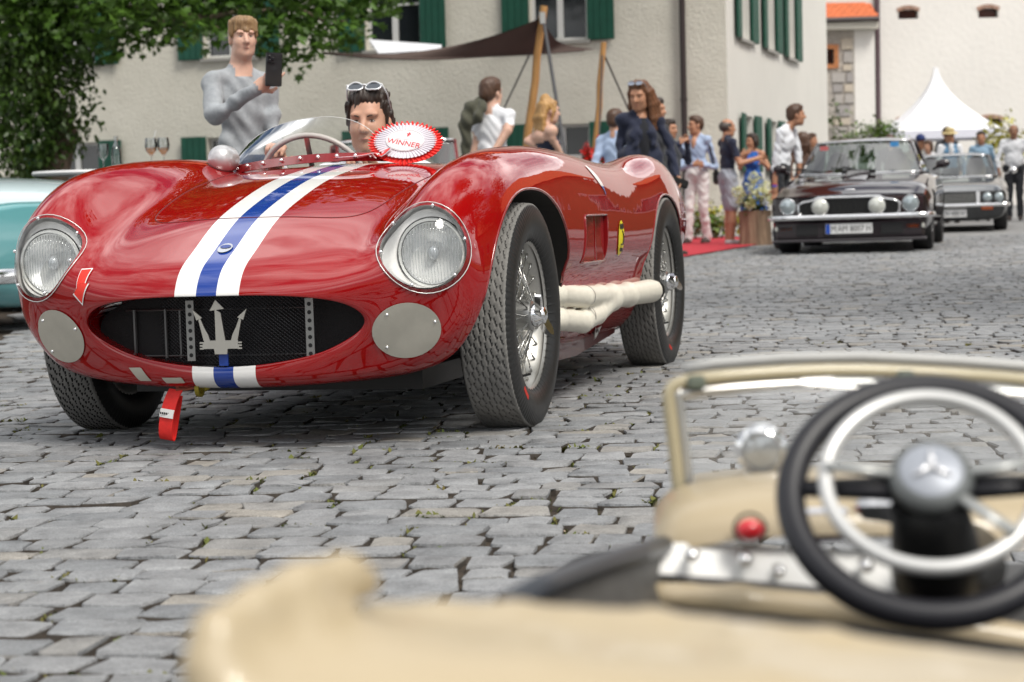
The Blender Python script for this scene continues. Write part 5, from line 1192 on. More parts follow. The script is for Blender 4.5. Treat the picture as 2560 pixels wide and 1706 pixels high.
# --- dark coupe driving up behind
AUB = paint('aubergine_paint', (.016, .008, .011))
fb = px(2123, 545, 23.0); yawA = .25; hv = Vector((-math.sin(yawA), -math.cos(yawA), 0)); pa = Vector((fb.x, fb.y, 0)) - hv * .85; pa.z = gz(pa.y)
ast = sedan('coupe', 'dark aubergine coupe with round headlights and two fog lamps following the red racer', pa, heading(yawA), AUB, wb=2.61, hw=.905, zn=.655, zh=.905, zb=.93, zroof=1.335, nose=.86, tyre_w=.24, glass=thin_glass('coupe_glass', (.55, .63, .61), .16))
XN = .865
m_ = MB(); m_.box((XN - .01, 0, .52), (.05, 1.68, .245), None, .02); m_.build('front_panel', mat('dark_panel', (.010, .006, .008), .25, coat=1.0), ast)
gp_ = [(-.52, -.10), (.52, -.10), (.56, -.06), (.56, .03), (.50, .06), (.40, .075), (.34, .105), (-.34, .105), (-.40, .075), (-.50, .06), (-.56, .03), (-.56, -.06)]
m_ = MB(); m_.tube([(XN + .03, y, .520 + z) for y, z in gp_], .014, 6, closed=True); gro = m_.build('grille', CHROME, ast, 180)
m_ = MB(); m_.prism([(y * .97, z * .95) for y, z in gp_], (XN + .017, 0, .52), (0, 1, 0), (0, 0, 1), 0, .004); m_.build('grille_back', BLACKM, gro)
for q in range(17): MB().box((XN + .026, -.48 + q * .06, .515), (.006, .008, .17)).build('grille_bar', BLACKM, gro)
for s in (1, -1):
    h_ = emptyo('headlight', (XN + .016, s * .68, .535), parent=ast); MB().lathe([(.088, -.02), (.088, .012), (.080, .016), (.060, .028), (0, .036)], (0, 0, 0), (1, 0, 0), 28).build('lens', LAMP, h_, 180); MB().lathe([(.086, .0), (.096, .010), (.090, .020), (.084, .012)], (0, 0, 0), (1, 0, 0), 28).build('bezel', CHROME, h_, 180)
    h_ = emptyo('fog_lamp', (XN + .05, s * .315, .520), parent=ast); MB().lathe([(.02, -.04), (.080, -.02), (.092, .0), (.090, .018), (.07, .034), (0, .042)], (0, 0, 0), (1, 0, 0), 28).build('lens', PALELAMP, h_, 180); MB().lathe([(.088, .004), (.098, .004), (.095, .018), (.088, .014)], (0, 0, 0), (1, 0, 0), 28).build('bezel', CHROME, h_, 180)
    h_ = MB().box((XN + .010, s * .70, .285), (.04, .15, .052), None, .008).build('indicator', AMBER, ast); MB().box((XN + .012, s * .805, .285), (.035, .05, .05), None, .008).build('side_lens', PALELAMP, h_)
    m_ = SDF(.02); m_.ell((-.86, s * .97, .99), (.04, .085, .055), 0); m_.cone((-.86, s * .97, .99), (-.90, s * .86, .93), .02, .02, 0); v_, f_, _ = m_.mesh(.015); rawmesh('door_mirror', v_, f_, AUB, ast, 180)
m_ = MB(); m_.tube(spline([(.58, -.925, .405), (XN - .06, -.90, .405), (XN + .055, -.78, .405), (XN + .075, -.4, .405), (XN + .08, 0, .405), (XN + .075, .4, .405), (XN + .055, .78, .405), (XN - .06, .90, .405), (.58, .925, .405)], 5), .030, 8, flat=(.6, 1)); m_.build('bumper', CHROME, ast, 180)
m_ = MB(); m_.box((XN - .02, 0, .26), (.10, 1.66, .22), None, .03); m_.build('front_valance', mat('valance_dark', (.012, .006, .009), .35, coat=.8), ast)
m_ = MB(); m_.box((XN - .01, 0, .145), (.14, 1.70, .035), None, .012); m_.build('chin_spoiler', mat('spoiler_grey', (.05, .045, .05), .4), ast)
for s in (1, -1): MB().box((XN + .032, s * .47, .265), (.01, .24, .12), None, .004).build('air_intake', BLACK, ast)
def number_plate(parent, x, z, txt, sx=1.0, w_=.52, size=.095):
    p = MB().box((x, 0, z), (.012, w_, .112), None, .004).build('number_plate', mat('plate_white', (.72, .72, .72), .4), parent)
    MB().box((x + .0065, -w_ / 2 + .028, z), (.002, .046, .104)).build('plate_band', mat('plate_blue', (.01, .07, .42), .4), p)
    text_mesh('plate_text', txt, size, basis((x + .0072, .022, z - .004), (0, 1, 0), (0, 0, 1)), mat('plate_black', (.02, .02, .02), .5), p, .0008, sx=sx)
number_plate(ast, XN + .05, .272, 'M:AM 8007 H', .82)
# bonnet bulge, wipers, bonnet badge
sc_ = SDF(.05); sc_.cone((.10, 0, .785), (-.55, 0, .87), .05, .075, 0, fl=((0, 1, 0), 3.6)); v_, f_, _ = sc_.mesh(.02); rawmesh('bonnet_scoop', v_, f_, AUB, ast, 180)
MB().box((-.575, 0, .925), (.02, .40, .045)).build('scoop_mouth', BLACK, ast)
MB().ell((.74, 0, .705), (.012, .06, .012)).build('wing_badge', CHROME, ast)
for yy in (.10, -.45): m_ = MB(); m_.tube([(-.66, yy, .92), (-.79, yy - .30, .99)], .008, 5); m_.tube([(-.68, yy + .05, .935), (-.82, yy - .45, .985)], .006, 5); m_.build('wiper', BLACK, ast)
m_ = MB(); m_.box((-.98, .40, 1.245), (.01, .10, .06)); m_.build('screen_sticker', mat('sticker_blue', (.05, .25, .55), .5), ast)
m_ = MB(); m_.box((-1.00, -.44, 1.225), (.01, .10, .05)); m_.build('screen_sticker', mat('sticker_red', (.5, .12, .12), .5), ast)

# --- grey coupe behind it
GRY = paint('grey_paint', (.016, .018, .021))
pb = px(2445, 560, 31.5); pb = Vector((pb.x - .35, 31.8, gz(31.8)))
frr = sedan('grey_coupe', 'grey two door coupe with twin headlights queuing behind the dark coupe', pb, heading(.24), GRY, wb=2.5, hw=.87, zn=.60, zh=.84, zb=.87, zroof=1.22, nose=.90, r=.31, tyre_w=.21, roof=mat('dark_roof', (.06, .062, .065), .3, .3, coat=.5))
XN = .905
m_ = MB(); m_.box((XN - .01, 0, .50), (.04, 1.60, .20), None, .015); m_.build('front_panel', mat('dark_grey_panel', (.03, .03, .03), .3), frr)
g_ = MB().box((XN + .014, 0, .50), (.02, .80, .15), None, .006).build('grille', BLACKM, frr)
for q in range(7): MB().box((XN + .027, 0, .44 + q * .02), (.006, .78, .007)).build('grille_bar', ALU, g_)
for s in (1, -1):
    MB().box((XN + .02, s * .43, .50), (.025, .06, .19), None, .006).build('grille_post', CHROME, frr)
    for y in (.565, .735):
        h_ = emptyo('headlight', (XN + .012, s * y, .505), parent=frr); MB().lathe([(.072, -.01), (.070, .014), (.04, .026), (0, .03)], (0, 0, 0), (1, 0, 0), 24).build('lens', LAMP, h_, 180); MB().lathe([(.070, .0), (.080, .008), (.074, .016)], (0, 0, 0), (1, 0, 0), 24).build('bezel', CHROME, h_, 180)
    MB().box((XN + .01, s * .56, .345), (.04, .17, .05), None, .008).build('indicator', AMBER, frr)
    m_ = SDF(.02); m_.ell((-.80, s * .95, .92), (.05, .07, .055), 0); m_.cone((-.80, s * .95, .92), (-.84, s * .80, .85), .014, .014, 0); v_, f_, _ = m_.mesh(.015); rawmesh('door_mirror', v_, f_, CHROME, frr, 180)
m_ = MB(); m_.tube(spline([(.6, -.89, .395), (XN - .02, -.86, .395), (XN + .06, -.72, .395), (XN + .075, 0, .395), (XN + .06, .72, .395), (XN - .02, .86, .395), (.6, .89, .395)], 5), .028, 8, flat=(.6, 1)); m_.build('bumper', CHROME, frr, 180)
number_plate(frr, XN + .02, .275, 'M OV 400 H', .82)
for yy in (.1, -.4): m_ = MB(); m_.tube([(-.66, yy, .855), (-.82, yy - .4, .905)], .008, 5); m_.build('wiper', BLACK, frr)

# --- turquoise and white saloon at the edge of the picture
TUR = mat('turquoise_paint', (.10, .30, .32), .25, coat=1.0); PAL = mat('pale_blue_paint', (.50, .60, .63), .25, coat=1.0)
tp = px(10, 827, 12.6); hd = Vector((.80, -.60, 0)).normalized()
tq = sedan('turquoise_saloon', 'pale blue and turquoise two tone saloon parked behind the front wing of the red racer', (tp.x - .16, 13.0, 0), math.atan2(hd.y, hd.x), TUR, wb=2.5, hw=.80, zn=.80, zh=.98, zb=1.0, zroof=1.50, nose=.62, tail=-3.3, r=.32, tyre_w=.16, roof=PAL, xw=(-.95, -1.35, -2.3, -2.8), hwr=.55, rnd=1.0, hub=CHROME)
ur = lambda x, zt, h: [(x, 0, zt), (x, h * .4, zt - .005), (x, h * .72, zt - .02), (x, h * .92, zt - .05), (x, h * 1.0, zt - .13), (x, h * 1.012, .64), (x, h * .9, .62), (x, h * .6, .62), (x, h * .3, .62), (x, 0, .62)]
closed_loft([ur(.55, .80, .66), ur(.46, .87, .73), ur(.2, .95, .79), ur(-.3, .985, .805), ur(-.8, 1.005, .81), ur(-1.6, 1.02, .81), ur(-2.6, 1.0, .80), ur(-3.1, .90, .72)], 'upper_body', PAL, tq)
for s in (1, -1):
    h_ = emptyo('headlight', (.60, s * .60, .70), parent=tq); MB().lathe([(.10, -.10), (.10, .0), (.085, .02), (0, .05)], (0, 0, 0), (1, 0, 0), 28).build('lens', LAMP, h_, 180); MB().lathe([(.10, -.08), (.115, -.01), (.10, .03), (.088, .022)], (0, 0, 0), (1, 0, 0), 28).build('bezel', TUR, h_, 180)
    m_ = MB(); m_.tube([(.45, s * .775, .63), (-.6, s * .822, .635), (-2.9, s * .79, .63)], .012, 6); m_.build('side_trim', CHROME, tq, 180)
m_ = MB(); m_.tube(spline([(.25, -.84, .36), (.55, -.80, .36), (.70, -.55, .36), (.74, 0, .36), (.70, .55, .36), (.55, .80, .36), (.25, .84, .36)], 5), .05, 8, flat=(.5, 1)); m_.build('bumper', CHROME, tq, 180)

# --- black car and red roofed car glimpsed behind the racer
BLK = paint('black_paint', (.008, .008, .009))
bk = px(430, 560, 15.5); sedan('black_saloon', 'black car half hidden behind the silver mirror of the red racer', (bk.x - .9, 16.2, 0), math.atan2(-.12, 1), BLK, zn=.70, zh=.96, zb=.98, zroof=1.12, nose=.8, xw=(-1.0, -1.5, -2.0, -2.5), hwr=.4, cabin=False)
rk = px(1018, 560, 20.0); rsd = sedan('red_roofed_car', 'small car with a dark red roof standing behind the winner rosette', (rk.x, 19.3, gz(19.3)), math.atan2(-1, .12), mat('dusty_teal', (.12, .16, .15), .3, coat=.8), wb=2.2, hw=.72, zn=.72, zh=.88, zb=.92, zroof=1.36, nose=.5, tail=-2.7, r=.29, tyre_w=.16, roof=mat('dark_red_roof', (.16, .012, .015), .4), xw=(-.2, -.55, -1.7, -2.2), hwr=.56)

# ------------------------------------------------------------------ marquee, sail, poles, ropes
TENTM = mat('tent_white', (.80, .80, .82), .8, vary=.03, vscale=1)
tc_ = px(2366, 500, 53.0); s_ = 53 / FPX; zb_ = px(2366, 347, 53).z; ze = px(2366, 326, 53).z; za_ = px(2366, 162, 53).z; hwid = 274 * s_ / 2 * .97
tent = thing('marquee', 'white pagoda tent with a peaked roof in front of the barn', 'tent', (tc_.x, 54.0, gz(54))); z0 = gz(54); G = []
for t in np.linspace(0, 1, 15):
    wd = hwid * (1 - t) * (1 - .52 * t * (1 - t) * 2.0) + .05 * t; zz = ze - z0 + (za_ - ze) * (t ** 1.0)
    zz = ze - z0 + (za_ - ze) * t; ring_ = []
    wd = hwid * ((1 - t) ** 1.75) + .06 * t
    for q in range(16):
        e, f_ = divmod(q, 4); f_ = f_ / 4; cs = [(-1, -1), (1, -1), (1, 1), (-1, 1), (-1, -1)]; x = cs[e][0] + (cs[e + 1][0] - cs[e][0]) * f_; y = cs[e][1] + (cs[e + 1][1] - cs[e][1]) * f_; ring_.append((x * wd, y * wd, zz))
    G.append(ring_)
tp_ = MB().grid(np.array(G), wv=True).build('peaked_roof', TENTM, tent, 20)
for q in range(4):
    a = math.pi / 2 * q; ca, sa = math.cos(a), math.sin(a); m_ = MB(); hh = ze - zb_
    pts = [(-hwid, -hwid - .02, ze - z0 - hh), (hwid, -hwid - .02, ze - z0 - hh), (hwid, -hwid - .02, ze - z0), (-hwid, -hwid - .02, ze - z0), (-hwid, -hwid, ze - z0 - hh), (hwid, -hwid, ze - z0 - hh), (hwid, -hwid, ze - z0), (-hwid, -hwid, ze - z0)]
    m_.add([(x * ca - y * sa, x * sa + y * ca, z) for x, y, z in pts], [(0, 1, 2, 3), (7, 6, 5, 4), (0, 4, 5, 1)]); m_.build('valance', mat('tent_valance', (.70, .71, .80), .8), tent, 0)
    m_ = MB(); m_.tube([(hwid * .97 * (1 if q in (0, 3) else -1), hwid * .97 * (1 if q < 2 else -1), 0), (hwid * .97 * (1 if q in (0, 3) else -1), hwid * .97 * (1 if q < 2 else -1), ze - z0)], .03, 8); m_.build('leg', FRAMEW, tent)
    
SAILM = mat('sail_brown', (.085, .060, .052), .85, vary=.08, vscale=2); WOODP = mat('pole_wood', (.45, .24, .085), .6, vary=.2, vscale=5, stretch=(6, 6, .6))
A_, Lc, Rc_ = D2(1246, 42, 27.0), D2(742, 122, 25.6), D2(1368, 114, 28.5)
lo_e = spline([D2(742, 122, 25.6), D2(860, 133, 25.8), D2(1000, 136, 26.2), D2(1110, 130, 26.8), D2(1230, 124, 27.6), D2(1368, 114, 28.5)], 5)
up_e = spline([D2(742, 121, 25.6), D2(880, 126, 25.9), D2(1000, 115, 26.2), D2(1110, 91, 26.5), D2(1190, 64, 26.8), D2(1246, 42, 27.0)], 5)
rt_e = spline([D2(1246, 42, 27.0), D2(1262, 74, 27.4), D2(1285, 98, 27.9), D2(1320, 109, 28.2), D2(1368, 114, 28.5)], 5)
def lerp_rows(a, b, n=5): return np.array([a * (1 - t) + b * t for t in np.linspace(0, 1, n)])
nU = len(up_e); lo_l = np.array([lo_e[int(round(i * .80 * (len(lo_e) - 1) / (nU - 1)))] for i in range(nU)])
tot = np.concatenate([up_e, rt_e[1:]]); lo_r = np.array(spline(lo_e[::3].tolist(), 6)); ii = np.linspace(0, len(lo_r) - 1, len(tot)); lo_r = np.stack([np.interp(ii, np.arange(len(lo_r)), lo_r[:, q]) for q in range(3)], 1)
Gs = lerp_rows(tot, lo_r, 6); sail = thing('shade_sail', 'brown fabric shade sail stretched from the tall wooden pole', 'sail', (0, 0, 0))
m_ = MB(); m_.grid(Gs); m_.grid(Gs[::-1] + np.array((0, .03, .012))); m_.build('sail_cloth', SAILM, sail, 180); m_ = MB(); m_.tube([tuple(p) for p in lo_r], .016, 6); m_.build('edge_hem', SAILM, sail, 180)
ws_ = thing('white_awning', 'white awning corner showing between the sail and the green shutters', 'awning', (0, 0, 0)); q4 = [D2(848, 94, 29), D2(1015, 106, 29.5), D2(1012, 118, 28.6), D2(870, 126, 28.4)]
m_ = MB(); G = np.array([[np.array(q4[0]) * (1 - u) + np.array(q4[1]) * u, np.array(q4[3]) * (1 - u) + np.array(q4[2]) * u] for u in np.linspace(0, 1, 7)]); m_.grid(G); m_.grid(G[::-1] + np.array((0, .02, .02))); m_.build('awning_cloth', mat('awning_white', (.72, .74, .78), .8), ws_, 180)
def pole(name, label, a, b, r0, r1, dd):
    b_ = Vector(b); a_ = Vector(a); dirn = (b_ - a_).normalized(); t = (gz(dd) - .02 - a_.z) / dirn.z; foot = a_ + dirn * t
    p = thing(name, label, 'pole', foot, 0, 'wooden sail poles'); n = 10; pts = [Vector((0, 0, 0)).lerp(b_ - foot, i / n) + Vector((.01 * math.sin(i * 2.1), 0, 0)) for i in range(n + 1)]
    MB().tube(pts, [r0 + (r1 - r0) * i / n for i in range(n + 1)], 12).build('shaft', WOODP, p, 60); return p
p1 = pole('sail_pole', 'tall leaning wooden pole carrying the brown sail', D2(1214, 310, 27.2), D2(1249, 14, 27.0), .062, .048, 27.2); MB().box(D2(1247, 42, 26.92) - p1.location, (.08, .03, .16), None, .008).build('pole_plate', ALU, p1)
p2 = pole('sail_pole', 'shorter leaning wooden pole beside the woman in the navy blazer', D2(1369, 345, 28.6), D2(1386, 97, 28.5), .050, .040, 28.6)
ROPE = mat('rope_dark', (.06, .06, .065), .7)
for i, (a, b) in enumerate([((1250, 55, 26.95), (1290, 300, 25.5)), ((1250, 55, 27.05), (1165, 235, 30.0)), ((1390, 130, 28.5), (1432, 225, 29.5)), ((1384, 128, 28.4), (1376, 330, 28.0))]):
    A1, B1 = D2(*a), D2(*b); dr = (B1 - A1).normalized(); t = (gz(B1.y) - A1.z) / dr.z if dr.z < -.01 else 1; E1 = A1 + dr * t
    r_ = thing('guy_rope', ['thick dark guy rope dropping from the tall pole behind the blonde woman', 'guy rope running from the tall pole behind the man in the white shirt', 'guy rope running from the short pole behind the woman in the blazer', 'dark rope hanging close along the short pole'][i], 'rope', A1)
    MB().tube([(0, 0, 0), (E1 - A1) * .5, E1 - A1], .024 if i == 0 else .014, 6).build('rope', ROPE, r_)

# ------------------------------------------------------------------ red carpet, planter, flowers, bar tables
cp_ = [ground_at(u * k_, v * k_) for u, v in ((1500, 604), (1778, 558), (1690, 547), (1500, 545))]; G = []
for i in range(9):
    t = i / 8; G.append([np.array(cp_[0].lerp(cp_[1], t)) + np.array((0, 0, .014)), np.array(cp_[3].lerp(cp_[2], t)) + np.array((0, 0, .014 + .01 * math.sin(i)))])
m_ = MB(); m_.grid(np.array(G)); m_.grid((np.array(G) - np.array((0, 0, .03)))[::-1]); rcpt = m_.build('red_carpet', mat('carpet_red', (.42, .025, .04), .95, vary=.12, vscale=6, bump=.3, bscale=80), None, 180); tag(rcpt, 'red carpet laid over the cobbles along the house', 'carpet')
pl = gp(1888, 590, 27.6); stump = thing('stump_planter', 'weathered tree stump planter full of pale hydrangeas', 'planter', pl); random.seed(3)
ng = 40; prof = []
for z, r_ in ((-.03, .23), (.1, .215), (.3, .21), (.46, .225), (.465, .18), (.40, .17)):
    prof.append([((r_ * (1 + .05 * math.sin(q * 1.9) + .03 * math.sin(q * 3.7 + 1))) * math.cos(2 * math.pi * q / ng), (r_ * (1 + .05 * math.sin(q * 1.9))) * math.sin(2 * math.pi * q / ng), z) for q in range(ng)])
MB().grid(np.array(prof), wv=True).build('stump', mat('stump_bark', (.22, .15, .10), .95, vary=.4, vscale=8, bump=1, bscale=20, bdist=.05, stretch=(1, 1, .15)), stump, 60)
Vl, Fl = leaves(clump_points([(Vector((0, 0, .58)), (.26, .22, .14)), (Vector((0, -.08, .50)), (.26, .15, .10))], 3500, 91), .075, 'ivy', 92, .2); rawmesh('foliage', Vl, Fl, BUSHM, stump, 0)
HYD = mat('hydrangea', (.62, .62, .34), .7, vary=.2, vscale=14)
for i, (x, y, z, r_) in enumerate([(-.12, -.12, .74, .10), (.05, -.10, .82, .09), (.18, -.08, .76, .10), (-.20, -.10, .62, .07), (-.03, -.20, .66, .075), (.13, -.20, .60, .08), (.24, -.14, .62, .07), (-.08, -.22, .54, .06), (.0, -.05, .90, .08), (-.22, -.05, .72, .08), (.26, -.02, .72, .08), (.08, -.24, .70, .07)]):
    g = np.random.default_rng(i); d = g.normal(size=(150, 3)); d /= np.linalg.norm(d, axis=1)[:, None]; Vl, Fl = leaves(np.array((x, y, z)) + d * r_ * .92, .032, 'ivy', 95 + i, 0); rawmesh('flower_head', Vl, Fl, HYD, stump, 0)
fb_ = gp(1470, 560, 22.5); fs = thing('flower_stand', 'tall vase of red gladioli and white blooms behind the rear wing', 'flowers', fb_)
MB().lathe([(.12, 0), (.14, .02), (.10, .2), (.13, .55), (.16, .72), (.14, .72), (.1, .5)], (0, 0, 0), (0, 0, 1), 20).build('vase', mat('vase_grey', (.25, .25, .24), .5), fs, 60)
m_ = MB(); redpos = []; wpos = []
for i, (u, v) in enumerate([(1345, 360), (1350, 345), (1358, 352), (1382, 350), (1378, 332), (1390, 358), (1340, 352), (1384, 340), (1352, 366), (1392, 368)]): p = D2(u, v, 22.5) - fb_; m_.tube([(0, 0, .7), p], .006, 5); redpos.append(p)
for u, v in ((1405, 350), (1412, 362), (1400, 368), (1330, 366), (1420, 352), (1372, 372)): p = D2(u, v, 22.5) - fb_; m_.tube([(0, 0, .7), p], .006, 5); wpos.append(p)
m_.build('stems', BUSHM, fs)
for nm_, ps_, mt_ in (('red_bloom', redpos, mat('petal_red', (.62, .02, .015), .6)), ('white_bloom', wpos, mat('petal_white', (.75, .74, .70), .6))):
    for i, p in enumerate(ps_):
        g = np.random.default_rng(i + 40); pos = np.array(p) + g.normal(0, 1, (26, 3)) * np.array((.022, .022, .05 if nm_ == 'red_bloom' else .028)); Vl, Fl = leaves(pos, .05, 'ivy', i + 41, 0); rawmesh(nm_, Vl, Fl, mt_, fs, 0)
TABM = mat('table_white', (.62, .62, .62), .45); WGL = thin_glass('wine_glass', (.94, .95, .95), .07)
for i, (u, d, lab) in enumerate(((205, 15.0, 'white topped bar table under the maple with two clear glasses'), (392, 15.2, 'white topped bar table with two orange drinks behind the red racer'))):
    b_ = gp(u, 600, d); zt_ = px(u, 437 if i == 0 else 432, d).z; t = thing('bar_table', lab, 'table', b_, 0, 'bar tables behind the racer')
    MB().lathe([(0, zt_ - .03), (.33, zt_ - .03), (.34, zt_ - .015), (.33, zt_), (0, zt_)], (0, 0, 0), (0, 0, 1), 40).build('table_top', TABM, t, 40); MB().tube([(0, 0, .03), (0, 0, zt_ - .03)], .035, 12).build('leg', ALU, t); MB().lathe([(.26, 0), (.26, .015), (.05, .03), (0, .03)], (0, 0, 0), (0, 0, 1), 32).build('base', ALU, t, 40)
    for j, (du, kind) in enumerate((((55, 'tumbler'), (88, 'bottle')), ((-12, 'spritz'), (19, 'spritz')))[i]):
        gpx = px(u + du, 432, d - .05); g_ = thing('wine_glass' if kind == 'spritz' else ('tumbler' if kind == 'tumbler' else 'carafe'), [['clear empty goblet on the bar table under the maple', 'pale clear carafe on the bar table under the maple'], ['left of two stemmed glasses with orange drink', 'stemmed glass with orange drink and the straw standing nearer the boy']][i][j], 'glass', (gpx.x, d - .05, b_.z + zt_ + .001))
        if kind == 'spritz':
            MB().lathe([(.035, 0), (.034, .003), (.006, .008), (.005, .09), (.012, .10), (.040, .135), (.047, .175), (.040, .225), (.0385, .225), (.045, .175), (.038, .137)], (0, 0, 0), (0, 0, 1), 24).build('goblet', WGL, g_, 60); MB().lathe([(0, .104), (.020, .11), (.037, .137), (.041, .150), (0, .150)], (0, 0, 0), (0, 0, 1), 20).build('drink', mat('orange_drink', (.85, .28, .02), .2), g_, 60)
            if j == 0: MB().tube([(.0, 0, .13), (.04, 0, .28)], .004, 6).build('straw', TABM, g_)
        elif kind == 'tumbler': MB().lathe([(.03, 0), (.03, .004), (.006, .01), (.006, .07), (.04, .11), (.042, .19), (.040, .19), (.038, .112)], (0, 0, 0), (0, 0, 1), 20).build('goblet', WGL, g_, 60)
        else: MB().lathe([(.035, 0), (.037, .1), (.034, .15), (.014, .19), (.014, .24), (.011, .24), (.011, .19), (.03, .15)], (0, 0, 0), (0, 0, 1), 20).build('bottle', WGL, g_, 60)
# ------------------------------------------------------------------ people
SKINC = {'light': (.52, .29, .20), 'tan': (.42, .21, .125), 'fair': (.60, .37, .28), 'brown': (.30, .15, .09)}
def skinm(k): return mat('skin_' + k, SKINC[k], .5, sss=.12, vary=.08, vscale=25)
HAIRC = {'blond': ((.30, .19, .09), (.17, .10, .05)), 'dark': ((.022, .015, .012), (.05, .034, .026)), 'brown': ((.10, .05, .028), (.055, .028, .018)), 'golden': ((.50, .30, .11), (.30, .15, .05)), 'chestnut': ((.17, .07, .03), (.09, .04, .02)), 'grey': ((.10, .085, .075), (.05, .04, .035))}
def hairm(k): return mat('hair_' + k, HAIRC[k][0], .45, col2=HAIRC[k][1], vscale=45, stretch=(1, 1, .25), bump=.5, bscale=140, bdist=.004)
def cloth(name, col, rough=.85, **kw): return mat('cloth_' + name, col, rough, sheen=.15, vary=kw.pop('vary', .06), vscale=18, bump=.25, bscale=260, bdist=.002, **kw)
EYE, LIP, BROW, WHT = mat('eye_dark', (.035, .022, .018), .2), mat('lips', (.40, .17, .13), .5), mat('eyebrow', (.06, .035, .025), .7), mat('eye_white', (.60, .56, .53), .3)
def hrot(a, pitch=0.0, tilt=0.0):
    """columns: person's left, forward, up"""
    f = Vector((math.sin(a) * math.cos(pitch), -math.cos(a) * math.cos(pitch), math.sin(pitch))); l = Vector((0, 0, 1)).cross(f).normalized(); u = f.cross(-l) if False else (-l).cross(f) * -1
    u = l.cross(f) * -1 if l.cross(f).z < 0 else l.cross(f)
    if tilt:
        l2 = l * math.cos(tilt) + u * math.sin(tilt); u = u * math.cos(tilt) - l * math.sin(tilt); l = l2
    return Matrix(((l.x, f.x, u.x), (l.y, f.y, u.y), (l.z, f.z, u.z)))
def add_head(S, c, M, s=1.0, fine=True, female=False, browt=7):
    P = lambda x, y, z: Vector(c) + M @ Vector((x * s, y * s, z * s)); E = lambda x, y, z, rx, ry, rz, t=0, k=.02: S.ell(P(x, y, z), (rx * s, ry * s, rz * s), t, k * s, M)
    E(0, -.012, .035, .076, .097, .088); E(0, .022, -.035, .056, .070, .086, 0, .04); E(0, .058, -.100, .026, .026, .022, 0, .03)
    for q in (-1, 1):
        E(q * .036, .050, -.030, .026, .030, .030, 0, .03); E(q * .040, .030, -.080, .020, .030, .026, 0, .03)
        E(q * .078, -.004, -.012, .010, .020, .031, 0, .008); E(q * .030, .078, .030, .026, .016, .012, 0, .014)
        S.cut(P(q * .031, .0975, .005), (.018 * s, .0155 * s, .011 * s), .012 * s, M)
    S.cone(P(0, .086, .014), P(0, .112, -.030), .009 * s, .0135 * s, 0, .012 * s)
    for q in (-1, 1): E(q * .011, .098, -.033, .009, .010, .008, 0, .006)
    E(0, .0855, -.0655, .019, .009, .0085, 0, .008)
def face_parts(parent, c, M, s, browm, fine):
    """eyes, brows and lips as small smooth pieces set into the face"""
    P = lambda x, y, z: Vector(c) + M @ Vector((x * s, y * s, z * s))
    for q in (-1, 1):
        e = MB()
        if fine:
            e.m = 0; e.ell(P(q * .0305, .0760, .0035), (.0125 * s, .0085 * s, .0052 * s), 14, 8, M); e.m = 1; e.ell(P(q * .0305 + .001, .0800, .0040), (.0056 * s, .0056 * s, .0050 * s), 12, 8, M)
            e.tube([P(q * (.0305 + .0125 * t), .0835 - .006 * t * t, .0035 + .0056 * (1 - t * t)) for t in np.linspace(-1, 1, 7)], .0013 * s, 5)
        else: e.m = 1; e.ell(P(q * .0305, .0800, .0035), (.0095 * s, .0060 * s, .0036 * s), 10, 6, M)
        e.build('eye', [WHT, EYE], parent, 180)
        MB().tube([P(q * (.016 + .032 * t), .0955 - .014 * t * t, .0205 + .006 * math.sin(t * 2.4)) for t in np.linspace(0, 1, 6)], [.0018 * s, .0030 * s, .0032 * s, .0028 * s, .0022 * s, .0012 * s], 6, flat=(1, 1)).build('eyebrow', browm, parent, 180)
    m_ = MB(); m_.tube([P(.021 * t, .0935 - .010 * t * t, -.0655 + .0012 * t * t) for t in np.linspace(-1, 1, 9)], [(.0008 + .0034 * (1 - abs(t) ** 1.6)) * s for t in np.linspace(-1, 1, 9)], 8); m_.build('lips', LIP, parent, 180)
def add_hand(S, w, d, nrm, s=1.0, curl=.3, spread=.05, t=0, side=1, thumb=True, index_up=False):
    """w wrist, d direction of the fingers, nrm back of the hand; side +1: thumb towards nrm x d"""
    d = Vector(d).normalized(); nrm = Vector(nrm); nrm = (nrm - d * nrm.dot(d)).normalized(); b = nrm.cross(d).normalized() * side
    w = Vector(w); pc = w + d * .045 * s; Mx = Matrix(((b.x, d.x, nrm.x), (b.y, d.y, nrm.y), (b.z, d.z, nrm.z)))
    S.ell(pc, (.038 * s, .052 * s, .015 * s), t, .012 * s, Mx); S.cone(w - d * .02 * s, w + d * .03 * s, .025 * s, .028 * s, t, .015 * s, (nrm, .75))
    for i, (o, L_) in enumerate(((.028, .075), (.009, .083), (-.010, .077), (-.028, .060))):
        p = w + d * .088 * s + b * o * s; cu_ = curl * (1 + .15 * i); dd = (d + b * (o * spread * 40) * .05).normalized(); pts = [p]; a = 0
        if index_up and i == 0: cu_ = .12
        for L3 in (.42, .32, .26):
            a += cu_; pts.append(pts[-1] + (dd * math.cos(a) - nrm * math.sin(a)) * L_ * L3 * s)
        S.chain(pts, [.0092 * s, .0088 * s, .0080 * s, .0068 * s], t, .004 * s)
    if thumb:
        p = w + d * .030 * s + b * .030 * s - nrm * .006 * s; q = p + (d * .6 + b * .75 - nrm * .25) * .036 * s; r_ = q + (d * .9 + b * .15 - nrm * .35) * .032 * s; S.chain([p, q, r_], [.013 * s, .011 * s, .008 * s], t, .008 * s)
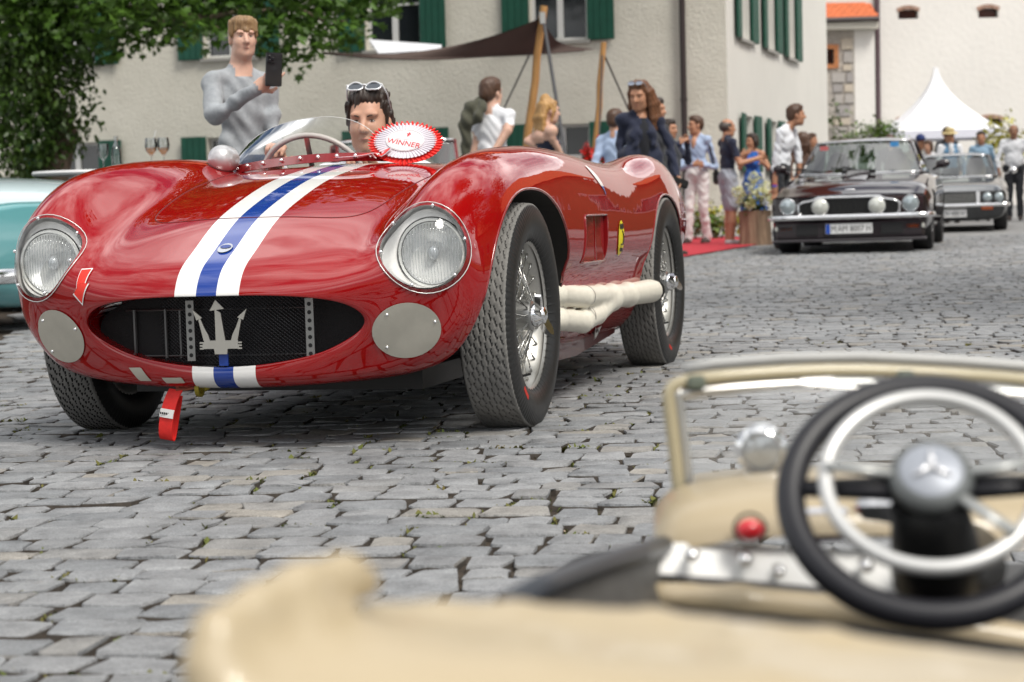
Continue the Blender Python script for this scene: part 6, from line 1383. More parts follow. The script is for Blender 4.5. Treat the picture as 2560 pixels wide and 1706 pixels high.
def hair(parent, c, M, s, style, key, h=.008, seed=0):
    S = SDF(.012); P = lambda x, y, z: Vector(c) + M @ Vector((x * s, y * s, z * s)); E = lambda x, y, z, rx, ry, rz, k=.02: S.ell(P(x, y, z), (rx * s, ry * s, rz * s), 0, k * s, M)
    g = np.random.default_rng(seed)
    if style != 'bald': E(0, -.022, .050, .084, .100, .090)
    if style in ('short', 'fringe', 'swept'): E(0, -.060, .000, .076, .062, .075)
    if style == 'fringe':
        for q in range(9): x = -.060 + q * .015; S.cone(P(x * .8, .055, .100), P(x * 1.05 + .006, .088 - abs(x) * .35, .038 + .012 * math.sin(q * 2.3) + abs(x) * .1), .022 * s, .011 * s, 0, .012 * s)
        for q in (-1, 1): S.cone(P(q * .070, .03, .09), P(q * .078, .030, .012), .022 * s, .010 * s, 0, .015)
        E(0, .01, .095, .070, .085, .040)
    elif style == 'swept':
        E(0, .022, .104, .066, .056, .034); E(.01, -.005, .116, .06, .07, .035)
        for q in range(10): x = -.062 + q * .0138; S.cone(P(x * .85, .070 - abs(x) * .5, .092 + .004 * math.sin(q * 1.7)), P(x * 1.1, -.01, .128 - abs(x) * .3), .010 * s, .018 * s, 0, .014 * s)
        for q in (-1, 1): S.cone(P(q * .074, .030, .070), P(q * .080, .012, -.020), .016 * s, .008 * s, 0, .012); S.cone(P(q * .078, -.03, .03), P(q * .072, -.06, -.06), .02 * s, .012 * s, 0, .012)
    elif style == 'short':
        E(0, .026, .098, .066, .058, .040)
        for q in (-1, 1): S.cone(P(q * .074, .020, .070), P(q * .078, .012, -.005), .016 * s, .008 * s, 0, .012)
    elif style == 'long':
        for q in (-1, 1):
            for e in range(4): S.chain([P(q * .040, .03 - e * .03, .105), P(q * .084, .012 - e * .032, .03), P(q * (.088 + .01 * e), -.005 - e * .03, -.08), P(q * (.095 + .012 * e), -.01 - e * .025, -.20), P(q * (.085 + .01 * e), -.005 - e * .02, -.30)], [.026 * s, .022 * s, .022 * s, .020 * s, .008 * s], 0, .02 * s)
        for e in range(5): x = -.06 + e * .03; S.chain([P(x, -.10, .04), P(x * 1.1, -.105, -.10), P(x * 1.1, -.10, -.27)], [.03 * s, .03 * s, .012 * s], 0, .02)
        E(0, .02, .100, .062, .055, .036)
    elif style == 'bun':
        E(-.0, -.045, .125, .048, .048, .045); E(.02, -.02, .150, .03, .03, .025)
        for e in range(7): x = -.07 + e * .023; S.chain([P(x * .9, -.075, .05), P(x * 1.15, -.11, -.06), P(x * 1.2 + .01 * math.sin(e * 2), -.105, -.18), P(x * 1.0, -.085, -.29 + .02 * math.sin(e * 3))], [.032 * s, .030 * s, .026 * s, .008 * s], 0, .02)
        for q in (-1, 1): S.chain([P(q * .065, .03, .08), P(q * .082, .01, .0), P(q * .085, -.02, -.10)], [.022 * s, .018 * s, .010 * s], 0, .015)
    elif style == 'bob':
        E(0, -.04, -.02, .090, .085, .095); E(0, .02, .095, .068, .06, .04)
        for q in (-1, 1): S.chain([P(q * .06, .03, .08), P(q * .086, .01, .0), P(q * .085, -.01, -.09)], [.024 * s, .024 * s, .018 * s], 0, .02)
    elif style == 'bald':
        E(0, -.042, .022, .085, .085, .078)
        for q in (-1, 1): S.cone(P(q * .074, .0, .05), P(q * .078, .01, .0), .016 * s, .008 * s, 0, .012)
    if style in ('fringe',): S.cut(P(0, .115, -.060), (.062 * s, .060 * s, .090 * s), .010 * s, M)
    elif style != 'bald': S.cut(P(0, .130, -.022), (.072 * s, .082 * s, .114 * s), .010 * s, M)
    ML = M.transposed()
    def disp(X, Y, Z, T):
        x, y, z = X - c[0], Y - c[1], Z - c[2]; a = ML[0][0] * x + ML[0][1] * y + ML[0][2] * z; b = ML[1][0] * x + ML[1][1] * y + ML[1][2] * z
        return .0024 * s * np.sin(a * 380 / s + 9 * np.sin(z * 14 + seed)) + .0016 * s * np.sin(b * 150 + z * 60 + 3 * np.sin(a * 40)) + .0025 * s * np.sin(a * 62 + b * 48 + seed)
    v, f, t = S.mesh(h, disp); return rawmesh('hair', v, f, hairm(key), parent, 180)

def person(label, loc, H, face, body, mats, arms, hstyle, hkey, res=.011, female=False, lean=(0, 0), fine=False, top='shirt', legs=None, pitch=0, group=None, sleeve=1.0, pants_to=1.0, hipo=(0, 0), fold=.0035, hoff=(0, 0, 0), hands=None, extra=None, mass=1.0, skirt=False, hs=1.0):
    """loc: feet; face / body: turn from the camera (0 faces it, + turns towards the right of the picture); arms: [(elbow, wrist), ...] in picture axes"""
    o = thing('person', label, 'person', loc, 0, group); k = H / 1.75; B = hrot(body); S = SDF(.03 * k)
    def b(x, y, z): v = B @ Vector((x, y, 0)); return Vector((v.x + lean[0] * max(0, z - .9 * k), v.y + lean[1] * max(0, z - .9 * k), z))
    sw_ = (.150 if female else .168) * k * (.5 + .5 * mass); hip = .93 * k; sh = 1.415 * k
    # trunk
    S.ell(b(0, 0, hip + .02), (.165 * k * mass, .115 * k * mass, .12 * k), 2, .05, B)
    S.ell(b(0, .0, 1.10 * k), ((.120 if female else .140) * k * mass, .092 * k * mass, .17 * k), 1, .05, B); S.ell(b(0, .005, 1.30 * k), ((.138 if female else .160) * k * mass, .100 * k * mass, .155 * k), 1, .05, B)
    if female:
        for q in (-1, 1): S.ell(b(q * .07 * k, .085 * k, 1.27 * k), (.06 * k, .05 * k, .06 * k), 1, .04, B)
    if mass > 1.15: S.ell(b(0, .07 * k, 1.08 * k), (.15 * k, .11 * k, .15 * k), 1, .06, B)
    for q in (-1, 1): S.cone(b(q * .04 * k, -.01, 1.455 * k), b(q * sw_, -.005, sh - .012), .046 * k, .050 * k, (0 if sleeve <= 0 else 1), .035)
    # neck and head
    hc = b(0, .02 * k, 1.605 * k) + Vector(hoff); M = hrot(face, pitch); S.cone(b(0, -.005, 1.44 * k), hc + M @ Vector((0, -.022 * k, -.055 * k)), .060 * k, .052 * k * (.88 if female else 1), 0, .025)
    add_head(S, hc, M, k * hs, fine, female)
    # legs
    lg = legs or [((-.09, .0), (-.10, .02)), ((.09, .0), (.10, .02))]
    for q, (kn, ft) in enumerate(lg):
        sx = -1 if q == 0 else 1; hp = b(sx * .088 * k, 0, hip - .02); kp = b(kn[0] * k, kn[1] * k + .02 * k, .50 * k); fp = b(ft[0] * k, ft[1] * k - .02 * k, .085 * k); tk = 2 if pants_to > .55 else 0
        wd = 1.12 if pants_to > .9 else 1.0
        S.cone(hp, kp, .088 * k * mass ** .5, .060 * k * (1.15 if pants_to > .9 else 1), 2, .03); S.cone(kp, kp.lerp(fp, .45), .054 * k * wd, .056 * k * wd, tk, .02); S.cone(kp.lerp(fp, .45), fp, .054 * k * wd, (.060 if pants_to > .9 else .036) * k, tk, .02)
        if pants_to <= .55: S.cone(hp, kp + Vector((0, 0, .04 * k)), .098 * k, .088 * k, 2, .02)
        S.cone(fp - Vector((0, 0, .045 * k)), fp + b(0, .15 * k, 0) - Vector((0, 0, .052 * k)), .042 * k, .032 * k, 3, .02)
    if skirt: S.cone(b(0, 0, hip + .05), b(0, 0, .55 * k), .15 * k, .22 * k, 1, .04)
    # arms
    for q, (el, wr) in enumerate(arms):
        sx = -1 if q == 0 else 1; cands = [b(sw_, 0, sh), b(-sw_, 0, sh)]; shd = min(cands, key=lambda v: v.x) if q == 0 else max(cands, key=lambda v: v.x)
        el, wr = Vector(el), Vector(wr); ts_ = 1
        S.cone(shd, el if sleeve > .5 else shd.lerp(el, .72), .052 * k * (1 if not female else .85), .043 * k * (.85 if female else 1), (0 if sleeve <= 0 else 1), .025)
        if sleeve <= .5:
            S.cone(shd.lerp(el, .60), el, .044 * k * (.85 if female else 1), .040 * k * (.85 if female else 1), 0, .015); S.cone(el, wr, .040 * k * (.85 if female else 1), .028 * k, 0, .015)
        else:
            e2 = el.lerp(wr, min(1, sleeve * .97 if sleeve >= .95 else (sleeve - .5) * 2)); S.cone(el, e2, .043 * k * (.85 if female else 1), .035 * k, 1, .02)
            S.cone(e2.lerp(el, .15), wr, .034 * k, .027 * k, 0, .01)
        hd_ = (hands or [None, None])[q]
        dirh = (wr - el).normalized() if not hd_ else Vector(hd_[0]); nr = (B @ Vector((1 if shd.x > 0 else -1, 0, 0))) if not hd_ else Vector(hd_[1])
        if abs(dirh.dot(nr.normalized())) > .95: nr = Vector((0, 0, 1))
        add_hand(S, wr, dirh, nr, k, (hd_[2] if hd_ else .35), side=(hd_[3] if hd_ else 1), index_up=(hd_[4] if hd_ and len(hd_) > 4 else False))
    if extra: extra(S, b, k, B)
    def disp(X, Y, Z, T):
        f_ = np.isin(T, (1, 2)); return np.where(f_, fold * (.8 * np.sin((Z + .5 * X) * 62 + 3 * np.sin(X * 23) + 2 * np.sin(Y * 19)) + np.sin(Z * 38 + 2.2 * np.sin(X * 17 + 1) + 1.5 * np.sin(Y * 21)) + .7 * np.sin(X * 41 + Z * 23 + 2 * np.sin(Y * 15))), 0)
    v, f, t = S.mesh(res, disp); ms = [skinm(mats[0]), mats[1], mats[2], mats[3], EYE, EYE, LIP, mat('brow_' + hkey, HAIRC[hkey][1], .7), mats[4] if len(mats) > 4 else mats[1], WHT]
    t = np.where(t < 0, 0, t); rawmesh('body', v, f, ms, o, 180, t)
    face_parts(o, hc, M, k * hs, ms[7], fine)
    if hstyle: hair(o, hc, M, k * hs, hstyle, hkey, max(.0045, res * .62), seed=len(label))
    return o, hc, M, k
SHOE = cloth('shoe_dark', (.05, .035, .03)); SHOEW = cloth('shoe_white', (.6, .6, .6))
GREYSW = cloth('sweater_grey', (.29, .31, .33), vary=.22); WHT_T = cloth('white_tee', (.72, .73, .76)); NAVY = cloth('navy', (.012, .016, .038)); BLACKT = cloth('black_top', (.008, .009, .014)); LTBLUE = cloth('light_blue', (.36, .45, .62)); JEANS = cloth('jeans', (.03, .05, .10)); WHITEPA = cloth('white_trousers', (.66, .63, .62)); GREYSH = cloth('grey_shorts', (.30, .32, .37)); BLUED = cloth('blue_dress', (.02, .11, .42)); OLIVE = cloth('olive_jacket', (.055, .055, .036)); SANDT = cloth('sand_trousers', (.35, .29, .20)); WHSH = cloth('white_shirt', (.68, .70, .74)); BVEST = cloth('blue_vest', (.10, .22, .36)); DUSTB = cloth('dusty_blue', (.22, .34, .46)); DARKTR = cloth('dark_trousers', (.02, .022, .028))
k2 = 1 / 1.088

# boy filming with a phone
bd_ = 9.6; b0 = gp(628, 895, bd_); fs_ = FPX / bd_ / 1.088
def bl(u, v, y=0): return Vector(((u - 551.5) / fs_, y, (822 - v) / fs_))
def rel(o, u, v, d, y=0): return px(u * k_, v * k_, d + y) - o
boy, hc, M, k = person('boy in a grey sweatshirt holding up a phone behind the red racer', b0, 1.58, .36, .50, ['fair', GREYSW, JEANS, SHOEW, WHT_T],
    [(rel(b0, 492, 268, bd_, -.20), rel(b0, 588, 207, bd_, -.36)), (rel(b0, 622, 262, bd_, .05), rel(b0, 632, 345, bd_, -.02))], 'fringe', 'blond', .0055, fine=True, hoff=(.012, 0, .028), fold=.004, hs=.84, mass=.86,
    hands=[((.80, -.1, .60), (.25, -.95, -.15), .50, -1, True), ((0, 0, -1), (1, 0, 0), .4, 1)])
ph = thing('phone', 'black phone with a triple camera held up by the boy in grey', 'phone', b0 + rel(b0, 629, 160, bd_, -.40), 0)
MB().box((0, 0, 0), (.074, .010, .150), Euler((.1, .06, .15)), .004).build('case', mat('phone_black', (.012, .012, .014), .3, coat=.5), ph)
cm = MB(); Mr = Euler((.1, .06, .15)).to_matrix(); cm.box(Mr @ Vector((-.014, -.007, .046)), (.036, .006, .038), Euler((.1, .06, .15)), .003); cmo = cm.build('camera_bump', mat('phone_grey', (.02, .02, .022), .3), ph)
for x, z in ((-.022, .055), (-.022, .037), (-.006, .046)): MB().lathe([(.008, 0), (.0085, .003), (.006, .0035), (0, .0025)], Mr @ Vector((x, -.010, z)), Mr @ Vector((0, -1, 0)), 14).build('camera_lens', mat('lens_black', (.005, .005, .008), .05), cmo, 180)

# driver at the wheel
Mc = Matrix.Translation(red.location) @ Matrix.Rotation(red.rotation_euler.z, 4, 'Z')
def cw(x, y, z): return Mc @ Vector((x, y, z))
dr0 = cw(-1.55, -.30, .30); drv = thing('person', 'driver with swept back dark hair at the wheel of the red racer', 'person', dr0); S = SDF(.03)
def dl(x, y, z): return cw(x, y, z) - dr0
fa = -.20; M = hrot(fa, -.02); Bm = hrot(-CAR_YAW); hc = dl(-1.60, -.302, 1.004)
S.ell(dl(-1.56, -.30, .44), (.17, .15, .13), 2, .05, Bm); S.ell(dl(-1.62, -.30, .58), (.155, .11, .17), 1, .06, Bm); S.ell(dl(-1.64, -.30, .715), (.175, .105, .14), 1, .06, Bm)
for q in (-1, 1): S.cone(dl(-1.64, -.30 + q * .05, .83), dl(-1.63, -.30 + q * .185, .79), .05, .06, 1, .05)
S.cone(dl(-1.64, -.30, .80), hc + M @ Vector((0, -.02, -.06)), .062, .056, 0, .025); add_head(S, hc, M, .98, True)
for q, (e, w_) in ((-1, (dl(-1.28, -.53, .66), dl(-1.035, -.480, .850))), (1, (dl(-1.28, -.07, .66), dl(-1.03, -.10, .80)))):
    S.cone(dl(-1.63, -.30 + q * .19, .79), e, .06, .048, 1, .03); S.cone(e, w_.lerp(e, .15), .046, .038, 1, .02); S.cone(e.lerp(w_, .75), w_, .03, .026, 0, .01)
    tw = dl(-.93, -.285, .755)
    add_hand(S, w_, (dl(-.955, -.43 if q < 0 else -.13, .925 if q < 0 else .86) - w_), (Bm @ Vector((-q * .2, -.35, .9))), 1.0, .62, side=-q)
for q in (-1, 1): S.chain([dl(-1.50, -.30 + q * .09, .42), dl(-1.12, -.30 + q * .11, .50), dl(-.85, -.30 + q * .09, .32)], [.085, .065, .05], 2, .03)
S.cone(dl(-1.605, -.36, .862), dl(-1.56, -.315, .815), .022, .018, 8, .005); S.cone(dl(-1.605, -.25, .862), dl(-1.56, -.295, .815), .022, .018, 8, .005)
v, f, t = S.mesh(.0048, lambda X, Y, Z, T: np.where(np.isin(T, (1, 2)), .003 * np.sin(Z * 40 + 2 * np.sin(X * 18)), 0)); rawmesh('body', v, f, [skinm('light'), WHSH, JEANS, SHOE, EYE, EYE, LIP, mat('brow_dark', HAIRC['dark'][1], .7), WHSH, WHT], drv, 180, np.where(t < 0, 0, t))
face_parts(drv, hc, M, .98, mat('brow_dark', HAIRC['dark'][1], .7), True)
hair(drv, hc, M, .96, 'swept', 'dark', .0038, 3)
def glasses(label, pos, M, s=1.0, frame_m=None, lens_m=None):
    g = thing('sunglasses', label, 'sunglasses', pos); m_ = MB(); fm = frame_m or mat('pale_frame', (.72, .74, .76), .2, .3)
    for q in (-1, 1):
        ring = [M @ Vector((q * .034 * s + .029 * s * math.cos(t), -.006 * abs(math.cos(t)) * s, .020 * s * math.sin(t))) for t in np.linspace(0, 2 * math.pi, 20, endpoint=False)]; m_.tube(ring, .0032 * s, 6, closed=True)
        m_.tube([M @ Vector((q * .064 * s, 0, .008 * s)), M @ Vector((q * .076 * s, -.05 * s, .004 * s)), M @ Vector((q * .078 * s, -.12 * s, -.012 * s))], .003 * s, 6)
    m_.tube([M @ Vector((-.008 * s, 0, .006 * s)), M @ Vector((.008 * s, 0, .006 * s))], .0035 * s, 6); m_.build('frame', fm, g, 180)
    for q in (-1, 1): MB().add([M @ Vector((q * .034 * s + .028 * s * math.cos(t), -.004 * s, .019 * s * math.sin(t))) for t in np.linspace(0, 2 * math.pi, 20, endpoint=False)], [tuple(range(20))]).build('lens', lens_m or mat('sun_lens', (.05, .06, .075), .05, coat=1.0), g, 0)
    return g
Mg = hrot(fa, .75); glasses('sunglasses with pale frames pushed up on the driver hair', dr0 + hc + M @ Vector((0, .062, .138)), Mg, 1.05)

def pl_(u, v, d, y=0.0): p = px(u * k_, v * k_, d); return p
def at(u, d): p = px(u * k_, 600, d); return Vector((p.x, d, gz(d)))
# man in white tee, seen from behind, jacket over the shoulder
d = 18.0; o = at(1138, d)
pe, hc, M, k = person('man in a white tee shirt seen from behind with a jacket over his shoulder', o, 1.80, 2.45, 2.75, ['fair', WHT_T, JEANS, SHOE], [(rel(o, 1100, 310, d, .05), rel(o, 1082, 365, d, .0)), (rel(o, 1166, 300, d, -.14), rel(o, 1135, 350, d, -.18))], 'short', 'brown', .010, sleeve=.45)
jk = thing('jacket', 'olive green jacket slung over the shoulder of the man in white', 'jacket', o); S = SDF(.03)
S.chain([rel(o, 1105, 235, d, -.02), rel(o, 1082, 250, d, -.10), rel(o, 1070, 280, d, -.14), rel(o, 1072, 330, d, -.12), rel(o, 1068, 385, d, -.12)], [.045, .062, .055, .045, .035], 0, .03); S.chain([rel(o, 1108, 240, d, -.10), rel(o, 1100, 268, d, -.17), rel(o, 1092, 285, d, -.17)], [.045, .045, .022], 0, .025)
v, f, t = S.mesh(.011, lambda X, Y, Z, T: .007 * np.sin(Z * 42 + 3 * np.sin(X * 25)) + .005 * np.sin(X * 60 + Z * 30)); rawmesh('cloth', v, f, OLIVE, jk, 180)
# blonde woman
d = 19.5; o = at(1262, d)
person('blonde woman in a navy top with a bare shoulder and hand on hip', o, 1.68, 2.0, 1.9, ['fair', NAVY, SANDT, SHOE], [(rel(o, 1212, 325, d, .05), rel(o, 1250, 352, d, .0)), (rel(o, 1268, 318, d, -.14), rel(o, 1285, 350, d, -.06))], 'bun', 'golden', .010, female=True, sleeve=.0, hoff=(.02, 0, 0.0),
       extra=lambda S, b, k, B: [S.ell(b(0, -.03, 1.36 * k), (.135 * k, .10 * k, .09 * k), 0, .03, B)] + [S.ell(b(q * .15 * k, -.0, 1.41 * k), (.065 * k, .066 * k, .06 * k), 0, .02, B) for q in (-1, 1)])
# woman in navy blazer
d = 17.0; o = at(1478, d)
def blazer(S, b, k, B):
    S.ell(b(.0, .034, 1.24 * k), (.072 * k, .085 * k, .20 * k), 8, .012, B); S.ell(b(0, .016, 1.405 * k), (.052 * k, .066 * k, .085 * k), 0, .01, B)
    for q in (-1, 1): S.cone(b(q * .04, .078, 1.40 * k), b(q * .075, .105, 1.18 * k), .012, .018, 1, .01); S.ell(b(q * .10 * k, .03, 1.05 * k), (.085 * k, .09 * k, .17 * k), 1, .04, B); S.cone(b(q * .13 * k, 0, 1.425 * k), b(q * .175 * k, 0, 1.40 * k), .045 * k, .05 * k, 1, .03)
    S.ell(b(0, 0, .93 * k), (.185 * k, .13 * k, .16 * k), 1, .04, B)
pe, hc, M, k = person('woman with long brown hair and sunglasses on her head in a navy blazer', o, 1.67, -.45, .25, ['tan', NAVY, DARKTR, SHOE, BLACKT], [(rel(o, 1425, 320, d, .02), rel(o, 1428, 385, d, -.05)), (rel(o, 1538, 330, d, .0), rel(o, 1556, 405, d, -.10))], 'long', 'chestnut', .009, female=True, extra=blazer, pitch=-.18, hoff=(-.005, -.02, .0), fold=.004)
glasses('dark sunglasses on the head of the woman in the navy blazer', o + hc + M @ Vector((0, .075, .120)), hrot(-.45, .5), 1.0, mat('grey_frame', (.25, .25, .27), .3), mat('mirror_lens', (.30, .33, .40), .05, .6))
hb2 = thing('handbag', 'small black clutch in the hand of the woman in the blazer', 'bag', o + rel(o, 1562, 420, d, -.14)); MB().box((0, 0, 0), (.15, .03, .07), Euler((0, .35, .2)), .012).build('clutch', BLACKM, hb2)
# people around her
for (u, v, d, H, fc, bdy, ms, hs, hk, lab, arms_) in [
    (1512, 222, 21.0, 1.78, 1.0, .9, ['tan', DARKTR, DARKTR, SHOE], 'short', 'dark', 'dark haired person mostly hidden behind the woman in the blazer', None),
    (1420, 248, 21.5, 1.66, 2.6, 2.6, ['light', LTBLUE, JEANS, SHOE], 'short', 'brown', 'person in a pale blue shirt glimpsed behind the woman in the blazer', None),
    (1850, 302, 33.0, 1.62, 2.8, 2.8, ['light', cloth('brown_top', (.12, .07, .05)), JEANS, SHOE], 'long', 'brown', 'person with very long brown hair behind the man in the white shirt', None),
    (1869, 305, 34.0, 1.68, .9, .5, ['tan', cloth('green_top', (.10, .13, .07)), JEANS, SHOE], 'short', 'brown', 'man looking on beside the long haired person left of the dark coupe', None)]:
    o = at(u, d); H = H; top_z = px(u * k_, v * k_, d).z - gz(d); H = max(1.55, min(1.9, top_z / 1.0))
    person(lab, o, H, fc, bdy, ms, [(Vector((-.22, .0, 1.12 * H / 1.75)), Vector((-.20, -.12, .95 * H / 1.75))), (Vector((.22, 0, 1.12 * H / 1.75)), Vector((.20, -.12, .95 * H / 1.75)))], hs, hk, .0125)
# man in black cap photographing
d = 24.0; o = at(1542, d); H = px(1542 * k_, 272 * k_, d).z - gz(d)
pe, hc, M, k = person('man in a dark suit raising a phone to his sunglasses beside the blazer', o, max(1.5, H), .9, .9, ['tan', NAVY, DARKTR, SHOE], [(Vector((-.12, -.2, 1.12)), Vector((.10, -.26, 1.30))), (Vector((.22, -.1, 1.1)), Vector((.20, -.2, 1.30)))], 'short', 'dark', .011)
# light blue shirt and white trousers
d = 29.0; o = at(1606, d); H = px(1606 * k_, 264 * k_, d).z - gz(d)
pe, hc, M, k = person('man in a light blue shirt and white trousers looking down the red carpet', o, H, -1.15, -.55, ['tan', LTBLUE, WHITEPA, SHOE], [(Vector((-.24, -.05, 1.08)), Vector((-.08, -.25, 1.12))), (Vector((.26, 0, 1.08)), Vector((.06, -.22, 1.11)))], 'short', 'brown', .011, legs=[((-.10, .05), (-.12, .10)), ((.08, -.02), (.07, -.10))], extra=lambda S, b, k, B: S.ell(b(0, .06, 1.36 * k), (.04 * k, .06 * k, .10 * k), 0, .01, B))
bg_ = thing('shoulder_bag', 'black shoulder bag on the man in the light blue shirt', 'bag', o); m_ = MB(); m_.tube(spline([(.16, -.11, 1.42), (.20, -.12, 1.25), (.24, -.04, 1.08), (.26, .02, .98)], 4), .014, 6); m_.build('strap', BLACKM, bg_); MB().box((.27, .02, .93), (.09, .22, .20), None, .03).build('pouch', BLACKM, bg_)
# navy tee and grey shorts
d = 28.0; o = at(1676, d); H = px(1676 * k_, 270 * k_, d).z - gz(d)
person('balding man in a navy tee shirt and grey shorts on the red carpet', o, H, 1.9, 1.9, ['tan', NAVY, GREYSH, SHOEW], [(Vector((.02, .20, 1.12)), Vector((.22, .16, 1.22))), (Vector((.14, -.22, 1.10)), Vector((.38, -.16, 1.16)))], 'bald', 'grey', .011, sleeve=.45, pants_to=.5, legs=[((-.10, 0), (-.12, .0)), ((.10, .03), (.14, .06))])
# woman in blue with dark cap
d = 29.0; o = at(1734, d); H = px(1734 * k_, 305 * k_, d).z - gz(d)
person('woman with a black headscarf and a bright blue dress by the stump planter', o, max(1.52, H), -.9, -.4, ['tan', BLUED, BLUED, SHOE], [(Vector((-.20, -.15, 1.05)), Vector((-.12, -.25, 1.22))), (Vector((.22, -.1, 1.02)), Vector((.10, -.25, 1.12)))], 'bob', 'dark', .012, female=True, sleeve=.0, skirt=True)
# white shirt man leaning over the coupe
d = 25.6; o = at(1795, d); H = 1.80
pe, hc, M, k = person('man in a white shirt leaning towards the dark coupe with a wristband', o, H, 1.55, 1.0, ['tan', WHSH, DARKTR, SHOE], [(rel(o, 1782, 365, d, -.12), rel(o, 1780, 432, d, -.14)), (rel(o, 1835, 355, d, .12), rel(o, 1838, 400, d, .05))], 'short', 'brown', .011, sleeve=.72, lean=(.20, 0), hoff=(.06, 0, .0))
wb_ = thing('wristband', 'blue and red wristband on the man in the white shirt', 'wristband', o + rel(o, 1780, 428, d, -.14)); MB().lathe([(.034, -.012), (.036, 0), (.034, .012)], (0, 0, 0), (.05, 0, 1), 16).build('band', mat('band_blue', (.05, .10, .5), .6), wb_); MB().lathe([(.035, .014), (.036, .022), (.034, .030)], (0, 0, 0), (.05, 0, 1), 16).build('band_red', mat('band_red', (.5, .04, .05), .6), wb_)
# crowd by the tent
for (u, v, d, fc, bdy, ms, hs, hk, lab, mass_) in [
    (2050, 308, 37.0, 2.9, 2.9, ['light', DARKTR, DARKTR, SHOE], 'short', 'brown', 'brown haired person seen from behind above the coupe roof', 1.0),
    (2100, 318, 38.5, 2.8, 2.8, ['light', cloth('beige_top', (.35, .3, .2)), DARKTR, SHOE], 'short', 'dark', 'dark haired person next to the blue cap above the coupe roof', 1.0),
    (2118, 312, 40.0, .4, .4, ['tan', cloth('grey_top', (.2, .2, .2)), DARKTR, SHOE], 'short', 'brown', 'person wearing a dark blue cap left of the tent opening', 1.0),
    (2138, 322, 38.0, -.8, -.5, ['light', WHSH, DARKTR, SHOE], 'bob', 'brown', 'woman in a white blouse between the two cars', .9),
    (2186, 298, 37.5, .1, .1, ['tan', BVEST, DARKTR, SHOE, WHSH], 'short', 'brown', 'man in a blue waistcoat and straw hat in front of the tent', 1.0),
    (2180, 290, 42.0, .1, .0, ['tan', DARKTR, DARKTR, SHOE], 'short', 'dark', 'person behind the straw hat man under the tent', 1.0),
    (2258, 300, 38.5, -.3, -.1, ['tan', DUSTB, DARKTR, SHOE], 'short', 'dark', 'man in a dusty blue shirt in front of the tent', 1.05),
    (2333, 284, 38.0, -.2, -.25, ['brown', WHSH, DARKTR, SHOE], 'bald', 'grey', 'heavy man in a white shirt and dark trousers at the right edge', 1.25)]:
    o = at(u, d); H = min(1.92, max(1.5, px(u * k_, v * k_, d).z - gz(d))); k = H / 1.75
    ex2 = None
    if 'waistcoat' in lab: ex2 = lambda S, b, k, B: [S.cone(b(q * .17 * k, 0, 1.42 * k), b(q * .24 * k, 0, 1.12 * k), .068 * k, .058 * k, 8, .01) for q in (-1, 1)] + [S.ell(b(0, .07, 1.38 * k), (.05 * k, .06 * k, .12 * k), 8, .01, B)]
    pe, hc, M, kk = person(lab, o, H, fc, bdy, ms, [(Vector((-.25 * mass_, .0, 1.10 * k)), Vector((-.24 * mass_, -.08, .88 * k))), (Vector((.25 * mass_, 0, 1.10 * k)), Vector((.24 * mass_, -.08, .88 * k)))], hs, hk, .014, extra=ex2, mass=mass_, sleeve=.8 if mass_ > 1.1 else 1.0)
    if 'waistcoat' in lab: ht = thing('straw_hat', 'pale straw hat on the man in the blue waistcoat', 'hat', o + hc + Vector((0, 0, .075))); MB().lathe([(.15, 0), (.14, .012), (.085, .01), (.08, .09), (.05, .10), (0, .095)], (0, 0, 0), (0, -.15, 1), 24).build('crown', mat('straw', (.55, .45, .24), .8), ht, 60)
    if 'wearing a dark blue cap' in lab: ht = thing('cap', 'dark blue cap on the person left of the tent opening', 'cap', o + hc + Vector((0, 0, .05))); S = SDF(.01); S.ell((0, 0, .04), (.092, .108, .085), 0); S.ell((.03, -.12, .02), (.07, .08, .012), 0); v, f, t = S.mesh(.010); rawmesh('cap_shell', v, f, mat('cap_blue', (.01, .025, .12), .7), ht, 180)

# ------------------------------------------------------------------ winner rosette on the scuttle of the racer
ros = thing('rosette', 'red and white pleated rosette reading WINNER leaning on the scuttle of the red racer', 'rosette', cw(-.50, .186, .884), 0)
fx = Vector((-math.sin(CAR_YAW), -math.cos(CAR_YAW), 0)); lf = Vector((math.cos(CAR_YAW), -math.sin(CAR_YAW), 0))
view = (Vector((0, 0, CAMH)) - ros.location).normalized()
ax = (fx * .78 + Vector((0, 0, 1)) * .62 + lf * .10).normalized()       # the rosette leans back and faces up and forward
ra_ = (lf + Vector((0, 0, -.03))); ra_ = (ra_ - ax * ra_.dot(ax)).normalized(); rb_ = ax.cross(ra_).normalized()
if rb_.z < 0: rb_ = -rb_
def pleats(r0, r1, n, amp, lift, material, name):
    G = []
    for i, t in enumerate((0, .5, 1.0)):
        row = []
        for q in range(n * 4):
            a = 2 * math.pi * q / (n * 4); zz = amp * (1 if (q // 2) % 2 else -1) * (t * .9 + .1); rr = r0 + (r1 - r0) * t + (.003 if (q // 2) % 2 else -.003) * t; row.append(tuple((ra_ * math.cos(a) * 1.26 + rb_ * math.sin(a) * .90) * rr + ax * (lift + zz)))
        G.append(row)
    m_ = MB(); m_.grid(np.array(G), wv=True); return m_.build(name, material, ros, 0)
RREF = .097
pleats(RREF * .70, RREF, 44, .0035, -.006, mat('ribbon_red', (.72, .022, .015), .5, coat=.2), 'red_pleats'); pleats(RREF * .42, RREF * .83, 48, .0024, .003, mat('ribbon_white', (.62, .60, .65), .55, coat=.2), 'white_pleats')
disc = [tuple((ra_ * math.cos(t) * 1.26 + rb_ * math.sin(t) * .90) * RREF * .52 + ax * .0075) for t in np.linspace(0, 2 * math.pi, 48, endpoint=False)]
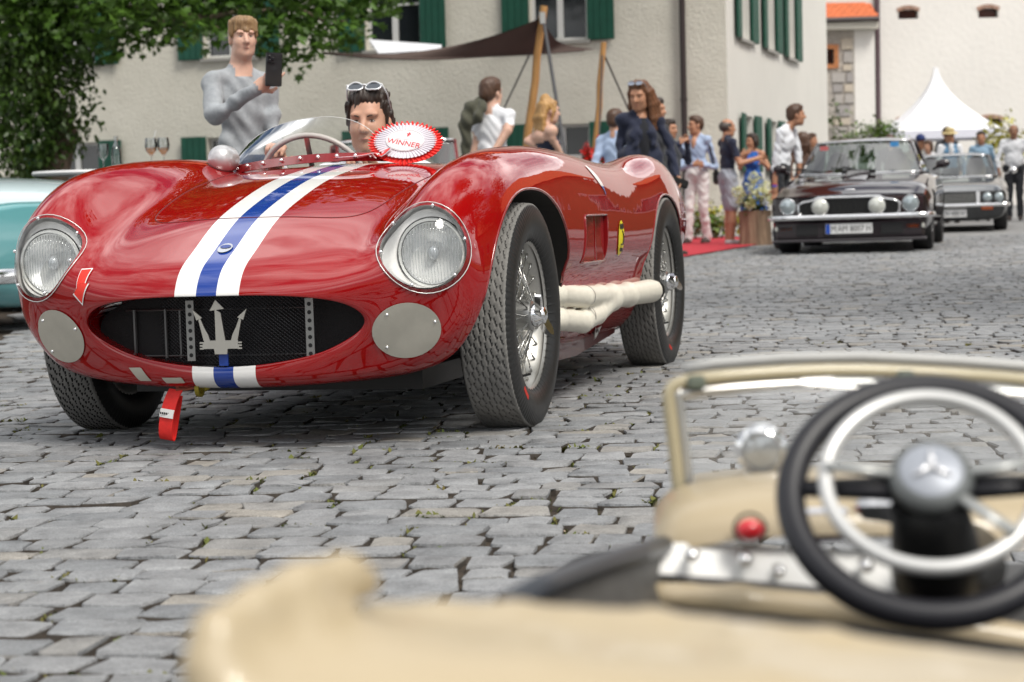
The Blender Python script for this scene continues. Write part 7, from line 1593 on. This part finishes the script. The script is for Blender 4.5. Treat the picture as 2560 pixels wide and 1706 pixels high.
dm = MB(); dm.add(disc + [tuple(Vector(p) - ax * .006) for p in disc], [tuple(range(48)), tuple(range(95, 47, -1))] + [(i, 48 + i, 48 + (i + 1) % 48, (i + 1) % 48) for i in range(48)]); dobj = dm.build('centre_disc', mat('disc_white', (.66, .65, .66), .35, coat=.4), ros, 40)
RP = mat('print_red', (.55, .015, .03), .5)
MB().tube([tuple((ra_ * math.cos(t) * 1.26 + rb_ * math.sin(t) * .90) * RREF * .49 + ax * .0078) for t in np.linspace(0, 2 * math.pi, 48, endpoint=False)], .0006, 4, closed=True).build('print_ring', mat('print_grey', (.45, .44, .46), .6), dobj)
text_mesh('print_text', 'WINNER', .0285, basis(ax * .0080 + rb_ * -.014 + ra_ * -.002, ra_ * 1 + rb_ * -.16, rb_), RP, dobj, .0005, sx=1.02)
# small red rampant beast and pale line of lettering
lion = [(-.4, -.9), (-.1, -.85), (0, -.3), (.2, -.75), (.45, -.8), (.3, -.3), (.35, 0), (.75, -.1), (.8, .1), (.4, .2), (.75, .35), (.8, .5), (.35, .4), (.3, .6), (.45, .8), (.15, .95), (-.1, .75), (-.15, .4), (-.35, .2), (-.6, .55), (-.85, .5), (-.7, .25), (-.45, 0), (-.35, -.35), (-.55, -.5)]
m_ = MB(); m_.prism([(x * .0085, y * .0095) for x, y in lion], ax * .0078 + rb_ * .024 + ra_ * .008, ra_, rb_, 0, .0008); m_.build('print_beast', RP, dobj, 0)
m_ = MB()
for q in range(14): m_.box(ax * .0080 + rb_ * (.006 - .0004 * q) + ra_ * (-.028 + q * .0042), (.0030, .0006, .0028), basis((0, 0, 0), ra_, ax).to_3x3())
m_.build('print_lettering', mat('print_pale', (.62, .55, .56), .6), dobj, 0)
tail = [ax * .004 + ra_ * -.05 + rb_ * -.035, ax * .010 + ra_ * -.075 + rb_ * -.075, ra_ * -.095 + rb_ * -.105 + ax * .0, ra_ * -.17 + rb_ * -.128 + ax * -.025, ra_ * -.26 + rb_ * -.150 + ax * -.048]
tail[-1] = cw(-.40, -.03, .838) - ros.location; tail[-2] = cw(-.42, .05, .842) - ros.location; tail[-3] = cw(-.44, .095, .848) - ros.location
rib = spline([tuple(p) for p in tail], 6); ribbon([tuple(p) for p in rib], .034, ra_ * .6 + fx * .8, .0012).build('ribbon_tail', mat('ribbon_red', (.72, .022, .015), .5), ros, 60)
ribbon([tuple(Vector(p) + ra_ * .014 + fx * .010 + Vector((0, 0, .0012))) for p in rib], .008, ra_ * .6 + fx * .8, .0012).build('ribbon_stripe', mat('ribbon_white', (.78, .76, .80), .55), ros, 60)
# ------------------------------------------------------------------ small cream car in the foreground (a child sized roadster)
CRM = mat('cream_paint', (.40, .325, .21), .42, coat=.35, vary=.03, vscale=3); CRMW = mat('cream_trim', (.62, .55, .42), .5, vary=.03, vscale=4)
fg = thing('pedal_car', 'small cream child sized roadster with a black steering wheel, out of focus up close', 'toy car', (.30, 1.15, 0))
F0 = Vector(fg.location)
def fpt(u, v, d): return px(u * k_, v * k_, d) - F0
# tail and cockpit side: a rounded lump and a long sweep of bodywork close to the lens
S2 = SDF(.008)
S2.chain([fpt(465, 1530, .86), fpt(495, 1455, .87), fpt(590, 1395, .89), fpt(690, 1345, .91), fpt(790, 1320, .93), fpt(838, 1335, .94)], [.0085, .0098, .0100, .0098, .0095, .0080], 0)
S2.chain([fpt(600, 1470, .89), fpt(700, 1440, .905), fpt(770, 1430, .92)], [.012, .012, .010], 0)
for (a, b_, r_) in (((525, 1570, .87), (900, 1560, .93), .018), ((540, 1690, .86), (1000, 1690, .91), .022), ((560, 1820, .86), (1000, 1820, .90), .026)): S2.cone(fpt(*a), fpt(*b_), r_, r_, 0, .012)
S2.chain([fpt(850, 1438, .96), fpt(1010, 1432, .97), fpt(1180, 1430, .98), fpt(1500, 1446, 1.0), fpt(1900, 1492, 1.02), fpt(2353, 1570, 1.03), fpt(2700, 1635, 1.03)], [.0095, .0095, .0095, .0098, .010, .010, .010], 0)
S2.chain([fpt(850, 1500, .95), fpt(1180, 1492, .97), fpt(1700, 1530, .99), fpt(2353, 1635, 1.01), fpt(2700, 1690, 1.01)], [.015] * 5, 0, .012)
S2.chain([fpt(860, 1590, .93), fpt(1200, 1590, .95), fpt(1700, 1620, .97), fpt(2353, 1700, .99), fpt(2700, 1760, .99)], [.024] * 5, 0, .016)
S2.chain([fpt(820, 1720, .90), fpt(1200, 1720, .92), fpt(1700, 1740, .94), fpt(2353, 1800, .95), fpt(2700, 1860, .95)], [.036] * 5, 0, .02)
S2.chain([fpt(700, 1900, .90), fpt(1400, 1920, .92), fpt(2500, 1980, .95)], [.05, .05, .05], 0, .05)
# drop to the ground so that it stands
S2.chain([fpt(900, 1900, .93), fpt(900, 2300, 1.0), fpt(950, 3200, 1.1)], [.06, .07, .06], 0, .06); S2.chain([fpt(2300, 1950, .98), fpt(2200, 2500, 1.05), fpt(2200, 3300, 1.12)], [.06, .07, .06], 0, .06); S2.cone(fpt(900, 2200, 1.0), fpt(2300, 2300, 1.05), .07, .07, 0, .08)
v, f, t = S2.mesh(.0055); rawmesh('rear_body', v, f, CRM, fg, 180)
# floor pan and wheels
MB().box(Vector((.12, .62, .16)), (.62, 1.5, .06), None, .02).build('floor_pan', BLACKM, fg)
for x in (-.19, .43):
    for y in (.10, 1.22): car_wheel(fg, x, y, .12, .07)
# dashboard: curved cowl, red lamp, chrome strip with knobs, lower roll
def dashgrid(pts_rows): return MB().grid(np.array([[tuple(p) for p in r_] for r_ in pts_rows]))
us = [1500, 1560, 1700, 1900, 2150, 2400, 2600]
rows = []
for (dv, dd) in (((0, 1.98)), ((22, 1.90)), ((55, 1.845)), ((110, 1.82)), ((150, 1.815))):
    row = []
    for i, u in enumerate(us):
        vtop = [1165, 1120, 1092, 1080, 1085, 1100, 1120][i]; row.append(fpt(u + (4 if i == 0 else 0), vtop + dv, dd - .03 * math.sin(i / 6 * math.pi)))
    rows.append(row)
dashgrid([spline([tuple(p) for p in r_], 4) for r_ in rows]).build('dashboard', CRM, fg, 180)
# cowl forward of the screen
dashgrid([spline([tuple(fpt(u, v, 1.99)) for u, v in ((1500, 1168), (1560, 1122), (1700, 1093), (1900, 1081), (2150, 1086), (2400, 1101), (2600, 1121))], 4), spline([tuple(fpt(u, v, 2.55)) for u, v in ((1540, 1130), (1580, 1095), (1700, 1078), (1900, 1070), (2150, 1075), (2380, 1088), (2560, 1105))], 4)]).build('scuttle', CRM, fg, 180)
rl = emptyo('warning_lamp', fpt(1724, 1218, 1.77), parent=fg); MB().ell((0, 0, 0), (.0125, .010, .0098), 16, 10).build('lamp_dome', mat('lamp_red', (.62, .01, .02), .2, coat=.8), rl, 180); MB().lathe([(.0125, .004), (.0150, .004), (.0145, -.003)], (0, .006, 0), (0, -1, .1), 20).build('lamp_ring', BLACKM, rl)
MB().grid(np.array([[tuple(fpt(u, v, 1.80)) for u, v in ((1517, 1248), (1700, 1252), (1900, 1262), (2085, 1275))], [tuple(fpt(u, v, 1.775)) for u, v in ((1500, 1318), (1700, 1332), (1900, 1350), (2085, 1362))]])).build('chrome_strip', mat('strip_white_metal', (.80, .80, .78), .3, 0.0), fg)
for i, (u, v, r_) in enumerate(((1590, 1275, .007), (1712, 1285, .007), (1790, 1312, .006), (1990, 1300, .007))):
    kn = emptyo('switch', fpt(u, v, 1.765), parent=fg); MB().ell((0, 0, 0), (r_, .010, r_ * .9), 14, 10).build('knob', CHROME, kn, 180); MB().lathe([(r_ * .5, 0), (r_ * .6, .014)], (0, .004, 0), (0, 1, 0), 12).build('knob_collar', ALU, kn)
MB().box(fpt(2030, 1190, 1.80), (.05, .02, .035), None, .005).build('instrument', CHROME, fg); MB().box(fpt(1885, 1185, 1.80), (.05, .012, .014), None, .003).build('badge_plate', mat('badge_pale', (.62, .64, .70), .3, .4), fg); MB().box(fpt(1900, 1225, 1.80), (.045, .010, .014), None, .003).build('badge_dark_plate', mat('plum_plate', (.08, .04, .07), .5), fg)
S = SDF(.02); S.chain([fpt(1515, 1368, 1.76), fpt(1700, 1382, 1.755), fpt(1950, 1412, 1.75), fpt(2150, 1445, 1.745), fpt(2450, 1495, 1.74), fpt(2650, 1525, 1.74)], [.012, .014, .016, .017, .017, .017], 0, .01); v, f, t = S.mesh(.006); rawmesh('padded_roll', v, f, CRM, fg, 180)
# dark well below and black door edge
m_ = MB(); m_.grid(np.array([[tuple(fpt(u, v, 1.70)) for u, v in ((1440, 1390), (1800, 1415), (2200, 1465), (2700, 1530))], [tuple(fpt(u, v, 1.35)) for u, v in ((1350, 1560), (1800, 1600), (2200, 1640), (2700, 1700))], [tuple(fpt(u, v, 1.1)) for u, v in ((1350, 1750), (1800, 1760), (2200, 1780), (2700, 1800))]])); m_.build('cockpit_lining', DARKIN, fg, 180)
dsl = [(1160, 1378, 1.30), (1260, 1330, 1.45), (1380, 1285, 1.60), (1470, 1258, 1.72), (1525, 1242, 1.80)]
m_ = MB(); m_.tube([fpt(u, v + 12, d) for u, v, d in dsl], [.008, .009, .009, .009, .009], 10); m_.build('door_edge', mat('door_edge_dark', (.035, .04, .05), .4), fg, 180)
m_ = MB(); m_.grid(np.array([[tuple(fpt(u, v + 14, d)) for u, v, d in dsl], [tuple(fpt(u, v + 75 * (1.15 - i * .02), d - .01)) for i, (u, v, d) in enumerate(dsl)], [tuple(fpt(u + 30, v + 190, d - .03)) for i, (u, v, d) in enumerate(dsl)]])); m_.build('door_lining', mat('door_lining_dark', (.06, .058, .055), .5, vary=.3, vscale=30), fg, 180)
# windscreen: cream frame, glass
wsd = 1.98
fr_ = [(1562, 1150, wsd), (1552, 1050, wsd), (1540, 950, wsd), (1538, 905, wsd), (1560, 882, wsd), (1640, 868, wsd), (1800, 856, wsd + .01), (1980, 852, wsd + .02), (2200, 862, wsd + .02), (2420, 882, wsd + .01), (2600, 905, wsd), (2650, 930, wsd), (2660, 1150, wsd)]
fp_ = spline([tuple(fpt(*q)) for q in fr_], 5)
m_ = MB(); m_.tube([tuple(p) for p in fp_], .0068, 10); m_.build('screen_frame', mat('frame_tan', (.40, .35, .23), .35, coat=.4), fg, 180)
m_ = MB(); m_.tube([tuple(p + np.array((.0, 0, -.012 if 18 < i < 50 else 0)) + np.array((.010 if i < 18 else 0, .0, 0))) for i, p in enumerate(fp_)], .005, 8); m_.build('screen_bead', ALU, fg, 180)
m_ = MB(); nn = len(fp_); Gt = []
top_r = [p for p in fp_]; half = nn // 2
Lft, Rgt = fp_[:half], fp_[half:][::-1]; q_ = min(len(Lft), len(Rgt)); ii = lambda A: np.stack([np.interp(np.linspace(0, len(A) - 1, 14), np.arange(len(A)), A[:, q]) for q in range(3)], 1)
La, Ra = ii(np.array(Lft)), ii(np.array(Rgt)); m_.grid(np.array([La * (1 - t) + Ra * t for t in np.linspace(0, 1, 12)])); m_.build('windscreen', thin_glass('small_screen_glass', (.93, .95, .96), .05, .05, 1.45, .13), fg, 180)
m_ = MB(); m_.tube([tuple(fpt(u, v, 2.02)) for u, v in ((1570, 850), (1640, 836), (1800, 824), (1980, 820), (2200, 830), (2420, 848), (2600, 872))], .0062, 8); m_.build('screen_top_edge', mat('edge_white', (.40, .40, .39), .4), fg, 180)
for u in (1600, 2080): MB().box(fpt(u, 880 if u < 1700 else 868, wsd - .01), (.018, .008, .014), None, .003).build('frame_clip', mat('clip_green', (.12, .14, .11), .5), fg)
# spot lamp ahead of the glass
sl = emptyo('spot_lamp', fpt(1752, 1030, 2.10), parent=fg); MB().lathe([(.012, .05), (.022, .03), (.027, .0), (.0275, -.010), (.020, -.016)], (0, 0, 0), (.25, 1, .1), 24).build('lamp_shell', CHROME, sl, 180); MB().lathe([(.027, -.008), (.022, -.014), (0, -.016)], (0, 0, 0), (.25, 1, .1), 24).build('lamp_face', mat('lamp_face', (.55, .57, .58), .15, .7), sl, 180); MB().tube([(0, .01, -.02), (0, .01, -.055)], .006, 8).build('lamp_stalk', CHROME, sl)
# steering wheel: black rim, silver horn ring, hub and two spokes
wc = fpt(2135, 1143, 1.62); wo = emptyo('steering_wheel', wc, parent=fg); cam_l = Vector((0, 0, CAMH)) - (F0 + wc); a0 = cam_l.normalized()
wax = (a0 * .80 + uc * .58 + rc * .05).normalized(); sx_, sy_, _ = frame(wax); sx_ = -sx_
pxm = 1.62 / FPX * 1.088
def rimtor(R_, r_, tilt_x=1.0, n=64, m=12, lift=0.0, cy=0.0):
    V_ = []
    for i in range(n):
        a = 2 * math.pi * i / n; c_ = sx_ * math.cos(a) * R_ + sy_ * (math.sin(a) * R_ + cy) + wax * lift; rd = (sx_ * math.cos(a) + sy_ * math.sin(a)).normalized()
        V_.append([tuple(c_ + (rd * math.cos(b) + wax * math.sin(b)) * r_) for b in np.linspace(0, 2 * math.pi, m, endpoint=False)])
    return np.array(V_)
RB = mat('wheel_black', (.012, .012, .016), .42)
MB().grid(rimtor(318 * pxm, 35 * pxm), True, True).build('rim', RB, wo, 180)
MB().grid(rimtor(238 * pxm, 18 * pxm, lift=.024), True, True).build('horn_ring', mat('ring_silver', (.58, .58, .57), .35, .4), wo, 180)
MB().lathe([(0, .041), (56 * pxm, .040), (72 * pxm, .037)], (0, 0, 0), wax, 32).build('hub_cap', mat('hub_silver', (.30, .32, .36), .42, .2), wo, 180); MB().lathe([(72 * pxm, .037), (90 * pxm, .034), (98 * pxm, .026), (86 * pxm, .018)], (0, 0, 0), wax, 32).build('hub_ring', mat('hub_grey', (.16, .17, .17), .4, .4), wo, 180)
m_ = MB()
for t in (math.pi / 2, math.pi * 7 / 6, math.pi * 11 / 6): m_.tube([wax * .043, (sx_ * math.cos(t) + sy_ * math.sin(t)) * 52 * pxm + wax * .042], [.0034, .0008], 6)
m_.build('hub_star', mat('star_white', (.80, .80, .82), .2, .5), wo, 180)
m_ = MB(); 
for t, L_ in ((math.radians(174), 290), (math.radians(6), 290)): m_.tube([(sx_ * math.cos(t) + sy_ * math.sin(t)) * 60 * pxm + wax * .010, (sx_ * math.cos(t) + sy_ * math.sin(t)) * L_ * pxm], [.022, .014], 8, flat=(1, .5))
m_.build('spoke', RB, wo, 180)
for t, L_ in ((math.radians(172), 240), (math.radians(-42), 240), (math.radians(8), 240)): m_ = MB(); m_.tube([(sx_ * math.cos(t) + sy_ * math.sin(t)) * 76 * pxm + wax * .028, (sx_ * math.cos(t) + sy_ * math.sin(t)) * L_ * pxm + wax * .029], [.0085, .0075], 8, flat=(1, .5)); m_.build('ring_spoke', mat('ring_spoke', (.42, .43, .42), .35, .5), wo, 180)
m_ = MB(); m_.tube([wax * -.01, wax * -.06 + Vector((.02, .05, -.035)), fpt(2210, 1300, 1.80) - wc], [.030, .040, .040], 16); m_.build('column', BLACKM, wo, 180)
# ------------------------------------------------------------------ the rest of the yard, behind and beside the camera (seen in the paintwork)
for i, (x, y, h_, s_) in enumerate(((6.8, 9.2, 6.6, 61), (-7.5, -7.0, 6.5, 71), (11.5, 15.5, 5.6, 81), (8.5, 1.0, 6.0, 87))):
    g = np.random.default_rng(s_); cl = [(Vector((x + g.normal() * 1.5, y + g.normal() * 1.5, h_ + g.normal() * 1.7 - .4)), g.uniform(.9, 1.5)) for _ in range(15)]
    tree('lime_tree', ['lime tree right of the photographer, reflected in the front wing', 'lime tree left of the photographer, reflected in the bonnet', 'lime tree beside the tiled gatehouse out of view', 'lime tree close to the right of the photographer'][i], (x, y, 0), (x, y, h_ - .8), .17, [((x, y, h_ - 2), c[0], .06) for c in cl[:6]], cl, .15, 110, s_, 'trees behind the photographer')
hs2 = thing('gatehouse', 'white gatehouse with an orange tiled roof across the yard, out of view', 'house', (20, 27, .1), R(-60)); m_ = MB(); m_.box((0, 0, 2.6), (22, 7, 5.2)); m_.build('wall', mat('ochre_wall', (.26, .17, .08), .9, vary=.15, vscale=.6), hs2)
m_ = MB(); m_.add([(-11.5, -4, 5.1), (11.5, -4, 5.1), (11.5, 4, 5.1), (-11.5, 4, 5.1), (-10, 0, 9), (10, 0, 9)], [(0, 1, 5, 4), (1, 2, 5), (2, 3, 4, 5), (3, 0, 4), (3, 2, 1, 0)]); m_.build('roof', TILE, hs2, 0)
for q in range(-4, 5):
    w_ = emptyo('window', (q * 2.3, -3.52, 2.4), parent=hs2); MB().box((0, 0, 0), (1.0, .08, 1.5)).build('frame', FRAMEW, w_); MB().box((0, -.03, 0), (.85, .05, 1.35)).build('pane', PANE, w_)
lw = MB(); lw.grid(np.array([[(5.5, -6, .02), (30, -9, .02)], [(10.5, 19, .10), (30, 24, .16)]])); lw.build('lawn', mat('lawn_green', (.10, .105, .035), .9, vary=.3, vscale=2), None); tag(bpy.data.objects['lawn'], 'strip of lawn beside the yard, out of view', 'lawn', kind='structure')
